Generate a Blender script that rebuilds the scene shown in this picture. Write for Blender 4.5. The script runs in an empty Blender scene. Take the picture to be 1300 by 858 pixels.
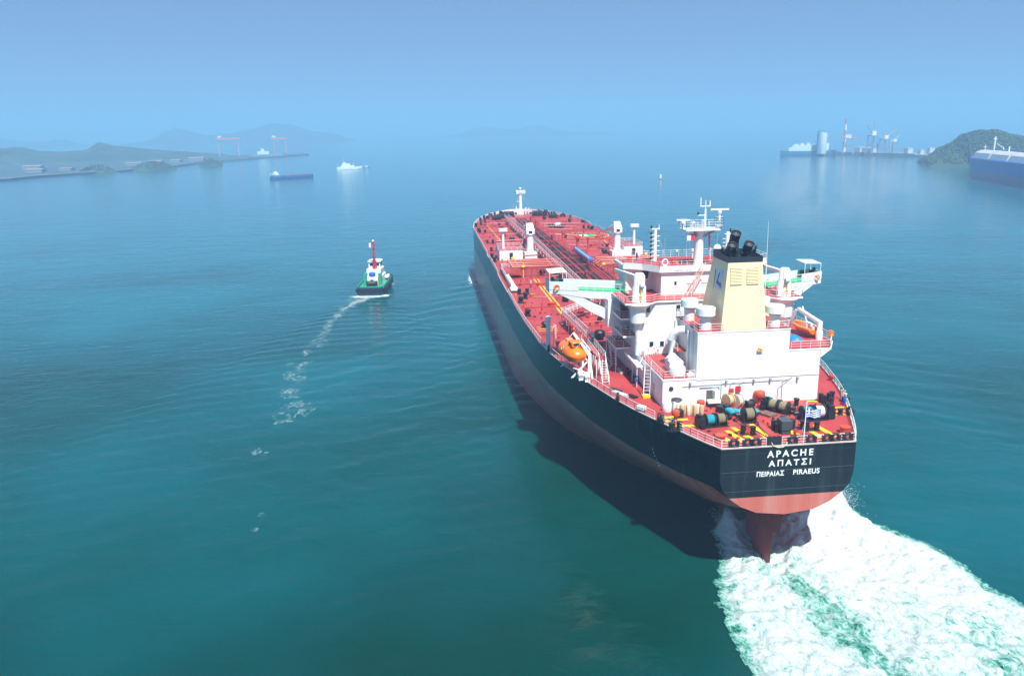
import bpy, bmesh, math, random
import numpy as np
from mathutils import Vector, Matrix
S = bpy.context.scene
COL = S.collection
rnd = random.Random(7)
R = math.radians

# ------------------------------------------------------------------ camera
yaw, pitch, roll = -0.10535, 0.25019, -0.01798
F = Vector((math.cos(pitch)*math.cos(yaw), math.cos(pitch)*math.sin(yaw), -math.sin(pitch)))
r0 = F.cross(Vector((0, 0, 1))).normalized(); u0 = r0.cross(F)
r1 = r0*math.cos(roll)+u0*math.sin(roll); u1 = -r0*math.sin(roll)+u0*math.cos(roll)
cam = bpy.data.cameras.new('camera'); camo = bpy.data.objects.new('camera', cam); COL.objects.link(camo)
CAM = Vector((-90.03, 43.462, 56.443))
M = Matrix.Identity(4)
for i in range(3):
    M[i][0] = r1[i]; M[i][1] = u1[i]; M[i][2] = -F[i]; M[i][3] = CAM[i]
camo.matrix_world = M
cam.sensor_width = 36; cam.lens = 1042.2/1300*36; cam.clip_start = 1; cam.clip_end = 60000
S.camera = camo
# ------------------------------------------------------------------ light
EL = R(60); SAZ = math.atan2(-1.9, -10.4)          # direction (x,y) towards the sun
sun_dir = Vector((math.cos(EL)*math.cos(SAZ), math.cos(EL)*math.sin(SAZ), math.sin(EL)))
w = bpy.data.worlds.new('World'); S.world = w; w.use_nodes = True
nt = w.node_tree; nt.nodes.clear()
sky = nt.nodes.new('ShaderNodeTexSky'); sky.sky_type = 'NISHITA'; sky.sun_disc = False
sky.sun_elevation = EL; sky.sun_rotation = math.atan2(sun_dir.x, sun_dir.y)
sky.air_density = 1.0; sky.dust_density = 0.3; sky.ozone_density = 4.0
stc = nt.nodes.new('ShaderNodeTexCoord'); smp = nt.nodes.new('ShaderNodeMapping'); smp.inputs['Scale'].default_value = (1, 1, .8); smp.inputs['Location'].default_value = (0, 0, .2)
nt.links.new(stc.outputs['Generated'], smp.inputs['Vector']); nt.links.new(smp.outputs[0], sky.inputs['Vector'])
bg = nt.nodes.new('ShaderNodeBackground'); bg.inputs['Strength'].default_value = 0.08
wo = nt.nodes.new('ShaderNodeOutputWorld')
nt.links.new(sky.outputs[0], bg.inputs[0]); nt.links.new(bg.outputs[0], wo.inputs[0])
sl = bpy.data.lights.new('sun', 'SUN'); sl.energy = 4.6; sl.angle = R(0.6); sl.color = (1, .97, .91)
so = bpy.data.objects.new('sun', sl); COL.objects.link(so)
so.rotation_euler = (-sun_dir).to_track_quat('-Z', 'Y').to_euler()
S.view_settings.view_transform = 'Standard'; S.view_settings.look = 'None'
S.view_settings.exposure = 0.84; S.view_settings.gamma = 1.0; S.view_settings.use_curve_mapping = False
S.render.engine = 'CYCLES'
cy = S.cycles
cy.use_denoising = True; cy.max_bounces = 6; cy.diffuse_bounces = 3; cy.glossy_bounces = 3
cy.transparent_max_bounces = 8; cy.volume_bounces = 2; cy.transmission_bounces = 2
cy.caustics_reflective = False; cy.caustics_refractive = False

# ------------------------------------------------------------------ materials
MATS = {}
def mat(name, col, rough=0.5, metal=0.0, var=0.12, vscale=0.6, spec=0.5, streak=0.0, streak_col=(.25, .1, .05), bump=0.0, bscale=4.0):
    if name in MATS: return MATS[name]
    m = bpy.data.materials.new(name); m.use_nodes = True; N = m.node_tree.nodes; L = m.node_tree.links
    b = N['Principled BSDF']; b.inputs['Roughness'].default_value = rough; b.inputs['Metallic'].default_value = metal
    b.inputs['Specular IOR Level'].default_value = spec
    tc = N.new('ShaderNodeTexCoord')
    nz = N.new('ShaderNodeTexNoise'); nz.inputs['Scale'].default_value = vscale; nz.inputs['Detail'].default_value = 5
    L.new(tc.outputs['Object'], nz.inputs['Vector'])
    mr = N.new('ShaderNodeMapRange'); mr.inputs['From Min'].default_value = .3; mr.inputs['From Max'].default_value = .7
    mr.inputs['To Min'].default_value = 1-var; mr.inputs['To Max'].default_value = 1+var*.6
    L.new(nz.outputs['Fac'], mr.inputs['Value'])
    mx = N.new('ShaderNodeMix'); mx.data_type = 'RGBA'; mx.blend_type = 'MULTIPLY'; mx.inputs['Factor'].default_value = 1
    mx.inputs['A'].default_value = (*col, 1); L.new(mr.outputs[0], mx.inputs['B'])
    out = mx.outputs['Result']
    if streak > 0:
        mp = N.new('ShaderNodeMapping'); mp.inputs['Scale'].default_value = (1.1, 1.1, .09)
        L.new(tc.outputs['Object'], mp.inputs['Vector'])
        n2 = N.new('ShaderNodeTexNoise'); n2.inputs['Scale'].default_value = 1.3; n2.inputs['Detail'].default_value = 6
        L.new(mp.outputs[0], n2.inputs['Vector'])
        m2 = N.new('ShaderNodeMapRange'); m2.inputs['From Min'].default_value = .55; m2.inputs['From Max'].default_value = .8
        m2.inputs['To Max'].default_value = streak
        L.new(n2.outputs['Fac'], m2.inputs['Value'])
        mz = N.new('ShaderNodeMix'); mz.data_type = 'RGBA'; L.new(m2.outputs[0], mz.inputs['Factor'])
        L.new(out, mz.inputs['A']); mz.inputs['B'].default_value = (*streak_col, 1); out = mz.outputs['Result']
    L.new(out, b.inputs['Base Color'])
    if bump > 0:
        n3 = N.new('ShaderNodeTexNoise'); n3.inputs['Scale'].default_value = bscale; L.new(tc.outputs['Object'], n3.inputs['Vector'])
        bp = N.new('ShaderNodeBump'); bp.inputs['Strength'].default_value = bump; bp.inputs['Distance'].default_value = .1
        L.new(n3.outputs['Fac'], bp.inputs['Height']); L.new(bp.outputs[0], b.inputs['Normal'])
    MATS[name] = m; return m

white = mat('white_paint', (.80, .81, .80), .45, var=.05, streak=.28, streak_col=(.50, .38, .28))
railw = mat('rail_white', (.78, .78, .76), .5, var=.04)
red = mat('deck_red', (.50, .082, .040), .38, var=.22, vscale=.18)
dred = mat('pipe_red', (.40, .045, .035), .42, var=.25, vscale=.5)
vred = mat('vent_red', (.55, .07, .03), .45)
black = mat('black_gear', (.012, .014, .018), .5, var=.3)
dark = mat('dark_gear', (.035, .04, .045), .55, var=.3)
yellow = mat('yellow_paint', (.85, .55, .01), .5, var=.1)
funnel_y = mat('funnel_yellow', (.84, .72, .44), .4, var=.04, streak=.06, streak_col=(.5, .35, .15))
louv_y = mat('louvre_ochre', (.55, .33, .07), .5)
soot = mat('funnel_black', (.018, .026, .04), .5, var=.2)
orange = mat('lifeboat_orange', (.95, .19, .0), .35, var=.08, vscale=1.5)
green = mat('deck_green', (.02, .42, .17), .5, var=.1)
glass = mat('dark_glass', (.015, .03, .035), .12, var=.1)
teal = mat('teal_bag', (.02, .33, .42), .6, var=.15, vscale=2)
khaki = mat('khaki_rope', (.25, .22, .13), .85, var=.2, vscale=3)
cream = mat('cream_rope', (.65, .60, .50), .85, var=.2, vscale=3)
tan = mat('tan_wood', (.58, .42, .24), .7, var=.2, vscale=2)
bluep = mat('blue_paint', (.02, .09, .45), .45)
blight = mat('light_blue_steel', (.35, .5, .75), .35)
grey = mat('grey_paint', (.45, .47, .48), .5)
steel = mat('dark_pipe', (.09, .04, .045), .5, var=.35, vscale=.6)
lifering = mat('lifering_orange', (.85, .22, .05), .5)

# ------------------------------------------------------------------ mesh helpers
class MB:
    def __init__(s): s.v = []; s.f = []; s.m = []; s.mi = 0
    def add(s, vs, fs, mi=None):
        o = len(s.v); s.v += [tuple(p) for p in vs]
        for f in fs: s.f.append(tuple(o+i for i in f)); s.m.append(s.mi if mi is None else mi)
        return s
    def box(s, x0, x1, y0, y1, z0, z1, rz=0, mi=None):
        cx, cy = (x0+x1)/2, (y0+y1)/2; c, sn = math.cos(rz), math.sin(rz); vs = []
        for z in (z0, z1):
            for x, y in ((x0, y0), (x1, y0), (x1, y1), (x0, y1)):
                dx, dy = x-cx, y-cy; vs.append((cx+dx*c-dy*sn, cy+dx*sn+dy*c, z))
        return s.add(vs, [(3, 2, 1, 0), (4, 5, 6, 7), (0, 1, 5, 4), (1, 2, 6, 5), (2, 3, 7, 6), (3, 0, 4, 7)], mi)
    def cyl(s, p0, p1, ra, rb=None, n=12, mi=None, cap=True):
        rb = ra if rb is None else rb
        p0 = Vector(p0); p1 = Vector(p1); d = (p1-p0).normalized()
        a = d.orthogonal().normalized(); b = d.cross(a)
        vs = [p0+(a*math.cos(t)+b*math.sin(t))*ra for t in [2*math.pi*i/n for i in range(n)]]
        vs += [p1+(a*math.cos(t)+b*math.sin(t))*rb for t in [2*math.pi*i/n for i in range(n)]]
        fs = [(i, (i+1) % n, n+(i+1) % n, n+i) for i in range(n)]
        if cap: fs += [tuple(range(n-1, -1, -1)), tuple(range(n, 2*n))]
        return s.add(vs, fs, mi)
    def tube(s, pts, r, n=8, mi=None):
        for a, b in zip(pts[:-1], pts[1:]):
            if (Vector(b)-Vector(a)).length > 1e-5: s.cyl(a, b, r, n=n, mi=mi)
        return s
    def sweep(s, pts, r, n=8, mi=None):
        pts = [Vector(p) for p in pts]; rings = []
        up = Vector((0, 0, 1))
        rr = r if isinstance(r, (list, tuple)) else [r]*len(pts)
        for i, p in enumerate(pts):
            d = (pts[min(i+1, len(pts)-1)]-pts[max(i-1, 0)]).normalized()
            a = d.cross(up); a = a.normalized() if a.length > .05 else d.orthogonal().normalized()
            b = a.cross(d)
            rings.append([p+(a*math.cos(t)+b*math.sin(t))*rr[i] for t in [2*math.pi*k/n for k in range(n)]])
        vs = [q for ring in rings for q in ring]; fs = []
        for i in range(len(pts)-1):
            for k in range(n): fs.append((i*n+k, i*n+(k+1) % n, (i+1)*n+(k+1) % n, (i+1)*n+k))
        fs += [tuple(range(n-1, -1, -1)), tuple(range((len(pts)-1)*n, len(pts)*n))]
        return s.add(vs, fs, mi)
    def lathe(s, prof, c, n=20, mi=None, axis='z'):
        vs = []; fs = []
        for r, z in prof:
            for k in range(n):
                t = 2*math.pi*k/n; a, b = r*math.cos(t), r*math.sin(t)
                if axis == 'z': vs.append((c[0]+a, c[1]+b, c[2]+z))
                elif axis == 'y': vs.append((c[0]+a, c[1]+z, c[2]+b))
                else: vs.append((c[0]+z, c[1]+a, c[2]+b))
        for i in range(len(prof)-1):
            for k in range(n): fs.append((i*n+k, i*n+(k+1) % n, (i+1)*n+(k+1) % n, (i+1)*n+k))
        fs += [tuple(range(n)), tuple(range((len(prof)-1)*n, len(prof)*n))]
        return s.add(vs, fs, mi)
    def prism(s, poly, z0, z1, mi=None):
        n = len(poly); vs = [(x, y, z0) for x, y in poly]+[(x, y, z1) for x, y in poly]
        return s.add(vs, [tuple(range(n-1, -1, -1)), tuple(range(n, 2*n))]+[(i, (i+1) % n, n+(i+1) % n, n+i) for i in range(n)], mi)
    def extr(s, pts, d, mi=None):
        n = len(pts); d = Vector(d); vs = [Vector(p) for p in pts]+[Vector(p)+d for p in pts]
        return s.add(vs, [tuple(range(n-1, -1, -1)), tuple(range(n, 2*n))]+[(i, (i+1) % n, n+(i+1) % n, n+i) for i in range(n)], mi)
    def torus(s, c, Rr, r, nrm=(0, 0, 1), n=20, k=8, mi=None):
        nrm = Vector(nrm).normalized(); a = nrm.orthogonal().normalized(); b = nrm.cross(a); vs = []
        for i in range(n):
            t = 2*math.pi*i/n; d = a*math.cos(t)+b*math.sin(t)
            for j in range(k):
                q = 2*math.pi*j/k; vs.append(Vector(c)+d*(Rr+r*math.cos(q))+nrm*r*math.sin(q))
        return s.add(vs, [(i*k+j, ((i+1) % n)*k+j, ((i+1) % n)*k+(j+1) % k, i*k+(j+1) % k) for i in range(n) for j in range(k)], mi)
    def sph(s, c, r, sc=(1, 1, 1), n=14, k=9, mi=None):
        prof = [(max(1e-3, math.sin(math.pi*i/k)), -math.cos(math.pi*i/k)) for i in range(k+1)]
        vs = [(c[0]+r*sc[0]*a*math.cos(t), c[1]+r*sc[1]*a*math.sin(t), c[2]+r*sc[2]*z) for a, z in prof for t in [2*math.pi*j/n for j in range(n)]]
        fs = [(i*n+j, i*n+(j+1) % n, (i+1)*n+(j+1) % n, (i+1)*n+j) for i in range(k) for j in range(n)]
        return s.add(vs, fs, mi)
    def cut(s):
        """end of one piece: builds() makes each piece an object of its own"""
        s.cuts = getattr(s, 'cuts', [(0, 0)])+[(len(s.v), len(s.f))]; return s
    def builds(s, name, mats, parent=None, **k):
        out = []; c = getattr(s, 'cuts', [(0, 0)])
        if c[-1][1] < len(s.f): s.cut(); c = s.cuts
        for (v0, f0), (v1, f1) in zip(c[:-1], c[1:]):
            if f1 == f0: continue
            q = MB(); q.v = s.v[v0:v1]; q.f = [tuple(i-v0 for i in f) for f in s.f[f0:f1]]; q.m = s.m[f0:f1]; out.append(q.build(name, mats, parent, **k))
        return out
    def build(s, name, mats, parent=None, smooth=True, bevel=0, ang=35):
        me = bpy.data.meshes.new(name); me.from_pydata(s.v, [], s.f)
        if not isinstance(mats, (list, tuple)): mats = [mats]
        for m in mats: me.materials.append(m)
        for p, i in zip(me.polygons, s.m): p.material_index = i
        bm = bmesh.new(); bm.from_mesh(me); bmesh.ops.recalc_face_normals(bm, faces=bm.faces); bm.to_mesh(me); bm.free()
        if smooth:
            me.shade_smooth(); me.set_sharp_from_angle(angle=R(ang))
        me.update()
        o = bpy.data.objects.new(name, me); COL.objects.link(o)
        if parent is not None: o.parent = parent
        if bevel:
            b = o.modifiers.new('b', 'BEVEL'); b.width = bevel; b.segments = 2; b.limit_method = 'ANGLE'
        return o

def tag(o, label=None, cat=None, group=None, kind=None):
    if label: o['label'] = label
    if cat: o['category'] = cat
    if group: o['group'] = group
    if kind: o['kind'] = kind
    return o
def empty(name, loc=(0, 0, 0), rz=0, **k):
    o = bpy.data.objects.new(name, None); COL.objects.link(o); o.location = loc; o.rotation_euler = (0, 0, rz); o.empty_display_size = .5
    return tag(o, **k)
def kids(o): return [c for c in COL.objects if c.parent == o]
def copy_tree(o, parent=None):
    c = o.copy(); COL.objects.link(c); c.parent = parent
    for ch in kids(o): copy_tree(ch, c)
    return c

def rail(mb, pts, h=1.1, nr=3, sp=1.6, r=.035, lean=0):
    """guard rail along a 3-D path"""
    pts = [Vector(p) for p in pts]
    for a, b in zip(pts[:-1], pts[1:]):
        L = (b-a).length
        if L < .05: continue
        n = max(1, round(L/sp))
        for i in range(n+1):
            p = a.lerp(b, i/n); mb.cyl(p, p+Vector((0, 0, h)), r, n=4)
        for k in range(1, nr+1):
            z = Vector((0, 0, h*k/nr)); mb.cyl(a+z, b+z, r*(1.1 if k == nr else .75), n=4)
    return mb
def stair(mb, a, b, w=.8, n=10, r=.04):
    """inclined ladder between a (low) and b (high) with treads and handrails"""
    a = Vector(a); b = Vector(b); d = b-a; h = Vector((d.x, d.y, 0)); s = Vector((-h.y, h.x, 0)).normalized()*w/2
    if h.length < .01: s = Vector((0, w/2, 0))
    for q in (s, -s):
        mb.cyl(a+q, b+q, .07, n=4)
        up = Vector((0, 0, 1.0)); mb.cyl(a+q+up, b+q+up, r, n=4)
        for i in range(0, n+1, 3):
            p = a.lerp(b, i/n)+q; mb.cyl(p, p+up, r, n=4)
    for i in range(1, n):
        p = a.lerp(b, i/n); mb.extr([p+s+h.normalized()*.1 if h.length else p+s, p-s+h.normalized()*.1 if h.length else p-s, p-s, p+s], (0, 0, .04))
    return mb
def text_mesh(txt, name, m, parent, y0, y1, z0, z1, x, thick=.02, sp=1.1):
    """letters standing in the plane x=const, read from aft (right hand = -y)"""
    cu = bpy.data.curves.new(name, 'FONT'); cu.body = txt; cu.extrude = thick; cu.offset = 0.022; cu.space_character = sp
    t = bpy.data.objects.new('tmp', cu); COL.objects.link(t)
    dg = bpy.context.evaluated_depsgraph_get(); dg.update()
    me = bpy.data.meshes.new_from_object(t.evaluated_get(dg))
    bpy.data.objects.remove(t)
    co = np.array([v.co[:] for v in me.vertices]); lo, hi = co.min(0), co.max(0)
    for v in me.vertices:
        a = (v.co.x-lo[0])/(hi[0]-lo[0]); b = (v.co.y-lo[1])/(hi[1]-lo[1]); c = v.co.z
        v.co = (x-c, y0+(y1-y0)*a, z0+(z1-z0)*b)
    me.name = name; me.materials.clear(); me.materials.append(m)
    o = bpy.data.objects.new(name, me); COL.objects.link(o); o.parent = parent
    return o

# ---- noise on arrays (for meshes)
def _hash(ix, iy, seed):
    n = (ix*374761393 + iy*668265263 + seed*1442695041) & 0x7fffffff
    n = ((n ^ (n >> 13))*1274126177) & 0x7fffffff
    return ((n ^ (n >> 16)) & 0xffff)/65535.0
def vnoise(x, y, seed=0):
    x = np.asarray(x, float); y = np.asarray(y, float)
    ix = np.floor(x).astype(np.int64); iy = np.floor(y).astype(np.int64); fx = x-ix; fy = y-iy
    fx = fx*fx*(3-2*fx); fy = fy*fy*(3-2*fy)
    a = _hash(ix, iy, seed); b = _hash(ix+1, iy, seed); c = _hash(ix, iy+1, seed); d = _hash(ix+1, iy+1, seed)
    return (a*(1-fx)+b*fx)*(1-fy)+(c*(1-fx)+d*fx)*fy
def fbm(x, y, oct=5, seed=0):
    s = 0; a = .5; t = 0
    for i in range(oct):
        s = s+a*vnoise(x*2**i, y*2**i, seed+i*17); t += a; a *= .5
    return s/t
def sstep(a, b, x):
    t = np.clip((x-a)/(b-a), 0, 1); return t*t*(3-2*t)
# ================================================================== WATER, FOAM, HAZE
def water_material():
    m = bpy.data.materials.new('sea_water'); m.use_nodes = True; N = m.node_tree.nodes; L = m.node_tree.links
    b = N['Principled BSDF']; b.inputs['IOR'].default_value = 1.33
    b.inputs['Roughness'].default_value = .07; b.inputs['Specular IOR Level'].default_value = .5; b.inputs['Specular Tint'].default_value = (.25, .82, 1, 1)
    b.inputs['Subsurface Weight'].default_value = 1.0; b.inputs['Subsurface Radius'].default_value = (.6, 1.0, 1.1); b.inputs['Subsurface Scale'].default_value = 4.0
    tc = N.new('ShaderNodeTexCoord')
    # slow colour variation of the water body; far haze and sky reflection painted in
    n0 = N.new('ShaderNodeTexNoise'); n0.inputs['Scale'].default_value = .011; n0.inputs['Detail'].default_value = 3
    L.new(tc.outputs['Object'], n0.inputs['Vector'])
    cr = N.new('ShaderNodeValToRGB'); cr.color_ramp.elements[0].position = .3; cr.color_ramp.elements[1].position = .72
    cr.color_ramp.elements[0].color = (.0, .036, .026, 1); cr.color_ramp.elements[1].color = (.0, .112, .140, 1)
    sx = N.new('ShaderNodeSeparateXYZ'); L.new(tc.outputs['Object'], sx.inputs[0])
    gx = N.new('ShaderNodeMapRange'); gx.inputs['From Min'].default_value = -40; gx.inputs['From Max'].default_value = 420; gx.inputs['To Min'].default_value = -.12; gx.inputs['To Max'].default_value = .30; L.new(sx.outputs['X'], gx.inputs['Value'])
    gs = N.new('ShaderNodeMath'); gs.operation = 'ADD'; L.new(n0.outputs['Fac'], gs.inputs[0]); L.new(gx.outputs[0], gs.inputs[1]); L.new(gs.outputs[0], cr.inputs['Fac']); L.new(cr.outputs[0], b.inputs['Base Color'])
    # waves: directional swell + chop + ripples
    hs = []
    for sc, det, amp, st, rot, dist in ((.045, 2, .30, (1, 2.0, 1), 25, .3), (.16, 3, .19, (1, 1.9, 1), -18, .6), (.55, 4, .055, (1, 1.5, 1), 10, .5), (1.9, 3, .012, (1, 1.3, 1), 30, .2)):
        mp = N.new('ShaderNodeMapping'); mp.inputs['Rotation'].default_value = (0, 0, R(rot)); mp.inputs['Scale'].default_value = (st[1], st[0], 1)
        L.new(tc.outputs['Object'], mp.inputs['Vector'])
        n = N.new('ShaderNodeTexNoise'); n.inputs['Scale'].default_value = sc; n.inputs['Detail'].default_value = det; n.inputs['Distortion'].default_value = dist
        L.new(mp.outputs[0], n.inputs['Vector'])
        k = N.new('ShaderNodeMath'); k.operation = 'MULTIPLY'; k.inputs[1].default_value = amp; L.new(n.outputs['Fac'], k.inputs[0]); hs.append(k.outputs[0])
    acc = hs[0]
    for h in hs[1:]:
        a = N.new('ShaderNodeMath'); a.operation = 'ADD'; L.new(acc, a.inputs[0]); L.new(h, a.inputs[1]); acc = a.outputs[0]
    bp = N.new('ShaderNodeBump'); bp.inputs['Strength'].default_value = .9; bp.inputs['Distance'].default_value = 1.0
    L.new(acc, bp.inputs['Height']); L.new(bp.outputs[0], b.inputs['Normal'])
    return m
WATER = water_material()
# ship and tug wave systems (Kelvin patterns) plus a light chop, as real height
def kelvin(X, Y, x0, y0, U, amp, b, ycut):
    k0 = 9.81/U**2; D = x0-X; out = np.zeros_like(X)
    th = np.linspace(-1.32, 1.32, 110); dt = th[1]-th[0]
    for t in th:
        k = k0/np.cos(t)**2
        if k > 2.6: continue
        out += np.cos(k*(D*np.cos(t)+(Y-y0)*np.sin(t)))*np.exp(-(k*b)**2)*(1+1.2*abs(math.sin(t)))*dt
    m = sstep(2, 14, D)*np.exp(-np.maximum(D, 0)/260)*sstep(.46*1.15, .30, np.abs(Y-y0)/np.maximum(D, 1))
    return amp*out*m
GX = np.arange(-60, 380, .7); GY = np.arange(-170, 170, .7)
def sea_raw(X, Y):
    Z = kelvin(X, Y, 203, 62.6, 3.1, .15, .42, 9)+kelvin(X, Y, 272, 8, 4.4, .17, .5, 30)+kelvin(X, Y, 150, 23, 3.2, .11, .45, 30)+kelvin(X, Y, 95, 22, 3.0, .10, .45, 30)+kelvin(X, Y, 150, -24, 3.8, .14, .5, 30)+kelvin(X, Y, 250, -15, 4.6, .15, .5, 30)+kelvin(X, Y, 30, 10, 3.2, .07, .45, 30)
    Z += .10*(fbm(X*.055+3, Y*.035, 3, 51)-.5)+.10*(fbm(X*.22, Y*.13, 3, 61)-.5)
    Z *= sstep(-60, -20, X)*sstep(380, 300, X)*sstep(168, 125, np.abs(Y))
    return Z
_gx, _gy = np.meshgrid(GX, GY, indexing='ij'); SEAZ = sea_raw(_gx, _gy)
def sea(X, Y):
    """bilinear look-up of the sea height"""
    u = np.clip((X-GX[0])/.7, 0, len(GX)-1.001); v = np.clip((Y-GY[0])/.7, 0, len(GY)-1.001); i = u.astype(int); j = v.astype(int); a, b = u-i, v-j
    z = SEAZ[i, j]*(1-a)*(1-b)+SEAZ[i+1, j]*a*(1-b)+SEAZ[i, j+1]*(1-a)*b+SEAZ[i+1, j+1]*a*b
    return np.where((X < GX[0]) | (X > GX[-1]) | (Y < GY[0]) | (Y > GY[-1]), 0, z)
def sea_sheet():
    co = np.stack([_gx, _gy, SEAZ], -1).reshape(-1, 3); nx, ny = _gx.shape; idx = np.arange(nx*ny).reshape(nx, ny)
    q = np.stack([idx[:-1, :-1], idx[1:, :-1], idx[1:, 1:], idx[:-1, 1:]], -1).reshape(-1, 4).tolist(); vs = co.tolist()
    ex = [-14000, -3000, -600, GX[0], GX[-1], 800, 2000, 5000, 14000]; ey = [-14000, -4000, -900, GY[0], GY[-1], 900, 4000, 14000]
    o = len(vs); vs += [(x, y, 0) for x in ex for y in ey]; n = len(ey)
    for i in range(len(ex)-1):
        for j in range(n-1):
            if ex[i] == GX[0] and ey[j] == GY[0]: continue
            q.append([o+i*n+j, o+(i+1)*n+j, o+(i+1)*n+j+1, o+i*n+j+1])
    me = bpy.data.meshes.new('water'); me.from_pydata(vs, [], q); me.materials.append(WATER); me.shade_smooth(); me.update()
    ob = bpy.data.objects.new('water', me); COL.objects.link(ob); tag(ob, kind='structure', label='calm teal sea with small ripples', cat='sea')
sea_sheet()

def foam_material(name, under, alpha_lo, alpha_hi, scale=1.0, whiteness=1.0, amax=1.0):
    """white foam lace over aerated green water; the mesh attribute 'foam' says how dense it is"""
    m = bpy.data.materials.new(name); m.use_nodes = True; N = m.node_tree.nodes; L = m.node_tree.links
    b = N['Principled BSDF']; b.inputs['Roughness'].default_value = .5; out = N['Material Output']
    at = N.new('ShaderNodeAttribute'); at.attribute_name = 'foam'
    tc = N.new('ShaderNodeTexCoord')
    nd = N.new('ShaderNodeTexNoise'); nd.inputs['Scale'].default_value = .35*scale; nd.inputs['Detail'].default_value = 4; L.new(tc.outputs['Object'], nd.inputs['Vector'])
    va = N.new('ShaderNodeVectorMath'); va.operation = 'SUBTRACT'; va.inputs[1].default_value = (.5, .5, .5); L.new(nd.outputs['Color'], va.inputs[0])
    vs = N.new('ShaderNodeVectorMath'); vs.operation = 'SCALE'; vs.inputs['Scale'].default_value = 3.6/scale; L.new(va.outputs[0], vs.inputs[0])
    vv = N.new('ShaderNodeVectorMath'); vv.operation = 'ADD'; L.new(tc.outputs['Object'], vv.inputs[0]); L.new(vs.outputs[0], vv.inputs[1])
    mp = N.new('ShaderNodeMapping'); mp.inputs['Scale'].default_value = (.6, 1.3, 1); mp.inputs['Rotation'].default_value = (0, 0, R(8)); L.new(vv.outputs[0], mp.inputs['Vector'])
    tot = None
    for sc, wgt in ((.42, .32), (1.05, .28), (2.6, .2), (5.5, .12)):
        vo = N.new('ShaderNodeTexVoronoi'); vo.feature = 'DISTANCE_TO_EDGE'; vo.inputs['Scale'].default_value = sc*scale; L.new(mp.outputs[0], vo.inputs['Vector'])
        mr = N.new('ShaderNodeMapRange'); mr.inputs['From Max'].default_value = .34; mr.inputs['To Min'].default_value = wgt; mr.inputs['To Max'].default_value = 0
        L.new(vo.outputs['Distance'], mr.inputs['Value'])
        if tot is None: tot = mr.outputs[0]
        else:
            a = N.new('ShaderNodeMath'); a.operation = 'ADD'; L.new(tot, a.inputs[0]); L.new(mr.outputs[0], a.inputs[1]); tot = a.outputs[0]
    n2 = N.new('ShaderNodeTexNoise'); n2.inputs['Scale'].default_value = .8*scale; n2.inputs['Detail'].default_value = 7; n2.inputs['Roughness'].default_value = .65; L.new(mp.outputs[0], n2.inputs['Vector'])
    m2 = N.new('ShaderNodeMapRange'); m2.inputs['From Min'].default_value = .3; m2.inputs['From Max'].default_value = .7; m2.inputs['To Min'].default_value = -.28; m2.inputs['To Max'].default_value = .28; L.new(n2.outputs['Fac'], m2.inputs['Value'])
    a = N.new('ShaderNodeMath'); a.operation = 'ADD'; L.new(tot, a.inputs[0]); L.new(m2.outputs[0], a.inputs[1])
    a2 = N.new('ShaderNodeMath'); a2.operation = 'ADD'; L.new(a.outputs[0], a2.inputs[0]); L.new(at.outputs['Fac'], a2.inputs[1])
    fo = N.new('ShaderNodeMapRange'); fo.inputs['From Min'].default_value = .56; fo.inputs['From Max'].default_value = 1.25; fo.interpolation_type = 'SMOOTHSTEP'; L.new(a2.outputs[0], fo.inputs['Value'])
    mx = N.new('ShaderNodeMix'); mx.data_type = 'RGBA'; L.new(fo.outputs[0], mx.inputs['Factor'])
    ae = N.new('ShaderNodeMapRange'); ae.inputs['From Min'].default_value = .22; ae.inputs['From Max'].default_value = .95; ae.interpolation_type = 'SMOOTHSTEP'; L.new(a2.outputs[0], ae.inputs['Value'])
    ma = N.new('ShaderNodeMix'); ma.data_type = 'RGBA'; ma.inputs['A'].default_value = (*under, 1); ma.inputs['B'].default_value = (under[0]+.13, under[1]+.27, under[2]+.24, 1); L.new(ae.outputs[0], ma.inputs['Factor']); L.new(ma.outputs['Result'], mx.inputs['A']); mx.inputs['B'].default_value = (.66*whiteness, .72*whiteness, .72*whiteness, 1)
    wm = N.new('ShaderNodeMapRange'); wm.inputs['From Min'].default_value = .5; wm.inputs['From Max'].default_value = .95; L.new(at.outputs['Fac'], wm.inputs['Value'])
    wb = N.new('ShaderNodeMix'); wb.data_type = 'RGBA'; wb.inputs['A'].default_value = (.50*whiteness, .54*whiteness, .54*whiteness, 1); wb.inputs['B'].default_value = (.52*whiteness, .56*whiteness, .57*whiteness, 1); L.new(wm.outputs[0], wb.inputs['Factor']); L.new(wb.outputs['Result'], mx.inputs['B'])
    L.new(mx.outputs['Result'], b.inputs['Base Color'])
    rr = N.new('ShaderNodeMapRange'); rr.inputs['To Min'].default_value = .12; rr.inputs['To Max'].default_value = .8; L.new(fo.outputs[0], rr.inputs['Value']); L.new(rr.outputs[0], b.inputs['Roughness'])
    bp = N.new('ShaderNodeBump'); bp.inputs['Strength'].default_value = .55; bp.inputs['Distance'].default_value = .5; L.new(a2.outputs[0], bp.inputs['Height']); L.new(bp.outputs[0], b.inputs['Normal'])
    al = N.new('ShaderNodeMapRange'); al.inputs['From Min'].default_value = alpha_lo; al.inputs['From Max'].default_value = alpha_hi; al.inputs['To Max'].default_value = amax; al.interpolation_type = 'SMOOTHSTEP'; L.new(a2.outputs[0], al.inputs['Value'])
    tr = N.new('ShaderNodeBsdfTransparent'); ms = N.new('ShaderNodeMixShader')
    L.new(al.outputs[0], ms.inputs['Fac']); L.new(tr.outputs[0], ms.inputs[1]); L.new(b.outputs[0], ms.inputs[2]); L.new(ms.outputs[0], out.inputs['Surface'])
    return m
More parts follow.
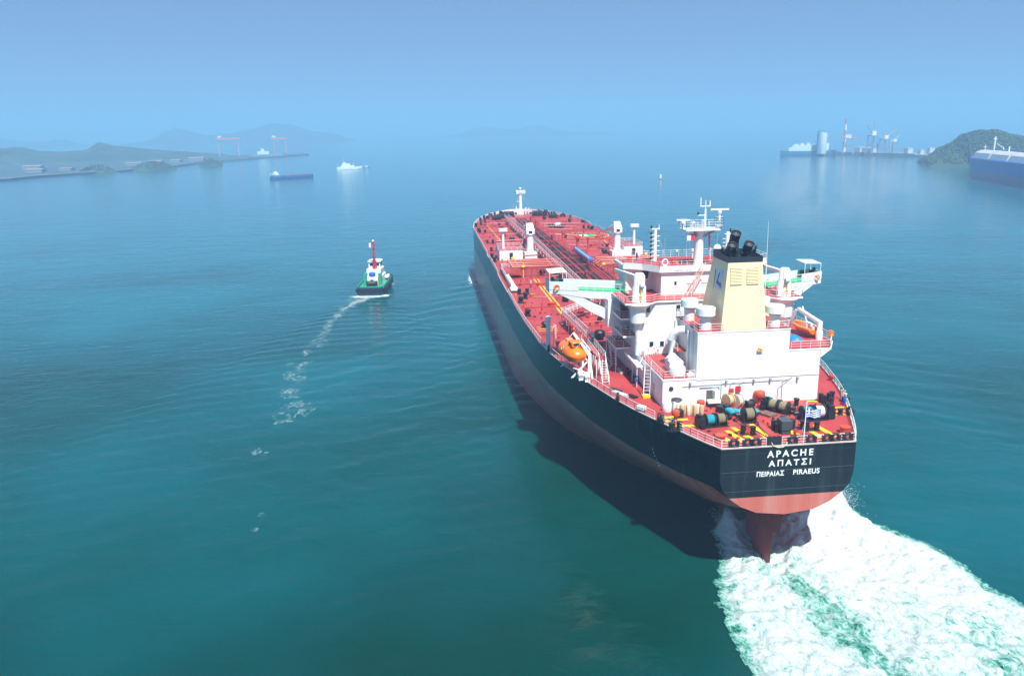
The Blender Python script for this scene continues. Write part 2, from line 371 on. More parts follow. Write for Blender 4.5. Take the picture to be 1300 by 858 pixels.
def grid_sheet(name, xs, ys, Z, foam, m, keep=None):
    nx, ny = len(xs), len(ys)
    X, Y = np.meshgrid(xs, ys, indexing='ij'); Z = Z+sea(X, Y)
    co = np.stack([X, Y, Z], -1).reshape(-1, 3)
    idx = np.arange(nx*ny).reshape(nx, ny)
    q = np.stack([idx[:-1, :-1], idx[1:, :-1], idx[1:, 1:], idx[:-1, 1:]], -1).reshape(-1, 4)
    if keep is not None:
        kk = keep.reshape(-1); q = q[kk[q].any(1)]
        used = np.unique(q); remap = -np.ones(nx*ny, int); remap[used] = np.arange(len(used)); co = co[used]; q = remap[q]; foam = foam.reshape(-1)[used]
    me = bpy.data.meshes.new(name); me.from_pydata(co.tolist(), [], q.tolist())
    at = me.attributes.new('foam', 'FLOAT', 'POINT'); at.data.foreach_set('value', np.asarray(foam, np.float32).reshape(-1))
    me.materials.append(m); me.shade_smooth(); me.update()
    o = bpy.data.objects.new(name, me); COL.objects.link(o); return o
# --- propeller wash astern
def wash():
    xs = np.concatenate([np.arange(-170, -30, .8), np.arange(-30, 26, .22)]); ys = np.arange(-60, 40, .25)
    X, Y = np.meshgrid(xs, ys, indexing='ij')
    wob = (fbm(X*.16, Y*.16, 5, 3)-.5)
    yl = np.interp(X, [-170, -60, -18, -11, -4, 3.7, 9.8, 14, 17.6, 21, 26], [24, 15, 9.8, 9.3, 8.5, 6.8, 4.6, 3.4, 1.0, -2, -6])
    yr = np.interp(X, [-170, -60, -10, -5.4, 1, 8, 13.7, 18.9, 23, 26], [-52, -35, -25.7, -24.2, -23.3, -20.7, -18.2, -17.2, -12, -9])
    d = np.minimum(yl-Y, Y-yr)+wob*3.2+(fbm(X*.7, Y*.7, 4, 31)-.5)*1.7          # distance inside the wash
    inside = sstep(-.6, 1.6, d)
    f = .13+.34*inside
    # densest to starboard of the rudder, lacy to port and along the dark tongue
    tl = np.interp(X, [-170, -30, -18, -11, -4, 2, 7, 12], [0, -2, -2.2, -1.6, -1.2, -.3, 1.1, 1.6])
    core = np.exp(-((Y-(tl-.6))/np.interp(X, [-60, -11, 2, 8], [5.5, 2.3, .9, .5]))**2)*sstep(9, 0, X)
    f -= core*(.22+2.0*(fbm(X*.30, Y*.42, 3, 9)-.5))*sstep(3, -3, X)
    side = np.exp(-((Y+15.5)/3.6)**2)*sstep(3, -6, X)
    f -= side*.46*sstep(.42, .62, fbm(X*.22+7, Y*.3, 4, 41))
    st = sstep(tl-2.5, tl-7, Y); f += st*.42*sstep(-14, 6, X)+.10*st
    f += .5*sstep(6, 15, X); f += .12*sstep(tl+1.2, tl+3.5, Y)
    f -= .55*core*sstep(.50, .62, fbm(X*.16+2, Y*.3, 3, 91))*sstep(2, -5, X)
    f += .25*(fbm(X*.28, Y*.4, 4, 77)-.5)
    f = np.maximum(f, np.where(d > 1.2, .10+.10*fbm(X*.5, Y*.5, 3, 55), -1))
    f *= sstep(-170, -120, X)*.35+.65
    f = np.where(d < -.9, 0, f)*sstep(-1.1, .0, d)
    Z = .10+inside*(.38+1.3*(fbm(X*.25, Y*.33, 4, 5)-.5)+.8*(fbm(X*.9, Y*1.1, 4, 8)-.5)*(1+1.2*sstep(-8, 8, X)))
    # the boil: heaped spray at both sides of the rudder
    def heap(cx, cy, rx, ry, h, seed):
        q = ((X-cx)/rx)**2+((Y-cy)/ry)**2
        base = np.exp(-q*1.3)
        return h*base*(.45+1.1*fbm(X*.55, Y*.55, 5, seed))+base*.7*(fbm(X*1.5, Y*1.5, 5, seed+3)-.5)*min(2.2, h)
    Z += heap(15, -8.5, 5.5, 5.5, 3.0, 101)+heap(18.8, -15.4, 3.6, 3.0, 4.8, 140)+heap(11.5, -14.5, 5, 4.5, 1.5, 120)+heap(13.5, 2.4, 4.0, 1.5, 2.6, 160)+heap(7, -6, 6, 4, 1.1, 180)
    Z = np.where(inside > 0, Z, .05); Z = np.maximum(Z, .03)
    Z = .03+(Z-.03)*sstep(-.8, 1.0, d)
    m = foam_material('wash_foam', (.0, .13, .085), .12, .48, 1.35, 1.0)
    o = grid_sheet('propeller_wash', xs, ys, Z, f, m, keep=d > -1.1)
    tag(o, 'broad white churned foam with green tongues spreading behind the stern', 'foam', kind='stuff')
wash()
# --- spray droplets thrown up round the rudder
def spray():
    me = MB(); r = random.Random(5)
    for i in range(9000):
        c = r.random()
        if c < .6: cx, cy, h = r.gauss(18.0, 1.9), r.gauss(-15.2, 1.7), 3.0
        elif c < .85: cx, cy, h = r.gauss(17.2, 1.4), r.gauss(-8, 3.0), 2.2
        else: cx, cy, h = r.gauss(14, 1.4), r.gauss(2.3, .6), 1.5
        z = .9+abs(r.gauss(0, .45))*h; s = r.uniform(.012, .045)
        d = Vector((r.uniform(-1, 1), r.uniform(-1, 1), r.uniform(-1, 1)))*s
        vs = [(cx+s, cy, z), (cx-s*.5, cy+s, z), (cx-s*.5, cy-s, z), (cx+d.x, cy+d.y, z+s*1.4), (cx, cy, z-s)]
        me.add(vs, [(0, 1, 3), (1, 2, 3), (2, 0, 3), (1, 0, 4), (2, 1, 4), (0, 2, 4)])
    tag(me.build('spray', mat('spray_white', (.85, .9, .92), .6, var=0), smooth=False), 'fine white spray thrown up beside the rudder', 'spray', kind='stuff')
spray()
# --- faint foam: tug trail, bow edge of the tug, flecks
def trail():
    xs = np.arange(10, 212, .7); ys = np.arange(50, 86, .5); X, Y = np.meshgrid(xs, ys, indexing='ij')
    yc = np.interp(X, [10, 20, 45, 63, 77, 94, 104, 125, 138, 158, 178, 192, 200], [68, 67, 73, 75, 71, 75.3, 75.6, 74.6, 73.9, 72.4, 69.9, 66.5, 62.8])
    wdt = np.interp(X, [10, 80, 110, 160, 190, 200], [3, 3.5, 2.6, 1.4, 1.9, 3.4])
    n = fbm(X*.11, Y*.3, 5, 11)
    f = np.exp(-((Y-yc+(n-.5)*6)/wdt)**2)*np.interp(X, [10, 60, 75, 100, 130, 175, 192, 199, 204], [.0, .0, .10, .15, .14, .30, .58, .95, .1])
    f += (fbm(X*.3, Y*.5, 4, 19)-.5)*.45*np.exp(-((Y-yc)/(wdt*1.8))**2)
    f = np.clip(f, 0, 1); f = np.where(f < .05, 0, f)
    o = grid_sheet('tug_wake', xs, ys, np.full_like(X, .05), f, foam_material('thin_foam', (.02, .16, .18), .42, 1.25, .8, 1.0, .5), keep=f > .12)
    tag(o, 'thin broken foam trail left behind the tugboat', 'foam', kind='stuff')
trail()
def smoke():
    """faint exhaust drifting off the funnel to starboard"""
    mb = MB(); mb.box(22, 62, -52, -2, 36, 54)
    m = bpy.data.materials.new('exhaust_smoke'); m.use_nodes = True; N = m.node_tree.nodes; L = m.node_tree.links; N.clear()
    o = N.new('ShaderNodeOutputMaterial'); v = N.new('ShaderNodeVolumePrincipled'); v.inputs['Color'].default_value = (.8, .82, .85, 1)
    tc = N.new('ShaderNodeTexCoord'); n = N.new('ShaderNodeTexNoise'); n.inputs['Scale'].default_value = .11; n.inputs['Detail'].default_value = 4; L.new(tc.outputs['Object'], n.inputs['Vector'])
    mp = N.new('ShaderNodeMapping'); mp.vector_type = 'POINT'; mp.inputs['Location'].default_value = (-42/20, 27/25, -45/9); mp.inputs['Scale'].default_value = (1/20, 1/25, 1/9); L.new(tc.outputs['Object'], mp.inputs['Vector'])
    ln_ = N.new('ShaderNodeVectorMath'); ln_.operation = 'LENGTH'; L.new(mp.outputs[0], ln_.inputs[0])
    f1 = N.new('ShaderNodeMapRange'); f1.inputs['From Min'].default_value = .95; f1.inputs['From Max'].default_value = .1; f1.interpolation_type = 'SMOOTHSTEP'; L.new(ln_.outputs['Value'], f1.inputs['Value'])
    f2 = N.new('ShaderNodeMapRange'); f2.inputs['From Min'].default_value = .46; f2.inputs['From Max'].default_value = .75; f2.inputs['To Max'].default_value = .05; L.new(n.outputs['Fac'], f2.inputs['Value'])
    mu = N.new('ShaderNodeMath'); mu.operation = 'MULTIPLY'; L.new(f1.outputs[0], mu.inputs[0]); L.new(f2.outputs[0], mu.inputs[1]); L.new(mu.outputs[0], v.inputs['Density']); L.new(v.outputs[0], o.inputs['Volume'])
    try: m.cycles.volume_step_rate = 4
    except Exception: pass
    tag(mb.build('funnel_smoke', m, smooth=False), 'thin pale exhaust smoke drifting to the right of the funnel', 'smoke', kind='stuff')
smoke()
def hazebox():
    mb = MB(); mb.box(-15000, 15000, -15000, 15000, -6, 185)
    m = bpy.data.materials.new('haze'); m.use_nodes = True; N = m.node_tree.nodes; L = m.node_tree.links; N.clear()
    o = N.new('ShaderNodeOutputMaterial'); v = N.new('ShaderNodeVolumePrincipled')
    v.inputs['Color'].default_value = HAZE_COL; v.inputs['Absorption Color'].default_value = (0, .15, .3, 1); v.inputs['Density'].default_value = HAZE_D; v.inputs['Anisotropy'].default_value = 0.0
    L.new(v.outputs[0], o.inputs['Volume'])
    ob = mb.build('haze', m, smooth=False); tag(ob, 'pale blue sea haze over the whole strait', 'haze', kind='stuff')
HAZE_COL = (.33, .50, .75, 1); HAZE_D = 0.00051
hazebox()
# ================================================================== THE TANKER
SHIP = empty('crude_oil_tanker', (0, 0, 0), label='huge black hulled oil tanker with red deck and white accommodation block at its stern', cat='ship')
ZD = 18.2
DECK_X = [0, 2.5, 5, 10, 16, 21, 29.5, 38, 47, 55, 70, 85, 105, 225, 236, 246, 254, 262, 269, 275, 280, 283.5, 285.5]
DECK_Y = [8.65, 9.9, 11.0, 13.1, 15.5, 17.1, 19.3, 21.1, 22.4, 23.2, 23.8, 24, 24, 24, 23.6, 22.5, 20.9, 18.5, 15.3, 11.7, 7.9, 4.4, 0.01]
def dw(x): return float(np.interp(x, DECK_X, DECK_Y))
def dz(x): return ZD+1.3*float(sstep(235, 282, x))
# stations: nine section points (half breadth, height) from the centreline to the deck edge
ST = {
 0: [(0, 9.0), (3.7, 9.45), (5.8, 10.4), (7.45, 11.7), (8.25, 12.7), (8.6, 14), (8.65, 15.5), (8.65, 17), (8.65, 18.2)],
 2.5: [(0, 8.1), (3.4, 8.5), (5.6, 9.5), (7.4, 11.0), (8.6, 12.5), (9.3, 14), (9.6, 15.4), (9.8, 16.9), (9.9, 18.2)],
 5: [(0, 7.2), (3, 7.5), (5.3, 8.5), (7.4, 10.1), (9.2, 12), (10.2, 13.8), (10.6, 15.3), (10.9, 16.8), (11, 18.2)],
 10: [(0, 5.0), (2.5, 5.3), (5.4, 6.4), (8.5, 8.4), (11.2, 10.6), (12.1, 12.6), (12.7, 14.5), (13.0, 16.5), (13.1, 18.2)],
 16: [(0, 2.4), (2, 2.8), (5.2, 4.3), (9, 6.6), (12.6, 9.4), (14.2, 11.8), (14.9, 14.2), (15.3, 16.4), (15.5, 18.2)],
 21: [(0, -1.5), (.5, .1), (4.2, 2.6), (9, 5.6), (13.6, 8.6), (15.7, 11.3), (16.6, 13.9), (17.0, 16.2), (17.1, 18.2)],
 29.5: [(0, -4), (4.2, 0), (8.8, 2.6), (13, 5.6), (16.4, 8.6), (18.2, 11.3), (18.9, 13.9), (19.2, 16.2), (19.3, 18.2)],
 38: [(1, -4), (9.2, 0), (13, 2.6), (16, 5.6), (18.6, 8.6), (20, 11.3), (20.6, 13.9), (21, 16.2), (21.1, 18.2)],
 47: [(8, -4), (13.1, 0), (16, 2.6), (18.6, 5.6), (20.5, 8.6), (21.6, 11.3), (22.1, 13.9), (22.3, 16.2), (22.4, 18.2)],
 57: [(14, -4), (17.4, 0), (19.1, 2.6), (20.6, 5.6), (21.8, 8.6), (22.7, 11.3), (23.1, 13.9), (23.3, 16.2), (23.35, 18.2)],
 70: [(19, -4), (20.4, 0), (21.5, 2.6), (22.3, 5.6), (22.9, 8.6), (23.4, 11.3), (23.6, 13.9), (23.75, 16.2), (23.8, 18.2)],
 85: [(22.4, -4), (22.8, 0), (23.1, 2.6), (23.4, 5.6), (23.7, 8.6), (23.85, 11.3), (23.95, 13.9), (24, 16.2), (24, 18.2)],
 105: [(24, z) for z in (-4, 0, 2.6, 5.6, 8.6, 11.3, 13.9, 16.2, 18.2)],
 225: [(24, z) for z in (-4, 0, 2.6, 5.6, 8.6, 11.3, 13.9, 16.2, 18.2)],
}
for x in DECK_X[14:]:
    k = (x-225)/60.5; shr = [(.0+.10*k**2*24*(1-zf)) for zf in (0, .1, .25, .4, .55, .7, .85, .95, 1)]
    ST[x] = [(max(.01, dw(x)-s*1.2), z) for s, z in zip(shr, (-4, 0, 2.6, 5.6, 8.6, 11.3, 13.9, 16.4, dz(x)))]
# hull paint: black topsides, red below the boot line
def hull_mat():
    m = bpy.data.materials.new('hull_paint'); m.use_nodes = True; N = m.node_tree.nodes; L = m.node_tree.links
    b = N['Principled BSDF']; b.inputs['Roughness'].default_value = .24; b.inputs['Specular IOR Level'].default_value = .2
    tc = N.new('ShaderNodeTexCoord'); sp = N.new('ShaderNodeSeparateXYZ'); L.new(tc.outputs['Object'], sp.inputs[0])
    st = N.new('ShaderNodeMapping'); st.inputs['Scale'].default_value = (.5, .5, .045); L.new(tc.outputs['Object'], st.inputs['Vector'])
    n = N.new('ShaderNodeTexNoise'); n.inputs['Scale'].default_value = 1.4; n.inputs['Detail'].default_value = 7; n.inputs['Roughness'].default_value = .6; L.new(st.outputs[0], n.inputs['Vector'])
    n2 = N.new('ShaderNodeTexNoise'); n2.inputs['Scale'].default_value = .09; n2.inputs['Detail'].default_value = 6; L.new(tc.outputs['Object'], n2.inputs['Vector'])
    def ramp(src, stops):
        r = N.new('ShaderNodeValToRGB'); e = r.color_ramp.elements
        while len(e) < len(stops): e.new(.5)
        for q, (p_, c) in zip(e, stops): q.position = p_; q.color = (*c, 1)
        L.new(src, r.inputs['Fac']); return r.outputs[0]
    redc = ramp(n.outputs['Fac'], [(.28, (.42, .105, .085)), (.5, (.50, .135, .105)), (.66, (.50, .19, .155)), (.8, (.42, .24, .21))])
    side_lift = ramp(n2.outputs['Fac'], [(.35, (.66, .20, .14)), (.62, (.60, .27, .21))])
    # antifouling painted lighter along the sides to lift their shade; transom keeps its red
    fx = N.new('ShaderNodeMapRange'); fx.inputs['From Min'].default_value = .4; fx.inputs['From Max'].default_value = 26; fx.inputs['To Max'].default_value = .75; L.new(sp.outputs['X'], fx.inputs['Value'])
    rc = N.new('ShaderNodeMix'); rc.data_type = 'RGBA'; L.new(fx.outputs[0], rc.inputs['Factor']); L.new(redc, rc.inputs['A']); L.new(side_lift, rc.inputs['B'])
    blk = ramp(n.outputs['Fac'], [(.3, (.005, .012, .018)), (.55, (.007, .016, .023)), (.74, (.026, .042, .05))])
    # plate seams
    br = N.new('ShaderNodeTexBrick'); br.inputs['Scale'].default_value = 1; br.inputs['Brick Width'].default_value = 11; br.inputs['Row Height'].default_value = 2.9; br.inputs['Mortar Size'].default_value = .035
    cx = N.new('ShaderNodeCombineXYZ'); ad = N.new('ShaderNodeMath'); ad.operation = 'ADD'; L.new(sp.outputs['X'], ad.inputs[0]); L.new(sp.outputs['Y'], ad.inputs[1]); L.new(ad.outputs[0], cx.inputs['X']); L.new(sp.outputs['Z'], cx.inputs['Y']); L.new(cx.outputs[0], br.inputs['Vector'])
    sm = N.new('ShaderNodeMath'); sm.operation = 'MULTIPLY'; sm.inputs[1].default_value = .35; L.new(br.outputs['Fac'], sm.inputs[0])
    bs = N.new('ShaderNodeMix'); bs.data_type = 'RGBA'; L.new(sm.outputs[0], bs.inputs['Factor']); L.new(blk, bs.inputs['A']); bs.inputs['B'].default_value = (.04, .06, .07, 1)
    gt = N.new('ShaderNodeMath'); gt.operation = 'GREATER_THAN'; gt.inputs[1].default_value = 11.6; L.new(sp.outputs['Z'], gt.inputs[0])
    mx = N.new('ShaderNodeMix'); mx.data_type = 'RGBA'; L.new(gt.outputs[0], mx.inputs['Factor']); L.new(rc.outputs['Result'], mx.inputs['A']); L.new(bs.outputs['Result'], mx.inputs['B'])
    L.new(mx.outputs['Result'], b.inputs['Base Color'])
    bp = N.new('ShaderNodeBump'); bp.inputs['Strength'].default_value = .25; bp.inputs['Distance'].default_value = .12; L.new(n2.outputs['Fac'], bp.inputs['Height']); L.new(bp.outputs[0], b.inputs['Normal'])
    return m
def build_hull():
    xs0 = sorted(ST); A = np.array([ST[x] for x in xs0])
    xs = sorted(set(list(np.arange(0, 30, 1.5))+list(np.arange(30, 110, 4))+[130, 160, 190, 215, 225]+list(np.arange(228, 285, 2.5))+[285.5]))
    def cr(x):      # catmull-rom between stations (monotone enough)
        k = min(max(np.searchsorted(xs0, x, 'right')-1, 0), len(xs0)-2); t = (x-xs0[k])/(xs0[k+1]-xs0[k])
        if x > 100: return A[k]*(1-t)+A[k+1]*t
        p0, p1, p2, p3 = A[max(k-1, 0)], A[k], A[k+1], A[min(k+2, len(xs0)-1)]
        h = xs0[k+1]-xs0[k]; m1 = (p2-p0)/max(xs0[k+1]-xs0[max(k-1, 0)], 1e-6)*h; m2 = (p3-p1)/max(xs0[min(k+2, len(xs0)-1)]-xs0[k], 1e-6)*h
        return (2*t**3-3*t**2+1)*p1+(t**3-2*t**2+t)*m1+(-2*t**3+3*t**2)*p2+(t**3-t**2)*m2
    mb = MB(); rows = []
    for x in xs:
        s = cr(x); s = [(max(.01, h), z) for h, z in s]; s[0] = (max(s[0][0], .01) if x > 34 else .01, s[0][1])
        # finer polyline along the section
        pts = [s[0]]
        for i in range(8):
            for q in (.5, 1): pts.append((s[i][0]*(1-q)+s[i+1][0]*q, s[i][1]*(1-q)+s[i+1][1]*q))
        pts[-1] = (dw(x), dz(x))
        rows.append([(x, -h, z) for h, z in reversed(pts)]+[(x, h, z) for h, z in pts])
    n = len(rows[0]); vs = [p for r_ in rows for p in r_]
    fs = [(i*n+j, (i+1)*n+j, (i+1)*n+j+1, i*n+j+1) for i in range(len(rows)-1) for j in range(n-1)]
    mb.add(vs, fs); mb.add(rows[0], [tuple(range(n))]); 
    hull = mb.build('hull', hull_mat(), SHIP, ang=40)
    return hull
HULL = build_hull()
def deck_mat():
    m = bpy.data.materials.new('deck_plating'); m.use_nodes = True; N = m.node_tree.nodes; L = m.node_tree.links
    b = N['Principled BSDF']; b.inputs['Roughness'].default_value = .5; b.inputs['Specular IOR Level'].default_value = .3
    tc = N.new('ShaderNodeTexCoord')
    n = N.new('ShaderNodeTexNoise'); n.inputs['Scale'].default_value = .12; n.inputs['Detail'].default_value = 8; n.inputs['Roughness'].default_value = .62; L.new(tc.outputs['Object'], n.inputs['Vector'])
    r = N.new('ShaderNodeValToRGB'); e = r.color_ramp.elements
    for _ in range(2): e.new(.5)
    for q, (p_, c) in zip(e, [(.3, (.32, .038, .040)), (.46, (.40, .048, .050)), (.6, (.45, .06, .062)), (.75, (.37, .078, .075))]): q.position = p_; q.color = (*c, 1)
    L.new(n.outputs['Fac'], r.inputs['Fac'])
    br = N.new('ShaderNodeTexBrick'); br.inputs['Scale'].default_value = 1; br.inputs['Brick Width'].default_value = 12; br.inputs['Row Height'].default_value = 3.6; br.inputs['Mortar Size'].default_value = .03
    br.inputs['Color1'].default_value = (1, 1, 1, 1); br.inputs['Color2'].default_value = (.90, .90, .92, 1); br.inputs['Mortar'].default_value = (.72, .7, .7, 1); L.new(tc.outputs['Object'], br.inputs['Vector'])
    mx = N.new('ShaderNodeMix'); mx.data_type = 'RGBA'; mx.blend_type = 'MULTIPLY'; mx.inputs['Factor'].default_value = 1; L.new(r.outputs[0], mx.inputs['A']); L.new(br.outputs['Color'], mx.inputs['B'])
    # dark scuffs and grease
    n2 = N.new('ShaderNodeTexNoise'); n2.inputs['Scale'].default_value = .7; n2.inputs['Detail'].default_value = 9; n2.inputs['Roughness'].default_value = .7; L.new(tc.outputs['Object'], n2.inputs['Vector'])
    m2 = N.new('ShaderNodeMapRange'); m2.inputs['From Min'].default_value = .60; m2.inputs['From Max'].default_value = .78; m2.inputs['To Max'].default_value = .55; L.new(n2.outputs['Fac'], m2.inputs['Value'])
    m3 = N.new('ShaderNodeMix'); m3.data_type = 'RGBA'; L.new(m2.outputs[0], m3.inputs['Factor']); L.new(mx.outputs['Result'], m3.inputs['A']); m3.inputs['B'].default_value = (.13, .045, .035, 1)
    L.new(m3.outputs['Result'], b.inputs['Base Color'])
    return m
DECKM = deck_mat()
mb = MB(); xs = sorted(set(DECK_X+list(np.arange(106, 285, 8))+[float(v) for v in range(1, 60, 2)]))
L_ = [(x, dw(x)-.02, dz(x)+.002) for x in xs]; R_ = [(x, -dw(x)+.02, dz(x)+.002) for x in xs]
mb.add(L_+R_, [(i, i+1, len(xs)+i+1, len(xs)+i) for i in range(len(xs)-1)])
deck = mb.build('deck', DECKM, SHIP, smooth=False)
# gunwale bar and bulwark at the bow
mb = MB()
for s in (1, -1):
    for a, b in zip(xs[:-1], xs[1:]):
        if b <= 232:
            mb.extr([(a, s*dw(a)+.0, dz(a)-.06), (b, s*dw(b), dz(b)-.06), (b, s*(dw(b)-.16), dz(b)+.0), (a, s*(dw(a)-.16), dz(a)+.0)], (0, 0, .14))
mb.box(-.05, .12, -8.6, 8.6, ZD-.05, ZD+.13)
mb.build('gunwale', mat('gunwale_paint', (.62, .5, .46), .5), SHIP, smooth=False)
mb = MB(); bx_ = [x for x in xs if x >= 232]
for s in (1, -1):
    for a, b in zip(bx_[:-1], bx_[1:]):
        ha, hb = 1.15*min(1, (a-230)/10), 1.15*min(1, (b-230)/10)
        mb.add([(a, s*dw(a), dz(a)-.05), (b, s*dw(b), dz(b)-.05), (b, s*(dw(b)+.02), dz(b)+hb), (a, s*(dw(a)+.02), dz(a)+ha), (a, s*max(0, dw(a)-.12), dz(a)-.05), (b, s*max(0, dw(b)-.12), dz(b)-.05), (b, s*max(0, dw(b)-.12), dz(b)+hb), (a, s*max(0, dw(a)-.12), dz(a)+ha)],
               [(0, 1, 2, 3), (7, 6, 5, 4), (3, 2, 6, 7)])
mb.build('bow_bulwark', [white], SHIP, smooth=False)
# stern writing
WHT = mat('letter_white', (.82, .83, .83), .5, var=.03)
text_mesh('APACHE', 'ship_name', WHT, HULL, 2.75, -3.15, 16.74, 17.62, -.012, sp=1.45)
text_mesh('AΠATΣI', 'ship_name_greek', WHT, HULL, 2.5, -2.95, 15.54, 16.38, -.012, sp=1.45)
text_mesh('ΠEIPAIAΣ', 'home_port_greek', WHT, HULL, 3.95, .45, 14.28, 14.96, -.012)
text_mesh('PIRAEUS', 'home_port', WHT, HULL, -.75, -4.15, 14.28, 14.96, -.012)
mb = MB()   # thin weld lines across the transom
mb.box(-.02, .01, -8.5, 8.5, 15.02, 15.05); mb.box(-.02, .01, -7.9, 7.9, 12.45, 12.475)
mb.build('transom_seam', mat('seam_grey', (.07, .1, .12), .5), HULL, smooth=False)
# draught marks at the port quarter
mb = MB()
for i in range(9):
    z = 13.4-i*.5; x = 12.6
    hw = float(np.interp(z, [p[1] for p in ST[10]], [p[0] for p in ST[10]]))+float(x-10)*.42
    mb.box(x, x+.22, hw+.0, hw+.07, z, z+.16).cut()
mb.builds('draught_mark', WHT, HULL, smooth=False)
# rudder and horn
rmat = mat('rudder_red', (.30, .07, .055), .45, var=.3, vscale=.8, streak=.4, streak_col=(.18, .06, .05))
def foil(mb, xa, xb, th, z, xa2, xb2, z2):
    def sec(a, b, z): 
        return [(a, 0, z), (a+(b-a)*.3, th*.7, z), (a+(b-a)*.7, th, z), (b, th*.35, z), (b, -th*.35, z), (a+(b-a)*.7, -th, z), (a+(b-a)*.3, -th*.7, z)]
    s0, s1 = sec(xa, xb, z), sec(xa2, xb2, z2); n = len(s0)
    mb.add(s0+s1, [tuple(range(n)), tuple(range(2*n-1, n-1, -1))]+[(i, (i+1) % n, n+(i+1) % n, n+i) for i in range(n)])
mb = MB(); foil(mb, .35, 7.8, .62, 9.0, 1.0, 7.6, 5.4); foil(mb, 2.9, 9.3, .62, 5.55, 3.4, 8.9, -2.5)
rud = mb.build('rudder', rmat, SHIP, ang=50)
mb = MB(); foil(mb, 3.5, 12.0, .8, 7.6, 5.4, 11, 1.5); mb.build('rudder_horn', rmat, SHIP, ang=50)
mb = MB()  # propeller
mb.lathe([(.01, -1.6), (.75, -1.1), (.85, .9), (.9, 1.2)], (14.5, 0, -.3), 16, axis='x')
for k in range(4):
    t = R(35+90*k); d = Vector((0, math.cos(t), math.sin(t))); s_ = Vector((0, -math.sin(t), math.cos(t)))
    o_ = Vector((14.5, 0, -.3)); vs = []
    for rr, wd, tw in ((.7, .6, .5), (1.7, 1.15, .4), (2.8, 1.35, .3), (3.7, .85, .25), (4.1, .25, .2)):
        vs += [o_+d*rr+s_*wd+Vector((tw, 0, 0)), o_+d*rr-s_*wd-Vector((tw, 0, 0))]
    mb.add(vs+[v+Vector((.12, 0, 0)) for v in vs], [(2*i, 2*i+1, 2*i+3, 2*i+2) for i in range(4)]+[(10+2*i+2, 10+2*i+3, 10+2*i+1, 10+2*i) for i in range(4)])
mb.build('propeller', mat('bronze', (.35, .26, .14), .35, .8), SHIP)

# ------------------------------------------------------------------ painted marks on deck
def flat(mb, pts, z=.012): mb.add([(x, y, dz(x)+z) for x, y in pts], [tuple(range(len(pts)))])
mb = MB()
def ln(a, b, w=.18, z=.012):
    a = Vector((*a, 0)); b = Vector((*b, 0)); d = (b-a).normalized(); s_ = Vector((-d.y, d.x, 0))*w
    flat(mb, [(a+s_)[:2], (b+s_)[:2], (b-s_)[:2], (a-s_)[:2]], z); mb.cut()
ln((76, 15.1), (119, 15.3)); ln((76, 14.2), (119, 14.4)); ln((194, 16.6), (246, 17.6), .12); ln((60, -15), (118, -15)); ln((160, -16), (190, -19), .1)
for (x, y) in ((66.5, 20.8), (65.0, 20.8), (63.4, 20.8)): ln((x, y+1.2), (x-.4, y-2.6), .14)
for (x, y) in ((100, 20.4),): ln((x, y+2), (x, y-3), .16); ln((x-3.5, y-1), (x-3.5, y-4), .12)
mb.builds('deck_marking', yellow, SHIP, smooth=False)
# stern yellow marks at the fairleads
mb = MB()
for c, d_ in (((3.6, 6.9), (1.3, .6)), ((4.0, 5.2), (2.0, .8)), ((4.8, 4.0), (2.2, .9)), ((5.4, 1.6), (2.4, .2)), ((5.6, -2.2), (2.6, .9)), ((3.2, -5.0), (1.4, .6)), ((4.0, -6.7), (2.2, .7)),
              ):
    x, y = c; a, s_ = d_
    flat(mb, [(x-a, y-.45-.3*s_), (x-a, y+.45-.3*s_), (x+a, y+.32+.6*s_), (x+a, y-.32+.6*s_)], .02); mb.cut()
for (x0, y0, x1, y1) in ((12.2, -9.4, 12.2, -13.6), (10.6, -9.6, 10.8, -12.8), (9.6, -9.8, 9.4, -12.2), (15.5, -9.6, 14.6, -12.2)):
    flat(mb, [(x0-.2, y0), (x0+.2, y0), (x1+.2, y1), (x1-.2, y1)], .02); mb.cut()
for (x0, y0, x1, y1, w_) in ((11.8, 12.8, 12.2, 10.4, .3), (10.6, 12.4, 10.9, 9.0, .34), (8.6, 12.3, 8.4, 8.2, .36)):
    flat(mb, [(x0-w_, y0), (x0+w_, y0), (x1+w_, y1), (x1-w_, y1)], .02); mb.cut()
mb.builds('fairlead_marking', yellow, SHIP, smooth=False)
# winching area: red-light ring, yellow ring, green and white disc
def disc(mb, c, r1_, r0_=0, z=.02, n=40):
    for i in range(n):
        a, b = 2*math.pi*i/n, 2*math.pi*(i+1)/n
        P = [(c[0]+r1_*math.cos(a), c[1]+r1_*math.sin(a)), (c[0]+r1_*math.cos(b), c[1]+r1_*math.sin(b)), (c[0]+r0_*math.cos(b), c[1]+r0_*math.sin(b)), (c[0]+r0_*math.cos(a), c[1]+r0_*math.sin(a))]
        if r0_ == 0: P = P[:3]
        flat(mb, P, z)
HC = (203.5, -15.4)
mb = MB(); disc(mb, HC, 8.3, 7.9); mb.cut(); disc(mb, HC, 3.7, 3.4)
mb.builds('winching_ring', yellow, SHIP, smooth=False)
mb = MB(); disc(mb, HC, 3.35); mb.build('winching_disc', green, SHIP, smooth=False)
mb = MB(); flat(mb, [(HC[0]-2, HC[1]+2.4), (HC[0]+2, HC[1]+2.4), (HC[0]+2, HC[1]-.4), (HC[0]-2, HC[1]-.4)], .03); mb.cut(); flat(mb, [(208.5, -5.6), (210.2, -5.2), (208.8, -7.6), (207.2, -7.4)], .03); mb.builds('winching_mark', white, SHIP, smooth=False)

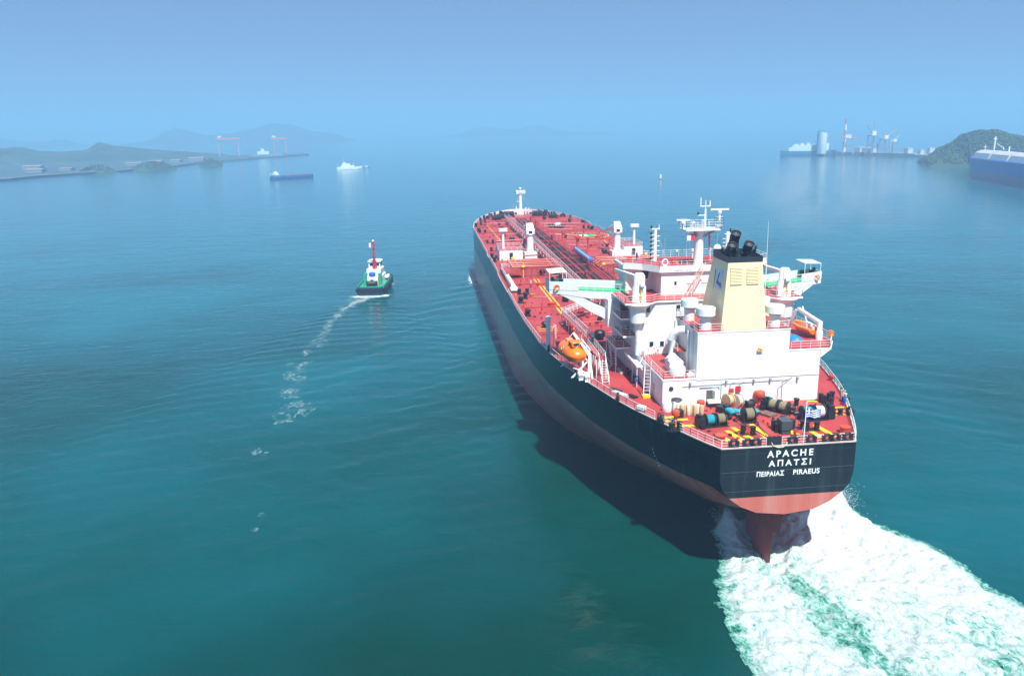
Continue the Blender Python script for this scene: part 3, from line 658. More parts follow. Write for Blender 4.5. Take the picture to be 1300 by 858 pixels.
# ------------------------------------------------------------------ railings
def edge(x0, x1, s, inset=.12, step=2.0):
    n = max(1, int((x1-x0)/step)); return [(x0+(x1-x0)*i/n, s*(dw(x0+(x1-x0)*i/n)-inset), dz(x0+(x1-x0)*i/n)) for i in range(n+1)]
for nm, a, b, s in (('port', .1, 9.8, 1), ('port', 11.6, 47, 1), ('port', 49, 102, 1), ('port', 128, 158, 1), ('port', 164, 228, 1), ('stbd', .1, 60, -1), ('stbd', 62, 150, -1), ('stbd', 152, 228, -1)):
    rail(mb := MB(), edge(a, b, s), r=.04 if a < 60 else .055).build('railing', railw, SHIP, smooth=False)
mb = MB()
for a, b in ((8.5, 7.6), (6.4, 5.7), (4.9, 4.6), (3.7, 2.9), (.9, -.1), (-1.0, -2.3), (-3.4, -4.4), (-5.3, -5.6), (-6.5, -7.1), (-8.0, -8.5)):
    rail(mb, [(.15, a, ZD), (.15, b, ZD)], sp=.9).cut()
mb.builds('railing', railw, SHIP, smooth=False)

# ------------------------------------------------------------------ deckhouse, casing, funnel
def window(x, y, z, parent, w_=.55, h_=.8, side='aft'):
    mb = MB(); e = .07
    if side == 'aft':
        mb.box(x-.05, x+.03, y-w_/2, y+w_/2, z-h_/2, z+h_/2); mb.mi = 1; mb.box(x-.065, x-.02, y-w_/2+e, y+w_/2-e, z-h_/2+e, z+h_/2-e)
    else:
        mb.box(x-w_/2, x+w_/2, *sorted((y-.03*side, y+.05*side)), z-h_/2, z+h_/2); mb.mi = 1; mb.box(x-w_/2+e, x+w_/2-e, *sorted((y+.02*side, y+.065*side)), z-h_/2+e, z+h_/2-e)
    mb.build('window', [white, glass], parent, smooth=False)
def topred(mb_pts, z, parent, name='deck_top'):
    mb = MB(); mb.add([(x, y, z) for x, y in mb_pts], [tuple(range(len(mb_pts)))]); mb.build(name, DECKM, parent, smooth=False)
mb = MB(); mb.box(16, 47, -11.35, 11.3, ZD-.1, 22.25); 
mb.box(15.93, 16.05, -11.35, 11.3, 22.05, 22.3); mb.box(16, 47, 11.25, 11.42, 22.05, 22.3)
house = mb.build('deckhouse', white, SHIP, smooth=False)
topred([(16.1, -11.2), (47, -11.2), (47, 11.2), (16.1, 11.2)], 22.262, house, 'house_top')
# details on the aft wall: door, pipes, lamps, fire boxes, louvre
mb = MB(); mb.box(15.96, 16.06, 4.1, 5.0, ZD+.15, ZD+2.2); mb.build('door', mat('door_dark', (.10, .10, .08), .6), house, smooth=False)
mb = MB(); mb.box(15.2, 15.98, 3.4, 4.02, ZD+.15, ZD+2.25, rz=.0); mb.build('open_door_leaf', white, house, smooth=False)
mb = MB()
for y0 in (2.9, 1.6, .2, -6.0): mb.tube([(15.9, y0, ZD), (15.9, y0, ZD+3.0), (15.9, y0-.7, ZD+3.3)], .05, 6).cut()
mb.tube([(15.88, 8.5, 21.2), (15.88, 3.6, 21.3), (15.88, -7, 21.5)], .04, 5).cut(); mb.tube([(15.88, 6, 20.9), (15.88, 3.2, 20.9), (15.88, 3.2, 19.2)], .06, 6).cut()
mb.tube([(15.9, -7.4, 21.8), (15.9, -5.4, 20.2), (15.9, -5.4, 18.3)], .05, 5)
mb.builds('wall_pipe', grey, house, smooth=False)
mb = MB(); mb.box(15.7, 15.98, 1.15, 1.75, 19.9, 20.5).cut(); mb.box(15.75, 15.98, .1, .8, 20.0, 20.8); mb.builds('fire_box', mat('fire_red', (.65, .02, .02), .4), house, smooth=False)
mb = MB(); mb.cyl((15.9, 10.1, 20.9), (16.02, 10.1, 20.9), .32, n=14); mb.build('wall_vent', dark, house)
mb = MB()
for y in (7.4, 2.2, -1.8, -4.2, -8.2): mb.box(15.6, 15.95, y-.15, y+.15, 21.6, 21.8); mb.cyl((15.7, y, 21.6), (15.7, y, 21.4), .12, n=8).cut()
mb.builds('wall_lamp', grey, house, smooth=False)
for x in (20, 24.5, 29): 
    mb = MB(); mb.box(x, x+.85, 11.28, 11.36, ZD+.3, ZD+2.2); mb.build('door', grey, house, smooth=False)
mb = MB(); mb.box(24.4, 24.8, 11.3, 11.65, ZD+1.5, ZD+2.1); mb.builds('fire_box', mat('fire_red', (.65, .02, .02), .4), house, smooth=False)
# starboard block up to the boat deck
mb = MB(); mb.box(16.004, 30, -11.352, -6.3, 22.2, 25.55); mb.prism([(16.004, -6.3), (16.004, -12.9), (19.5, -14.9), (33, -14.9), (33, -6.3)], 25.5, 25.76)
mb.add([(16.004, -11.3, 24.3), (16.004, -12.85, 25.52), (16.004, -11.3, 25.52), (30, -11.3, 24.0), (30, -14.8, 25.52), (30, -11.3, 25.52)], [(0, 1, 2), (0, 3, 4, 1), (3, 5, 4)])
bd = mb.build('boat_deck', white, SHIP, smooth=False)
topred([(16.1, -6.6), (16.1, -12.8), (19.5, -14.8), (32.9, -14.8), (32.9, -6.6)], 25.77, bd, 'house_top')
rail(mb := MB(), [(16.1, -7.0, 25.77), (16.1, -12.7, 25.77), (19.5, -14.75, 25.77), (32.8, -14.75, 25.77)]).build('railing', railw, bd, smooth=False)
# casing
mb = MB(); mb.box(16.002, 26, -6.72, 6.55, 22.2, 28.7); mb.box(15.95, 26.05, -6.78, 6.61, 28.62, 28.82)
mb.box(15.9, 16.0, -11.3, 6.5, 21.95, 22.02)
casing = mb.build('engine_casing', white, SHIP, smooth=False, bevel=.04)
topred([(16.0, -6.7), (26, -6.7), (26, 6.5), (16.0, 6.5)], 28.835, casing, 'house_top')
rail(mb := MB(), [(16.05, 2.9, 28.82), (16.05, 6.5, 28.82), (25.9, 6.5, 28.82), (25.9, -6.6, 28.82), (16.05, -6.6, 28.82), (16.05, -3.4, 28.82)]).build('railing', railw, casing, smooth=False)
mb = MB(); mb.sph((15.9, -2.4, 26.1), .28, n=10, k=6); mb.box(15.7, 15.98, -2.8, -2.0, 25.75, 26.0); mb.build('flood_lamp', mat('lamp_amber', (.7, .4, .15), .4), casing)
mb = MB()   # port side ducts and ladders on the casing wall
mb.sweep([(22.6, 8.2, 22.6), (22.6, 8.2, 26.2), (22.3, 7.9, 27.3), (21.8, 7.2, 27.8), (21.4, 6.5, 27.9)], .62, 14).cut()
mb.cyl((19.6, 6.7, 22.3), (19.6, 6.7, 28.2), .18, n=10).cut(); mb.cyl((24.7, 6.9, 22.3), (24.7, 6.9, 28.6), .3, n=12).cut()
for y in (6.65,): 
    for x in (17.6, 18.1): mb.cyl((x, y, 22.4), (x, y, 28.6), .035, n=5)
    for i in range(18): mb.cyl((17.6, y, 22.6+.34*i), (18.1, y, 22.6+.34*i), .025, n=4)
mb.builds('casing_duct', white, casing)
mb = MB(); mb.box(20.5, 24.2, 6.5, 7.9, 24.9, 25.0); mb.build('casing_grating', dred, casing, smooth=False)
rail(mb := MB(), [(20.5, 7.9, 25), (24.2, 7.9, 25)], h=1).build('railing', railw, casing, smooth=False)
# funnel
FB = dict(xa=16.2, xf=25.5, y=3.25, z=28.8); FT = dict(xa=16.75, xf=23.0, y=2.42, z=38.2)
def ring(t): 
    g = lambda k: FB[k]*(1-t)+FT[k]*t
    c = .35; xa, xf, y, z = g('xa'), g('xf'), g('y'), g('z')
    return [(xa, -y, z), (xf-c, -y, z), (xf, -y+c, z), (xf, y-c, z), (xf-c, y, z), (xa, y, z)]
def loft(mb, rings, cap=True):
    n = len(rings[0]); vs = [p for r_ in rings for p in r_]; fs = [(i*n+j, i*n+(j+1) % n, (i+1)*n+(j+1) % n, (i+1)*n+j) for i in range(len(rings)-1) for j in range(n)]
    if cap: fs += [tuple(range(n)), tuple(range((len(rings)-1)*n, len(rings)*n))]
    mb.add(vs, fs)
mb = MB(); loft(mb, [ring(0), ring(.5), ring(.995)]); FUN = mb.build('funnel', funnel_y, SHIP, smooth=False)
mb = MB(); r0_ = ring(.995); r1_ = [(x+(.03 if x > 20 else -.03), y*1.012, 38.95+(.25 if x > 20 else 0)) for x, y, z in r0_]; loft(mb, [r0_, r1_], False)
r2_ = [(x+(-.14 if x > 20 else .14), y*.95, z-.02) for x, y, z in r1_]; loft(mb, [r1_, r2_], False); r3_ = [(x, y, 38.25) for x, y, z in r2_]; loft(mb, [r2_, r3_], False); mb.add(r3_, [tuple(range(6))])
mb.build('funnel_cap', soot, FUN, smooth=False)
def exh(x, y, z0, z1, r, lean=-.0, nm='exhaust_pipe', tilt=.55):
    mb = MB(); n = 22; prof = []
    mb.cyl((x, y, z0), (x, y, z0+(z1-z0)*.6), r*1.05, n=n); a = Vector((x, y, z0+(z1-z0)*.6)); b = Vector((x-tilt*.5, y, z1))
    mb.cyl(a, b, r*.98, n=n, cap=False); mb.torus(b, r*.97, r*.12, nrm=(-.55, 0, 1), n=n)
    mb.cyl(b-Vector((-.1, 0, .45)), b-Vector((-.1, 0, .4)), r*.9, n=n)
    for k in range(3): mb.torus(a.lerp(b, .15+.3*k), r*1.0, r*.05, n=n)
    o = mb.build(nm, soot, FUN)
    g = MB(); nv = Vector((-.55, 0, 1)).normalized(); ax = Vector((0, 1, 0)); ay = nv.cross(ax); c = b-nv*.12
    for k in range(6): t = math.pi*k/6; d = (ax*math.cos(t)+ay*math.sin(t))*r*.95; g.cyl(c-d, c+d, .035, n=4)
    g.torus(b+nv*.02, r*.98, r*.06, nrm=tuple(nv), n=22); g.build('spark_screen', mat('ash_grey', (.16, .15, .16), .7), FUN, smooth=False)
exh(21.3, .05, 38.2, 41.7, .70, tilt=1.6); exh(18.6, 1.55, 38.2, 40.5, .66, tilt=1.6); exh(18.7, -.9, 38.2, 40.55, .66, tilt=1.6)
mb = MB()
for x, y, h_, r_ in ((17.6, 1.9, 1.7, .12), (17.7, 1.05, 1.6, .14), (17.5, .35, 1.2, .11), (17.5, -1.3, 1.6, .13), (17.9, -1.75, 1.9, .16), (20.4, 1.9, 1.1, .12), (22, 1.4, 1.3, .14)):
    mb.sweep([(x, y, 38.2), (x, y, 38.2+h_*.8), (x-.15, y, 38.2+h_), (x-.35, y, 38.2+h_+.05)], r_, 8).cut()
mb.builds('vent_pipe', soot, FUN)
# louvres on the aft face
def aft_x(z): t = (z-28.8)/9.4; return FB['xa']*(1-t)+FT['xa']*t
for y0, y1 in ((2.1, .42), (-.22, -1.95)):
    fr = MB(); za, zb = 35.2, 37.55; fr.extr([(aft_x(za)-.02, y0, za), (aft_x(za)-.02, y1, za), (aft_x(zb)-.02, y1, zb), (aft_x(zb)-.02, y0, zb)], (.05, 0, 0))
    for i in range(12):
        z = za+.1+i*(zb-za-.15)/11; fr.extr([(aft_x(z)-.03, y0, z-.02), (aft_x(z)-.03, y1, z-.02), (aft_x(z)-.14, y1, z-.1), (aft_x(z)-.14, y0, z-.1)], (0, 0, .05), mi=1)
    fr.build('louvre', [louv_y, funnel_y], FUN, smooth=False)
# emblem plates on both funnel sides
for s in (1, -1):
    def py(x, z): t = (z-28.8)/9.4; return s*(FB['y']*(1-t)+FT['y']*t)
    def plate(pts, off, nm, m): 
        mb = MB(); mb.extr([(x, py(x, z)+s*off, z) for x, z in pts], (0, s*.02, 0)); return mb.build(nm, m, FUN, smooth=False)
    plate([(20.8, 34.1), (18.0, 34.1), (18.0, 36.9), (20.8, 36.9)], .005, 'emblem_plate', mat('emblem_ground', (.52, .68, .80), .4))
    mb = MB()
    for pts in ([(19.55, 36.4), (19.2, 36.4), (19.75, 34.95), (20.1, 34.95)], [(20.15, 35.25), (20.1, 34.8), (18.45, 34.55), (18.45, 35.0)], [(18.6, 34.4), (18.25, 34.4), (18.3, 35.1), (18.65, 35.1)]):
        mb.extr([(x, py(x, z)+s*.03, z) for x, z in pts], (0, s*.02, 0))
    mb.build('emblem_mark', mat('emblem_blue', (.01, .06, .25), .4), FUN, smooth=False)
mb = MB(); mb.cyl((21.15, 2.85, 32.4), (20.9, 2.62, 36.6), .05, n=5); mb.build('side_ladder', dark, FUN, smooth=False)
# mushroom ventilators
def mushroom(x, y, z, h, r, parent, m=white, nm='ventilator'):
    mb = MB(); mb.lathe([(r*.62, 0), (r*.62, h*.5), (r*.66, h*.52), (r*.66, h*.56)], (x, y, z), 24)
    v = mb.build(nm, m, parent)
    mb = MB(); mb.lathe([(r*.6, h*.62), (r*1.04, h*.63), (r*1.04, h*.93), (r*.98, h*.96), (.01, h)], (x, y, z), 28); mb.build('ventilator_head', m, v)
mushroom(17.6, 5.0, 28.8, 3.3, 1.28, SHIP); mushroom(23.4, 5.4, 28.8, 3.3, 1.22, SHIP); mushroom(17.6, -5.0, 28.8, 3.2, 1.28, SHIP); mushroom(23.4, -5.4, 28.8, 3.2, 1.22, SHIP)
# port house roof: tanks, box, rails
for (x, y, r_, h_) in ((17.9, 8.7, 1.15, 1.2),):
    mb = MB(); mb.lathe([(r_*.97, 0), (r_, .1), (r_, h_*.85), (r_*.94, h_), (.01, h_+.08)], (x, y, 22.28), 26); mb.build('water_tank', white, house)
mb = MB(); mb.box(19.2, 21.6, 7.4, 9.4, 22.28, 23.8); mb.lathe([(.9, 0), (.9, .3), (.3, .9), (.01, .95)], (20.6, 8.6, 23.8), 18); mb.build('vent_box', white, house)
mb = MB(); mb.box(16.5, 17.2, 6.6, 7.6, 22.28, 22.7); mb.cyl((16.9, 7.1, 22.7), (16.9, 7.1, 22.95), .25, n=10); mb.build('hatch', white, house, smooth=False)
rail(mb := MB(), [(28.8, 11.2, 22.27), (16.15, 11.2, 22.27), (16.15, 6.7, 22.27)]).build('railing', railw, house, smooth=False)
# ------------------------------------------------------------------ accommodation tower, bridge, wings
mb = MB(); mb.box(29, 45, -11.25, 11.25, 22.26, 30.45); 
tower = mb.build('accommodation_block', white, SHIP, smooth=False, bevel=.05)
for (y, z) in ((10.0, 29.35), (5.3, 29.5), (2.8, 29.5), (-2.8, 29.5), (-6, 29.5), (9.35, 23.9), (7.7, 23.9)): window(29, y, z, tower, .75, .95)
for z in (23.9, 26.7, 29.4):
    for x in (38.5, 41.5, 43.6): window(x, 11.27, z, tower, side=1)
# top deck slab with side overhangs
mb = MB(); SL = [(28.75, -8.8), (28.75, 8.8), (27.7, 9.8), (27.7, 13.9), (45.5, 13.9), (45.5, -13.9), (27.7, -13.9), (27.7, -9.8)]; mb.prism(SL, 30.42, 30.66)
slab = mb.build('bridge_deck', white, SHIP, smooth=False)
topred([(28.85, -8.8), (28.85, 8.8), (27.8, 9.85), (27.8, 13.8), (45.4, 13.8), (45.4, -13.8), (27.8, -13.8), (27.8, -9.85)], 30.67, slab, 'bridge_deck_top')
rail(mb := MB(), [(33, 13.8, 30.66), (27.8, 13.8, 30.66), (27.8, 9.8, 30.66), (28.85, 8.7, 30.66), (28.85, -8.7, 30.66), (27.8, -9.8, 30.66), (27.8, -13.8, 30.66), (33, -13.8, 30.66)], sp=1.3).build('railing', railw, slab, smooth=False)
# sponsons carrying the provision cranes
for s in (1, -1):
    mb = MB(); mb.lathe([(.25, -6.2), (.55, -3.2), (1.15, -2.9), (1.25, -.8), (1.9, -.1), (1.9, 0)], (28.9, s*11.6, 30.42), 24); mb.cyl((29.1, s*11.4, 22.3), (29.1, s*11.4, 27.4), .5, n=14)
    mb.build('crane_sponson', white, slab)
# bridge house
mb = MB()
poly = [(33, -6.9), (33, 6.9), (38, 6.9), (38, 11.3), (43, 11.3), (43.6, 8.5), (43.6, -8.5), (43, -11.3), (38, -11.3), (38, -6.9)]
mb.prism(poly, 30.66, 34.3)
rp = [(32.6, -7.3), (32.6, 7.3), (35.5, 9.2), (37.4, 11.9), (43.6, 11.9), (44.2, 8.8), (44.2, -8.8), (43.6, -11.9), (37.4, -11.9), (35.5, -9.2)]
mb.prism(rp, 34.3, 34.9)
for a, b in ((0, 1), (1, 2), (2, 3), (8, 9), (9, 0)):
    (xa_, ya_), (xb_, yb_) = rp[a], rp[b]; mb.extr([(xa_, ya_, 34.89), (xb_, yb_, 34.89), (xb_+.08, yb_, 34.89), (xa_+.08, ya_, 34.89)], (0, 0, .42))
# slanting fairing plates under the roof at the port and starboard quarter
for s in (1, -1):
    mb.add([(38.0, s*6.9, 34.3), (37.4, s*11.8, 34.3), (38.0, s*9.9, 31.6), (38.3, s*6.9, 34.3), (37.7, s*11.8, 34.3), (38.3, s*9.9, 31.6)], [(0, 1, 2), (3, 5, 4), (0, 2, 5, 3), (1, 4, 5, 2)])
bridge = mb.build('navigation_bridge', white, SHIP, smooth=False)
topred([(33, -7.1), (33, 7.1), (35.6, 9), (37.6, 11.6), (43.4, 11.6), (44.0, 8.6), (44.0, -8.6), (43.4, -11.6), (37.6, -11.6), (35.6, -9)], 34.91, bridge, 'bridge_roof_top')
for s in (1, -1):
    mb = MB(); mb.box(37.9, 37.99, *sorted((s*7.3, s*9.6)), 32.4, 33.9); mb.mi = 1; mb.extr([(37.87, s*7.5, 33.75), (37.87, s*9.5, 33.75), (37.87, s*9.0, 32.5), (37.87, s*7.7, 32.5)], (.04, 0, 0)); mb.build('window', [white, glass], bridge, smooth=False)
window(33, 4.6, 32.5, bridge, .5, .7); window(33, -4.6, 32.5, bridge, .5, .7)
mb = MB()
for y in (1.8, -.5): mb.box(32.9, 32.99, y, y+.9, 32.4, 33.0).cut()
mb.builds('wall_panel', white, bridge, smooth=False)
mb = MB(); r_ = random.Random(3); y = 4.9
for i in range(9):      # worn, unreadable row of grey characters high on the aft wall
    w_ = r_.uniform(.12, .3); mb.box(32.56, 32.6, y-w_, y, 34.5, 34.5+r_.uniform(.14, .2)); y -= w_+r_.uniform(.08, .2)
mb.build('worn_writing', mat('faded_grey', (.38, .40, .42), .6), bridge, smooth=False)
mb = MB(); stair(mb, (31.4, 3.4, 30.7), (32.3, .4, 34.6), .5, 14); mb.build('bridge_ladder', mat('ladder_pink', (.7, .45, .4), .5), bridge, smooth=False)
rail(mb := MB(), [(x, y, 34.9) for x, y in rp]+[(32.6, -7.3, 34.9)], sp=1.4, r=.03).build('railing', railw, bridge, smooth=False)
# bridge wings
for s in (1, -1):
    P = lambda x, y, z: (x, s*y, z)
    mb = MB()
    aft = lambda y: 35.5+(y-11.3)*(40.9-35.5)/12.0; fw = lambda y: aft(y)+3.9
    ys_ = [11.3, 14, 17, 19.2, 21.3, 23.3]
    bot = [29.6, 29.6, 29.5, 29.75, 30.0, 30.0]
    # box girder under the wing deck
    for (a, b, za, zb) in zip(ys_[:-1], ys_[1:], bot[:-1], bot[1:]):
        mb.add([P(aft(a), a, za), P(aft(b), b, zb), P(fw(b), b, zb), P(fw(a), a, za), P(aft(a), a, 30.72), P(aft(b), b, 30.72), P(fw(b), b, 30.72), P(fw(a), a, 30.72)],
               [(0, 1, 2, 3), (7, 6, 5, 4), (0, 4, 5, 1), (1, 5, 6, 2), (2, 6, 7, 3), (3, 7, 4, 0)])
    # solid bulwarks: tip and outer part aft, whole length forward
    def bul(p, q, z0=30.7, z1=31.95, t=.08):
        p = Vector(P(*p, 0)); q = Vector(P(*q, 0)); d = (q-p).normalized(); n_ = Vector((-d.y, d.x, 0))*t/2
        mb.extr([p+n_+Vector((0, 0, z0)), q+n_+Vector((0, 0, z0)), q-n_+Vector((0, 0, z0)), p-n_+Vector((0, 0, z0))], (0, 0, z1-z0))
    bul((aft(18.9), 18.9), (aft(23.3), 23.3)); bul((aft(23.3), 23.3), (fw(23.3), 23.3)); bul((fw(23.3), 23.3), (fw(11.3), 11.3))
    # diagonal knee plate down to the tower side
    K = [(23.0, 30.0), (21.6, 29.9), (19.5, 28.9), (17, 27.3), (14.0, 25.9), (11.3, 24.6), (11.3, 26.4), (14, 27.6), (16.5, 28.7), (18.2, 29.6), (18.6, 29.9)]
    kp = [P(aft(y)+.05, y, z) for y, z in K]; n_ = len(kp)
    kq = [P(aft(y)+2.6, y, z) for y, z in K]
    mb.add(kp+kq, [tuple(range(n_)), tuple(range(2*n_-1, n_-1, -1))]+[(i, (i+1) % n_, n_+(i+1) % n_, n_+i) for i in range(n_)])
    wing = mb.build('bridge_wing', white, SHIP, smooth=False)
    mb = MB(); mb.add([P(aft(11.3)+.1, 11.4, 30.735), P(aft(23.2)+.1, 23.2, 30.735), P(fw(23.2)-.1, 23.2, 30.735), P(fw(11.4)-.1, 11.4, 30.735)], [(0, 1, 2, 3)]); mb.build('wing_deck', green, wing, smooth=False)
    rail(mb := MB(), [P(aft(11.4)+.05, 11.4, 30.7), P(aft(18.9)+.05, 18.9, 30.7)], h=1.25, sp=1.3).build('railing', railw, wing, smooth=False)
    mb = MB(); mb.tube([P(aft(11.4)+.05, 11.4, 32.0), P(aft(23.3), 23.3, 32.0)], .06, 6); mb.build('handrail', railw, wing, smooth=False)
    mb = MB(); x0, x1, y0, y1 = 41.2, 44.8, 20.4, 23.3
    mb.extr([P(x0, y0, 33.4), P(x0, y1, 33.3), P(x1, y1, 33.4), P(x1, y0, 33.5)], (0, 0, .1))
    for x in (x0, x1):
        for y in (y0, y1): mb.cyl(P(x, y-.08 if y == y1 else y+.05, 30.7), P(x, y-.08 if y == y1 else y+.05, 33.4), .06, n=6)
    mb.build('wing_canopy', white, wing, smooth=False)
    mb = MB(); mb.box(42.8, 43.4, s*21.0-.3, s*21.0+.3, 30.7, 31.9).cut(); mb.box(42.6, 43.1, s*22.4-.25, s*22.4+.25, 30.7, 32.0); mb.builds('wing_console', mat('console_navy', (.02, .05, .12), .5), wing, smooth=False)
    mb = MB(); mb.cyl(P(42.3, 22.6, 30.7), P(42.3, 22.6, 32.1), .07, n=6); mb.sph(P(42.3, 22.6, 32.25), .28, n=10, k=7); mb.build('searchlight', dark, wing)
    lb = MB(); c = P(aft(22.2)-.2, 22.2, 31.1); lb.torus(c, .42, .11, nrm=(1, 0, 0), n=24, k=8)
    lo = lb.build('lifebuoy', lifering); tag(lo, 'orange lifebuoy hung on the aft face of the %s bridge wing tip' % ('left' if s > 0 else 'right'), 'lifebuoy', 'lifebuoys on the bridge wings')
    # side platforms with stairs (port in view, starboard the same)
    for k, (z, xa, ya) in enumerate(((27.85, 30.2, 13.9), (25.05, 30.2, 13.5), (22.4, 33.4, 13.9))):
        mb = MB(); mb.box(xa, 41, min(s*11.2, s*ya), max(s*11.2, s*ya), z-.3, z)
        pl = mb.build('side_platform', white, SHIP, smooth=False)
        mb = MB(); y_a, y_b = sorted((s*11.3, s*(ya-.1))); mb.add([(xa+.1, y_a, z+.01), (40.9, y_a, z+.01), (40.9, y_b, z+.01), (xa+.1, y_b, z+.01)], [(0, 1, 2, 3)]); mb.build('platform_top', DECKM, pl, smooth=False)
        rail(mb := MB(), [(xa+.05, s*11.4, z), (xa+.05, s*(ya-.06), z), (40.9, s*(ya-.06), z)], sp=1.2).build('railing', railw, pl, smooth=False)
    for (a, b) in (((38.6, 12.6, 27.9), (34.6, 12.6, 30.66)), ((34.2, 12.5, 25.1), (37.8, 12.5, 27.85)), ((38.6, 12.5, 22.4), (34.8, 12.5, 25.05)), ((37, 13.2, ZD), (40.5, 13.2, 22.4))):
        mb = MB(); stair(mb, (a[0], s*a[1], a[2]), (b[0], s*b[1], b[2]), .8, 11); mb.build('stairway', railw, SHIP, smooth=False)
    mb = MB(); mb.box(36, 38.8, *sorted((s*12.6, s*14.6)), 25.2, 29.6); mb.build('stair_shaft', white, tower, smooth=False)
    # support posts of the lowest platform and side gallery roof
    mb = MB()
    for x in (34, 37.5, 40.8): mb.cyl((x, s*13.7, ZD), (x, s*13.7, 22.2), .09, n=6); mb.cyl((x, s*13.7, 20.2), (x+1.2, s*13.7, 20.2), .05, n=5).cut()
    mb.box(25.5, 33, *sorted((s*11.3, s*12.5)), 21.3, 21.45); mb.tube([(25.5, s*12.4, 21.5), (33, s*12.4, 21.6)], .16, 8).cut()
    for x in (25.7, 28.5): mb.cyl((x, s*12.4, ZD), (x, s*12.4, 21.3), .07, n=6).cut()
    mb.builds('gallery_frame', white, tower, smooth=False)
# external pipes near the tower's aft port corner
mb = MB(); r_ = random.Random(9)
for i in range(9):
    x = 28.7-i*.15; y = 8.2+i*.38; mb.tube([(x, y, 22.3), (x, y, 23.3+r_.random()*.5), (x-.6, y+.3, 23.6+r_.random()*.4)], .05, 6).cut()
mb.tube([(28.8, 10.5, 23.2), (26.5, 10.9, 23.2), (26.5, 11.5, 22.2), (26.4, 12, 21.4), (24.2, 12, 21.4)], .09, 8)
mb.builds('service_pipe', white, tower, smooth=False)
mb = MB()  # rope ladder-like gangway ladder at the port side house
stair(mb, (20.6, 12.3, ZD), (22.2, 11.7, 22.3), .9, 9)
mb.build('side_ladder', railw, house, smooth=False)
mb = MB(); mb.box(20.2, 21.3, 11.7, 12.9, ZD, ZD+.35); mb.build('ladder_step', yellow, house, smooth=False)

# ------------------------------------------------------------------ provision cranes
for s in (1, -1):
    mb = MB(); mb.lathe([(1.15, 0), (1.05, .15), (1.02, 2.2), (.85, 2.5), (.85, 3.9), (.6, 4.3), (.01, 4.35)], (29.2, s*11.4, 30.67), 24)
    mb.box(28.4, 29.0, s*11.4-.5, s*11.4+.5, 33.4, 34.6)
    cr_ = mb.build('provision_crane', white, SHIP)
    mb = MB(); mb.extr([(29.0, s*11.4-.35, 34.0), (29.0, s*11.4+.35, 34.0), (41, s*12.3+.2, 33.3), (41, s*12.3-.2, 33.3)], (0, 0, .5)); mb.build('crane_jib', white, cr_, smooth=False)
    mb = MB(); mb.box(27.9, 28.1, s*11.4-.1, s*11.4+.1, 30.9, 33.0); mb.box(28.0, 28.15, s*11.4-.3, s*11.4+.3, 31.6, 31.7); mb.build('yellow_ladder', yellow, cr_, smooth=False)
    mb = MB(); mb.cyl((28.0, s*11.0, 33.2), (28.0, s*11.6, 33.2), .38, n=14); mb.build('crane_winch', grey, cr_)

# ------------------------------------------------------------------ masts on the bridge roof
ZR = 34.9
mb = MB(); mb.lathe([(.85, 0), (.72, .3), (.70, 4.6), (.95, 5.3), (1.3, 5.6)], (35.5, .2, ZR), 20)
pt = [(34.0, -2.7), (34.0, 2.8), (35.2, 3.0), (37.0, 3.0), (37.4, 0), (37.0, -2.8), (35.2, -2.9)]
mb.prism(pt, 40.4, 40.6); mb.add([(34.6, 2.7, 40.42), (36.4, 2.7, 40.42), (36.2, .7, 39.3), (34.8, .7, 39.3)], [(0, 1, 2, 3)]); mb.add([(34.6, -2.6, 40.42), (36.4, -2.6, 40.42), (36.2, -.4, 39.3), (34.8, -.4, 39.3)], [(0, 1, 2, 3)])
mast = mb.build('radar_mast', white, SHIP)
rail(mb := MB(), [(x, y, 40.6) for x, y in pt]+[(34.0, -2.7, 40.6)], sp=.9, h=1.15).build('railing', railw, mast, smooth=False)
mb = MB(); mb.cyl((35.6, -.7, 40.6), (35.6, -.7, 43.6), .2, .14, n=10); mb.cyl((35.6, -.7, 43.6), (35.6, -.7, 45.0), .07, n=6); mb.box(35.5, 35.7, -1.5, .2, 44.0, 44.15)
for y in (-1.4, .1): mb.cyl((35.6, y, 44.1), (35.6, y, 44.9 if y < 0 else 45.4), .09, n=6)
mb.box(35.5, 35.7, -.6, .5, 42.6, 42.72); mb.box(35.4, 35.7, -.9, -.2, 41.8, 41.9)
mb.build('mast_pole', white, mast)
mb = MB()
for y, z in ((.45, 42.75), (-1.05, 41.5), (2.0, 41.9)): mb.cyl((35.6, y, z), (35.6, y, z+.38), .13, n=8).cut()
mb.builds('signal_lamp', black, mast)
def scanner(x, y, z, half, ang, parent):
    mb = MB(); mb.lathe([(.16, -1.6), (.16, -.5), (.3, -.45), (.3, -.1), (.12, 0)], (x, y, z), 12); c, s_ = math.cos(ang), math.sin(ang)
    mb.box(x-half, x+half, y-.11, y+.11, z, z+.24, rz=ang); mb.build('radar_scanner', white, parent)
scanner(35.4, -2.95, 43.4, 1.45, R(88), mast); scanner(35.4, 2.9, 41.9, 1.0, R(80), mast)
mb = MB(); mb.box(35.0, 35.9, -3.4, -2.5, 41.0, 41.1)
rail(mb, [(35.0, -3.4, 41.1), (35.0, -2.4, 41.1), (35.9, -2.4, 41.1), (35.9, -3.4, 41.1), (35.0, -3.4, 41.1)], sp=.8, h=1.3); mb.cyl((35.4, -2.9, 40.4), (35.4, -2.9, 41.0), .2, n=8)
mb.build('scanner_platform', railw, mast, smooth=False)
mb = MB()
for i in range(7): mb.cyl((35.2, 1.7-.35*i, 40.7), (35.2, 1.7-.35*i, 41.3+.3*(i % 2)),   .14, n=8).cut()
mb.sph((35.2, 1.3, 41.5), .33); mb.builds('mast_equipment', grey, mast)
mb = MB(); 
for y in (2.4, 1.9): mb.cyl((34.6, y, ZR), (34.3, y+.2, 40.4), .02, n=4).cut()
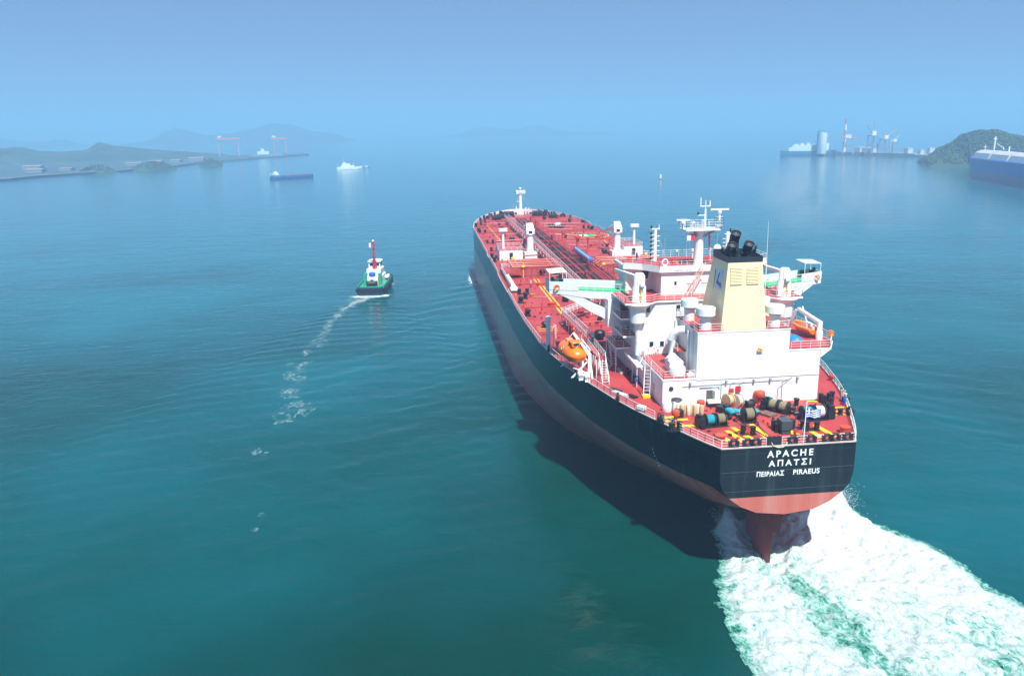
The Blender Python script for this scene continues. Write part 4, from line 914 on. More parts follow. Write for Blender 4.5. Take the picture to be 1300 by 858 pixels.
for y in (-2.5,): mb.cyl((34.6, y+.4, ZR), (34.3, y, 40.4), .02, n=4)
mb.builds('halyard', grey, mast, smooth=False)
fl = MB(); fl.add([(34.4, 1.9, 38.9), (34.4, 1.3, 38.8), (34.4, 1.35, 39.9), (34.4, 1.9, 40.0), (34.43, 1.9, 38.9), (34.43, 1.3, 38.8), (34.43, 1.35, 39.9), (34.43, 1.9, 40.0)], [(0, 1, 2, 3), (7, 6, 5, 4), (0, 4, 5, 1), (1, 5, 6, 2), (2, 6, 7, 3), (3, 7, 4, 0)])
fo_ = fl.build('signal_flag', mat('flag_red', (.75, .02, .04), .7)); tag(fo_, 'small red and white signal flag hoisted under the left end of the radar platform', 'flag')
f2 = MB(); f2.box(34.4, 34.43, 1.9, 2.5, 38.9, 40.0); f2.build('flag_field', mat('flag_white', (.8, .8, .82), .7), fo_, smooth=False)
mb = MB()
for k in range(5): mb.cyl((35.7, -1.5-.02*k, 39.9-.55*k), (35.7, -1.52-.02*k, 39.4-.55*k), .2-.03*k, .12, n=8)
mb.build('red_pennant', mat('flag_red', (.75, .02, .04), .7), mast)
# signal mast with black lamps
mb = MB(); mb.cyl((40, 6.0, ZR), (40, 6.0, 40.3), .32, .24, n=12); mb.box(39.9, 40.1, 5.3, 6.9, 40.1, 40.3); mb.cyl((40, 5.4, 40.3), (40, 5.4, 40.9), .06, n=6)
for i in range(7): mb.box(39.8, 40.1, 6.1, 6.85, 39.2-.68*i, 39.28-.68*i); mb.box(39.8, 40.1, 5.25, 5.9, 39.0-.8*i, 39.07-.8*i) if i < 5 else None
sm_ = mb.build('signal_mast', white, SHIP)
for i in range(8):
    mb = MB(); z = 40.35 if i == 0 else 39.3-.68*(i-1); mb.cyl((39.9, 6.72, z), (39.9, 6.72, z+.36), .15, n=10); mb.build('signal_lamp', black, sm_)
mb = MB()
for q in ((42, 3.0), (38.5, 4.2)): mb.cyl((40, 6, 39.8), (q[0], q[1], ZR), .02, n=4).cut()
mb.cyl((40.5, 4.2, ZR), (40.5, 4.2, 38.6), .03, .015, n=5); mb.builds('stay_wire', grey, sm_, smooth=False)
mb = MB(); mb.lathe([(.15, -2.5), (.15, -.5), (.5, -.4), (.62, .0), (.6, .35), (.42, .72), (.01, .88)], (34.6, -2.5, 37.3), 18); mb.build('satellite_dome', white, bridge)
mb = MB(); mb.cyl((35, -4.3, ZR), (35, -4.3, 40.0), .33, .26, n=12); mb.box(34.9, 35.1, -5.0, -3.8, 39.6, 39.75)
for i in range(5): mb.box(34.9, 35.1, -4.3, -3.5, 36.5+.6*i, 36.57+.6*i)
mb.torus((35, -4.9, 38.9), .4, .05); m3_ = mb.build('aft_signal_mast', white, SHIP)
mb = MB(); mb.cyl((35, -4.7, 40.0), (35, -4.7, 40.5), .14, n=8); mb.build('signal_lamp', black, m3_)
mb = MB(); mb.cyl((30, -8.75, 30.7), (30, -8.75, 36), .07, n=6); mb.cyl((30, -8.75, 36), (30, -8.68, 42.1), .045, .02, n=5); mb.build('whip_antenna', railw, SHIP)
mb = MB()    # small things on the bridge roof
for x, y, h_, r_ in ((37, 3.2, 1.4, .14), (36.4, 2.6, 1.9, .1), (41, 2, 1.2, .15), (39, -3, 1.6, .12), (42, -1, 1.1, .2), (38, -5.5, 1.5, .14), (43.5, 5, 1.0, .2), (36, -6, 1.8, .1)):
    mb.cyl((x, y, ZR), (x, y, ZR+h_), r_*.5, n=8); mb.lathe([(r_, 0), (r_, .4), (.01, .5)], (x, y, ZR+h_), 10).cut()
mb.builds('roof_antenna', white, bridge)
mb = MB()
for x, y in ((37.2, 3.6), (43.8, -7.5), (41.5, 9.8), (36.6, -4.2)): mb.box(x-.3, x+.3, y-.3, y+.3, ZR+.01, ZR+.7).cut()
mb.builds('roof_locker', mat('locker_red', (.6, .05, .03), .5), bridge, smooth=False)
mb = MB(); mb.sph((41.5, 8.6, ZR+.9), .45, (1, .25, 1)); mb.cyl((41.5, 8.6, ZR), (41.5, 8.6, ZR+.7), .1, n=6); mb.build('roof_searchlight', bluep, bridge)
mb = MB(); mb.torus((33.2, 6.3, 35.8), .48, .1, nrm=(1, .2, 0)); mb.lathe([(.45, 0), (.45, .4)], (33.5, 6.4, 35.0), 14); mb.build('roof_light', white, bridge)
# ================================================================== AFT DECK GEAR
rope_mats = {'k': khaki, 't': teal, 'c': cream, 'd': dark, 'w': mat('white_rope', (.7, .7, .68), .8, var=.15, vscale=4)}
def winch(x, y, rz, drums, gear=1, sc=1.0, z=None, fine=True):
    """mooring winch: axle along local y, gearbox at one end; drums = string of rope colours"""
    z = dz(x) if z is None else z
    t = MB(); n = len(drums); W_ = 1.75*n; y0 = -W_/2
    for i in range(n+1):      # bearing stands
        yy = y0+i*1.75; t.extr([(-.75, yy-.06, 0), (.75, yy-.06, 0), (.3, yy-.06, 1.35), (-.3, yy-.06, 1.35)], (0, .12, 0))
    t.cyl((0, y0-.5, 1.05), (0, -y0+.9, 1.05), .14, n=10)
    t.box(-.9, .9, y0-.2, -y0+.2, .0, .12)
    if gear:
        t.box(-.7, .8, -y0+.15, -y0+1.2, .1, 1.5); t.cyl((-.3, -y0+.7, 1.5), (-.3, -y0+.7, 2.0), .3, n=12); t.box(.2, .7, -y0+.3, -y0+1.1, 1.5, 1.9); t.box(-1.3, -.7, -y0+.3, -y0+1.0, .05, .7)
        for k in range(3): t.cyl((-1.1+.3*k, -y0+1.5, 0), (-1.1+.3*k, -y0+1.5, 1.25), .04, n=5)
        t.tube([(-1.1, -y0+1.5, 1.2), (.3, -y0+1.5, 1.2)], .03, 4)
    t.cyl((0, y0-.5, 1.05), (0, y0-1.0, 1.05), .42, .30, n=16)
    p = t.build('mooring_winch', black, SHIP); p.location = (x, y, z); p.rotation_euler = (0, 0, rz); p.scale = (sc, sc, sc)
    for i, ch in enumerate(drums):
        yy = y0+.15+i*1.75
        d = MB(); d.lathe([(.95, 0), (1.0, .03), (1.0, .1), (.3, .1)], (0, yy, 1.05), 26, axis='y'); d.lathe([(.3, 0), (1.0, 0), (1.0, .07), (.95, .1)], (0, yy+1.35, 1.05), 26, axis='y')
        d.build('drum_flange', dark, p)
        if fine: 
            d = MB(); prof = [(.5, .1)]
            for k in range(9): prof += [(.74, .12+k*.137), (.80, .19+k*.137)]
            prof += [(.5, 1.35)]; d.lathe(prof, (0, yy, 1.05), 24, axis='y')
            d.build('wound_rope', rope_mats[ch], p)
    return p
winch(8.0, 6.6, R(6), 'kt', 1, .86); winch(8.9, 1.7, R(186), 'k', 0, .98)
winch(11.9, -3.9, R(-50), 'kk', 1, .84); winch(8.3, -6.9, R(184), 'tw', 1, .98)
def bitts(x, y, rz=0, h=1.15, r=.33, gap=1.25, m=black, nm='bollard'):
    z = dz(x); t = MB(); c, s_ = math.cos(rz), math.sin(rz)
    t.box(x-gap*.8 if abs(c) > .7 else x-.45, x+gap*.8 if abs(c) > .7 else x+.45, y-.45 if abs(c) > .7 else y-gap*.8, y+.45 if abs(c) > .7 else y+gap*.8, z, z+.12)
    for k in (-.5, .5):
        px, py = x+c*gap*k, y+s_*gap*k
        t.lathe([(r, .1), (r, h*.88), (r*1.18, h*.9), (r*1.18, h), (.01, h+.03)], (px, py, z), 16)
    return t.build(nm, m, SHIP)
for a in ((4.4, 3.5, .9), (5.2, -.5, 0), (5.3, -3.5, 1.2), (4.5, -5.0, 1.3), (15.0, -12.0, 1.57), (13.6, -11.7, .4), (7.0, 12.2, 1.9)): bitts(a[0], a[1], a[2])
for x, y, h_ in ((13.7, -7.2, 1.1), (9.4, -11.4, .8), (6.4, -1.9, 1.0), (7.7, -2.6, .9), (16.0, -13.6, 1.0)):
    mb = MB(); mb.lathe([(.42, 0), (.34, .1), (.3, h_*.8), (.42, h_*.85), (.42, h_), (.01, h_)], (x, y, ZD), 14); mb.build('deck_roller', black, SHIP)
def chock(x, y, side='aft', r=.42, big=False):
    t = MB(); z = dz(x)+.62
    if side == 'aft':
        t.torus((x, y, z), r, .2, nrm=(1, 0, 0), n=20, k=10)
        for sy in (-1, 1): t.box(x-.17, x+.17, y+sy*(r+.08)-.16, y+sy*(r+.08)+.16, z-.62, z+.3)
        t.box(x-.17, x+.17, y-r-.2, y+r+.2, z-.62, z-.45)
    else:
        s_ = 1 if y > 0 else -1; t.torus((x, y, z), r, .2, nrm=(side, s_, 0), n=20, k=10); t.box(x-.5, x+.5, y-.25, y+.25, z-.62, z-.35, rz=math.atan2(-side*s_, 1) if side else 0)
    return t.build('fairlead', black, SHIP)
for y in (7.0, 5.25, 4.2, -.45, -2.85, -4.9, -5.95, -7.55): chock(.2, y)
mb = MB(); mb.box(.0, .35, 1.0, 2.8, ZD+.05, ZD+1.15); 
for y in (1.3, 1.9, 2.5): mb.cyl((.2, y, ZD), (.2, y, ZD+1.2), .2, n=10)
mb.build('roller_fairlead', black, SHIP)
for x, s in ((10.7, .3), (10.0, .3), (8.0, .3)): chock(x, dw(x)-.1, .45)
chock(20, dw(20)-.1, .3); chock(48, dw(48)-.1, .1); chock(9, -dw(9)+.1, .45); chock(14, -dw(14)+.1, .4)
mb = MB(); mb.box(3.4, 5.1, -1.9, -.5, ZD+.55, ZD+1.8); mb.box(3.5, 5.0, -1.8, -.6, ZD, ZD+.55); mb.build('winch_power_pack', mat('slate_box', (.05, .07, .075), .5), SHIP, smooth=False, bevel=.05)
# flagstaff and ensign
mb = MB(); mb.cyl((.35, -1.95, ZD), (.9, -2.3, ZD+5.0), .07, .045, n=8); mb.sph((.9, -2.3, ZD+5.05), .1, n=8, k=6); mb.cyl((1.6, -2.1, ZD), (.7, -2.15, ZD+2.8), .035, n=5)
mb.build('flagstaff', railw, SHIP)
def ensign():
    me = MB(); nx, nz = 36, 18; Wf, Hf = 2.0, 1.15; o = Vector((.87, -2.36, ZD+3.1)); vs = []
    cols = []
    for i in range(nx+1):
        for j in range(nz+1):
            u, v = i/nx, j/nz; yy = -u*Wf*.93; xx = .22*math.sin(u*9+v*1.2)*u**.6+.05*math.sin(u*21)*u; zz = v*Hf-.22*u*u+.05*math.sin(u*8)
            vs.append(o+Vector((xx+.09*v, yy, zz)))
    fs = []
    for i in range(nx):
        for j in range(nz):
            fs.append((i*(nz+1)+j, (i+1)*(nz+1)+j, (i+1)*(nz+1)+j+1, i*(nz+1)+j+1))
            stripe = j//2; wht = stripe % 2 == 1            # nine stripes, blue at both edges
            if i < 13 and j >= 8:                           # canton with a white cross
                wht = (5 <= i <= 7) or (12 <= j <= 13)
            cols.append(1 if wht else 0)
    me.add(vs, fs); me.m = cols
    f = me.build('ensign', [mat('flag_blue', (.02, .07, .55), .7, var=.05), mat('flag_white', (.8, .8, .82), .7)], None)
    s_ = f.modifiers.new('t', 'SOLIDIFY'); s_.thickness = .015
    tag(f, 'blue and white striped flag with a cross flying from the staff at the stern rail', 'flag')
ensign()
# rope spools, bags, barrels, boxes
def spool(x, y, rz, r, m1, m2, label, w_=1.0):
    e = empty('rope_spool', (x, y, ZD), rz, label=label, cat='spool', group='rope spools beside the house wall')
    a = MB(); a.lathe([(r*.3, 0), (r, 0), (r, .12), (r*.3, .12)], (0, -w_/2, r), 28, axis='y'); a.lathe([(r*.3, 0), (r, 0), (r, .12), (r*.3, .12)], (0, w_/2-.12, r), 28, axis='y'); a.build('flange', m1, e)
    a = MB(); a.lathe([(.2, 0), (r*.75, .0), (r*.75, w_-.24), (.2, w_-.24)], (0, -w_/2+.12, r), 24, axis='y'); a.build('wound_rope', m2, e)
spool(15.0, 2.1, R(20), .95, tan, tan, 'tan wooden spool standing at the left end of the row by the white wall', .9)
spool(14.6, .9, R(20), .95, mat('pale_wood', (.68, .6, .48), .7), cream, 'pale wooden spool wound with cream rope in the middle of the row', .9)
spool(13.9, -.4, R(20), .62, black, dark, 'small black spool at the right end of the row', 1.2)
tl = [(11.6, 3.1), (11.0, 2.3), (10.8, 1.5), (10.7, .7), (11.0, -.1)]
for i, (x, y) in enumerate(tl):
    mb = MB(); mb.sweep([(x+.7, y+.2, ZD+.42), (x+.6, y+.2, ZD+.5), (x, y, ZD+.52), (x-.6, y-.1, ZD+.5), (x-.72, y-.1, ZD+.42)], [.2, .42, .46, .42, .2], 12)
    o = mb.build('rope_bag', teal)
    tag(o, ['teal bag lying against the black gear, first from the left in the row of five', 'teal bag, second from the left in the row of five', 'teal bag in the middle of the row of five', 'teal bag, fourth from the left in the row of five', 'teal bag at the right end of the row of five, under the black spool'][i], 'bag', 'teal rope bags in a row')
for i, (x, y) in enumerate(((15.8, -3.3), (15.9, -4.1))):
    mb = MB(); mb.sweep([(x+.5, y, ZD+.4), (x+.4, y, ZD+.48), (x-.4, y, ZD+.5), (x-.5, y, ZD+.4)], [.2, .4, .42, .2], 12); o = mb.build('rope_bag', teal)
    tag(o, ['left of the two teal bags by the wall behind the middle winch', 'right of the two teal bags by the wall behind the middle winch'][i], 'bag', 'pair of teal bags by the wall')
mb = MB(); mb.box(12.2, 13.6, 3.0, 4.4, ZD, ZD+.9, rz=.5); mb.cyl((12.6, 3.3, ZD+.9), (12.6, 3.3, ZD+1.2), .5, n=12); tag(mb.build('machinery_crate', black, None, bevel=.06), 'low black crate with a round lid beside the teal bags', 'crate')
mb = MB(); mb.box(14.9, 15.8, 3.2, 5.0, ZD+.55, ZD+.95); mb.mi = 1; mb.box(15.0, 15.7, 3.3, 4.9, ZD, ZD+.55)
o = mb.build('deck_chest', [white, black], None, smooth=False, bevel=.04); tag(o, 'low chest with a white lid on a black base beside the open doorway', 'chest')
k = 0
words = ['first', 'second', 'third', 'fourth', 'fifth', 'sixth', 'seventh', 'eighth']
for i in range(8):
    x, y = 12.9-.28*(i % 2)-.12*i, 10.0-.42*i
    mb = MB(); mb.lathe([(.27, 0), (.29, .05), (.29, 1.45), (.26, 1.5), (.01, 1.5)], (x, y, ZD+.04), 14)
    tag(mb.build('drum_barrel', tan if i % 3 else mat('pale_wood', (.68, .6, .48), .7)), 'tall tan cylinder on the aft deck, %s from the left in the bundle' % words[i], 'drum', 'bundle of tan cylinders at the deckhouse corner')
mb = MB(); mb.box(11.6, 12.5, 9.6, 10.6, ZD, ZD+1.0); tag(mb.build('storage_box', black, None, bevel=.05), 'black box at the outer end of the tan cylinders', 'box')
mb = MB(); mb.lathe([(.62, 0), (.66, .1), (.66, 1.2), (.6, 1.3), (.01, 1.3)], (14.4, 11.1, ZD), 22); tag(mb.build('round_tank', white), 'round white drum standing at the deckhouse corner', 'drum')
mb = MB(); mb.box(13.6, 14.9, 9.2, 10.4, ZD, ZD+1.6); mb.mi = 1; mb.sph((14.25, 9.8, ZD+1.65), .78, (1, 1, .35), 16, 8)
tag(mb.build('covered_locker', [white, dark], None), 'white locker under a dark tarpaulin cover by the deckhouse corner', 'locker')
def redvent(x, y, h=1.5, r=.5, nm='mushroom_vent', sc=1):
    mb = MB(); z = dz(x); mb.lathe([(r*.62, 0), (r*.5, .1), (r*.5, h*.5), (r, h*.55), (r*1.08, h*.62), (r*1.08, h*.85), (r*.9, h*.96), (.01, h)], (x, y, z), 20); return mb.build(nm, vred, SHIP)
redvent(14.4, 6.3, 1.4, .5); redvent(15.6, -2.6, 1.9, .72); redvent(10.1, 11.2, 1.7, .5); redvent(24, -17.6, 1.0, .4)
for x, y in ((2.6, 7.8), (3.0, -8.7)):
    mb = MB(); mb.lathe([(.62, 0), (.62, .7), (.7, .72), (.7, .85), (.01, .9)], (x, y, ZD), 20); mb.build('deck_ventilator', vred, SHIP)
mb = MB()
for (x, y) in ((11.2, -1.6), (10.4, -2.1)): mb.box(x-.5, x+.5, y-.75, y+.75, ZD+.05, ZD+.3, rz=.4).cut()
mb.builds('winch_step', mat('step_brown', (.18, .10, .09), .6), SHIP, smooth=False)
mb = MB(); mb.sweep([(9, 3.3, ZD+.5), (7, 3.0, ZD+.3), (4, 2.5, ZD+.5), (.3, 1.9, ZD+.5)], .07, 6).cut(); mb.sweep([(9.6, 1, ZD+.4), (6, 1.2, ZD+.2), (.4, 1.6, ZD+.4)], .07, 6)
mb.builds('mooring_line', dark, SHIP)
mb = MB(); mb.sweep([(-.06, 2.3, ZD+.5), (-.12, 2.1, ZD+.1), (-.15, 1.5, ZD-.12), (-.15, .9, ZD-.12), (-.12, .5, ZD+.1), (-.05, .3, ZD+.5)], .06, 6); mb.build('hanging_line', cream, SHIP)
# greased turnbuckles, hydrants and lashing points scattered on the aft deck
mb = MB(); r_ = random.Random(21)
for i in range(46):
    x = r_.uniform(2, 15); y = r_.uniform(-.85, .85)*dw(x); s_ = r_.uniform(.06, .16); mb.box(x-s_, x+s_, y-s_, y+s_, ZD, ZD+r_.uniform(.08, .5), rz=r_.random()*3).cut()
mb.builds('lashing_eye', vred, SHIP, smooth=False)
mb = MB()
for i in range(30):
    x = r_.uniform(2, 15); y = r_.uniform(-.8, .8)*dw(x); s_ = r_.uniform(.05, .13); mb.box(x-s_, x+s_, y-s_*2, y+s_*2, ZD, ZD+r_.uniform(.08, .35), rz=r_.random()*3).cut()
mb.builds('lashing_gear', dark, SHIP, smooth=False)

# ------------------------------------------------------------------ starboard boat deck
e = empty('rescue_boat', (23.6, -12.6, 25.8), R(8), label='small open orange rescue boat on the raised deck at the right of the funnel', cat='boat')
mb = MB(); st = []
for i, (x, w_, z0) in enumerate(((-2.6, .9, .55), (-1.5, 1.05, .4), (0, 1.1, .35), (1.4, .95, .4), (2.3, .5, .6), (2.7, .1, .9))):
    st.append([(x, -w_, 1.3), (x, -w_*1.02, .95), (x, -w_*.6, z0+.1), (x, 0, z0), (x, w_*.6, z0+.1), (x, w_*1.02, .95), (x, w_, 1.3)])
n = 7; mb.add([p for s_ in st for p in s_], [(i*n+j, (i+1)*n+j, (i+1)*n+j+1, i*n+j+1) for i in range(5) for j in range(6)]+[tuple(range(7))]+[(i*n, (i+1)*n, (i+1)*n+6, i*n+6) for i in range(5)])
mb.build('boat_hull', orange, e)
mb = MB(); mb.sweep([(-2.6, -1.0, 1.35), (0, -1.2, 1.35), (1.6, -1.0, 1.4), (2.6, 0, 1.5), (1.6, 1.0, 1.4), (0, 1.2, 1.35), (-2.6, 1.0, 1.35)], .2, 8); mb.build('fender', mat('collar_orange', (.8, .3, .1), .5), e)
mb = MB(); mb.box(-1.0, .4, -.5, .5, 1.2, 1.9).cut(); mb.box(-2.4, -1.8, -.4, .4, 1.2, 1.7); mb.builds('console', white, e, smooth=False)
mb = MB(); mb.lathe([(.5, 0), (.5, 1.2), (.38, 1.4), (.38, 2.4)], (20.6, -13.3, 25.77), 16); mb.extr([(20.4, -13.6, 28.0), (20.4, -13.0, 28.0), (24.6, -11.6, 29.3), (24.6, -12.0, 29.3)], (0, 0, .45))
mb.extr([(25.4, -10.4, 26.0), (25.8, -10.4, 26.0), (24.0, -10.9, 29.6), (23.6, -10.9, 29.6)], (0, -.35, 0)); mb.cyl((23, -13.2, 25.8), (24.6, -12.4, 29.9), .1, n=6)
mb.build('rescue_davit', white, bd)
mb = MB(); mb.cyl((19.3, -14.4, 25.8), (19.3, -14.4, 27.4), .2, n=10); mb.box(19, 19.6, -14.7, -14.1, 26.6, 27.3); mb.build('davit_control', orange, bd)
mb = MB(); r_ = random.Random(2); nx = 10
vs = [(20.2+2.6*i/nx, -10.9+1.9*j/nx, 25.8+.5*math.sin(math.pi*i/nx)**.5*math.sin(math.pi*j/nx)**.5*(.8+.5*r_.random())) for i in range(nx+1) for j in range(nx+1)]
mb.add(vs, [(i*11+j, (i+1)*11+j, (i+1)*11+j+1, i*11+j+1) for i in range(nx) for j in range(nx)]); tag(mb.build('tarpaulin', mat('tarp_blue', (.02, .2, .6), .5, var=.3, vscale=3)), 'crumpled blue tarpaulin heaped on the raised deck beside the rescue boat', 'tarpaulin')
for y, lab in ((-15.2, 'ignored'),):
    pass

# ------------------------------------------------------------------ lifeboat and davit, port side
e = empty('lifeboat', (35.4, 20.7, 21.5), R(8), label='bright orange enclosed lifeboat hanging in white davits at the left side of the ship', cat='lifeboat')
mb = MB(); st = []
for x, w_, zb, zt in ((-4.1, .5, .1, .5), (-3.8, 1.05, -.5, .95), (-3.0, 1.35, -.95, 1.45), (-1.8, 1.5, -1.1, 1.75), (0, 1.55, -1.15, 1.6), (1.8, 1.4, -1.05, 1.35), (3.0, 1.05, -.8, 1.1), (3.8, .55, -.3, .75), (4.2, .12, .15, .4)):
    st.append([(x, w_*a, zb+(zt-zb)*b) for a, b in ((0, 0), (.55, .06), (.92, .28), (1, .44), (1.0, .5), (.9, .72), (.55, .94), (0, 1), (-.55, .94), (-.9, .72), (-1, .5), (-1, .44), (-.92, .28), (-.55, .06))])
n = 14; mb.add([p for s_ in st for p in s_], [(i*n+j, (i+1)*n+j, (i+1)*n+(j+1) % n, i*n+(j+1) % n) for i in range(8) for j in range(n)]+[tuple(range(n)), tuple(range(8*n, 9*n))])
lbh = mb.build('boat_hull', orange, e, ang=60); ss = lbh.modifiers.new('s', 'SUBSURF'); ss.levels = 2; ss.render_levels = 2
mb = MB(); mb.box(-3.1, -1.4, -.85, .85, 1.35, 2.15); mb.build('wheelhouse', orange, e, bevel=.15)
mb = MB(); mb.box(-3.14, -1.36, -.6, .6, 1.65, 2.0); mb.box(-2.9, -1.6, -.89, .89, 1.65, 2.0); mb.build('window', glass, e, smooth=False)
mb = MB(); mb.sweep([(x, w_*1.03, zb+(zt-zb)*.47) for x, w_, zb, zt in ((-3.9, .95, -.5, .95), (-3.0, 1.33, -.95, 1.45), (-1.8, 1.49, -1.1, 1.75), (0, 1.55, -1.15, 1.6), (1.8, 1.4, -1.05, 1.35), (3.0, 1.05, -.8, 1.1), (3.9, .45, -.3, .75))], .06, 6)
mb.build('rubbing_strip', mat('strip_dark', (.10, .04, .02), .6), e)
mb = MB(); mb.box(.5, 1.4, -.45, .45, 1.5, 1.72); mb.torus((-.6, 1.42, .9), .3, .06, nrm=(0, 1, .4)); mb.build('hatch', mat('hatch_orange', (.75, .35, .12), .5), e); e.scale = (1.08, 1.15, 1.12)
mb = MB()
for x in (31.9, 38.4):       # davit arms and their frames
    mb.extr([(x, 18.0, ZD), (x, 18.7, ZD), (x, 18.6, 21.6), (x, 19.9, 23.7), (x, 19.6, 23.95), (x, 18.1, 22.0)], (.28, 0, 0))
    mb.extr([(x, 21.6-.6*(x < 35), ZD), (x, 21.9-.6*(x < 35), ZD), (x, 19.0, 20.6), (x, 18.7, 20.6)], (.3, 0, 0)); mb.cyl((x+.2, 19.8, 23.8), (x+.2, 20.5, 22.9), .05, n=5)
    mb.cyl((x+.2, 18.4, ZD+.5), (x+.2, 21, ZD+1.6), .1, n=6)
mb.cyl((32, 18.3, 22.6), (38.6, 18.3, 22.6), .12, n=8); mb.cyl((32, 18.3, 20.2), (38.6, 18.3, 20.2), .1, n=8)
mb.extr([(30.9, 18.0, ZD), (31.4, 18.0, ZD), (33.4, 18.0, 21.2), (33.0, 18.0, 21.2)], (0, .25, 0)); mb.extr([(30.9, 19.6, ZD), (31.4, 19.6, ZD), (33.6, 19.4, 20.6), (33.2, 19.4, 20.6)], (0, .25, 0))
mb.build('lifeboat_davit', white, SHIP, smooth=False)
mb = MB(); mb.box(30.6, 39.2, 16.1, 17.3, 21.34, 21.42, mi=1)
for x in (30.8, 33.5, 36.2, 39): mb.cyl((x, 16, ZD), (x, 16, 21.3), .09, n=6); mb.cyl((x, 17.5, ZD), (x, 17.5, 21.3), .09, n=6)
emb = mb.build('embarkation_platform', [white, dred], SHIP, smooth=False)
rail(mb := MB(), [(30.7, 16.15, 21.42), (39.1, 16.15, 21.42)]).build('railing', railw, emb, smooth=False); rail(mb := MB(), [(30.7, 17.25, 21.42), (39.1, 17.25, 21.42)]).build('railing', railw, emb, smooth=False)
stair(mb := MB(), (27.6, 16.7, ZD), (30.7, 16.7, 21.4), 1.0, 10); mb.build('stairway', railw, emb, smooth=False)
for i, (x, y, lb) in enumerate(((29.9, 19.2, 'white life raft canister by the left rail, the one nearer the ladder'), (30.9, 20.0, 'white life raft canister by the left rail, the one nearer the ship side'))):
    mb = MB(); mb.sweep([(x-.75, y, ZD+.75), (x-.65, y, ZD+.8), (x+.65, y, ZD+.8), (x+.75, y, ZD+.75)], [.25, .42, .42, .25], 16); mb.torus((x, y, ZD+.8), .42, .04, nrm=(1, 0, 0)); mb.box(x-.6, x-.5, y-.4, y+.4, ZD, ZD+.45); mb.box(x+.5, x+.6, y-.4, y+.4, ZD, ZD+.45)
    tag(mb.build('life_raft_canister', white), lb, 'canister', 'life raft canisters by the left rail')
mb = MB()
for k in range(3): mb.cyl((31.8+k*.5, 20.3, ZD), (31.8+k*.5, 20.3, ZD+1.1), .28, n=10).cut()
mb.builds('davit_winch', dark, SHIP)
# stacked plates and boards along the port side
for x, y, a, l, w_, m_, lb in ((22.6, 15.6, .55, 3.2, .9, grey, 'long grey plate leaning along the left rail'), (24.6, 15.9, .55, 2.2, .7, dark, 'dark board beside the long grey plate at the left rail'), (21.2, 14.2, .5, 1.6, .8, black, 'short black mat lying inboard of the grey plate'), (34.0, 13.0, .05, 2.8, .6, grey, 'pale grey plank lying near the deckhouse side')):
    mb = MB(); mb.box(x-l/2, x+l/2, y-w_/2, y+w_/2, dz(x)+.01, dz(x)+.22, rz=a); tag(mb.build('deck_plate', m_, None, smooth=False), lb, 'plate')
mb = MB()
for i in range(9): mb.cyl((33.5-i*.75, 11.9+.12*(i % 3), ZD), (33.5-i*.75, 11.9+.12*(i % 3), ZD+.7+.3*(i % 2)), .22, n=9).cut()
mb.builds('deck_valve', black, house)
mb = MB(); mb.box(14.2, 15.4, 14.2, 15.0, ZD+.3, ZD+.9, rz=.6); tag(mb.build('white_box', white, None, bevel=.1), 'small white box at the left rail beside the railing', 'box')
# tall white vent post at the port rail
mb = MB(); mb.lathe([(.42, 0), (.42, 5.0), (.5, 5.1), (.46, 5.7), (.01, 6.0)], (50.4, 22.1, ZD), 16)
for x, y in ((49.2, 21.4), (50.0, 20.8), (51.2, 21.0)): mb.cyl((x, y, ZD), (x, y, ZD+4.2), .07, n=6)
for z in (1.4, 2.8, 4.2): mb.tube([(49.2, 21.4, ZD+z), (50, 20.8, ZD+z), (51.2, 21, ZD+z)], .05, 5)
mb.build('vent_post', white, SHIP)

# ------------------------------------------------------------------ raised walkways
def walkway(pts, w_, z, name='walkway', m=white, legs=True, hr=1.1, fl_=1, sp=2.0):
    mb = MB()
    for a, b in zip(pts[:-1], pts[1:]):
        a = Vector((*a, z)); b = Vector((*b, z)); d = (b-a).normalized(); s_ = Vector((-d.y, d.x, 0))*w_/2
        mb.extr([a+s_, b+s_, b-s_, a-s_], (0, 0, -.1), mi=fl_)
        if legs:
            n = max(1, int((b-a).length/6))
            for i in range(n+1):
                for q in (s_, -s_): p = a.lerp(b, i/n)+q*.9; mb.cyl((p.x, p.y, dz(p.x)), p-Vector((0, 0, .1)), .1, n=5)
        for q in (s_, -s_): rail(mb, [a+q, b+q], h=hr, sp=sp, r=.05)
    return mb.build(name, [m, dred], SHIP, smooth=False)
walkway([(46, 15.3), (49, 15.3), (67.6, 16.3), (75.5, 9.6)], 1.1, 20.4, sp=1.4)
mb = MB(); stair(mb, (36, 14.6, ZD), (46, 15.3, 20.4), 1, 12); mb.build('stairway', railw, SHIP, smooth=False)
walkway([(76, 7.9), (120, 7.9), (175, 7.9), (252, 8.8)], 1.5, 20.7, sp=3)
# ------------------------------------------------------------------ pipelines
prm = mat('pipe_pink', (.50, .11, .08), .35, var=.15)
lanes = [(6.4, .42, 'd'), (5.4, .34, 'r'), (4.5, .16, 'k'), (4.0, .16, 'k'), (3.1, .42, 'r'), (2.2, .12, 'k'), (1.5, .38, 'd'), (.6, .16, 'k'), (-.1, .34, 'r'), (-1.0, .26, 'r'), (-1.9, .3, 'r'), (-2.8, .22, 'd'), (-3.5, .14, 'r')]
for i, (y, r_, c) in enumerate(lanes):
    xe = 250 if i in (0, 1, 2, 3, 4, 6, 8) else (208 if i in (5, 7, 9) else 152)
    y2 = y*.55+1.0
    mb = MB(); mb.sweep([(46, y, 20.0), (150, y, 20.0), (xe, y2 if xe > 160 else y, 20.0 if xe < 160 else 19.9), (xe+1, y2 if xe > 160 else y, 19.4)], r_, 10)
    mb.build('cargo_pipe', {'d': steel, 'r': dred, 'k': dark}[c], SHIP)
mb = MB()   # cable tray
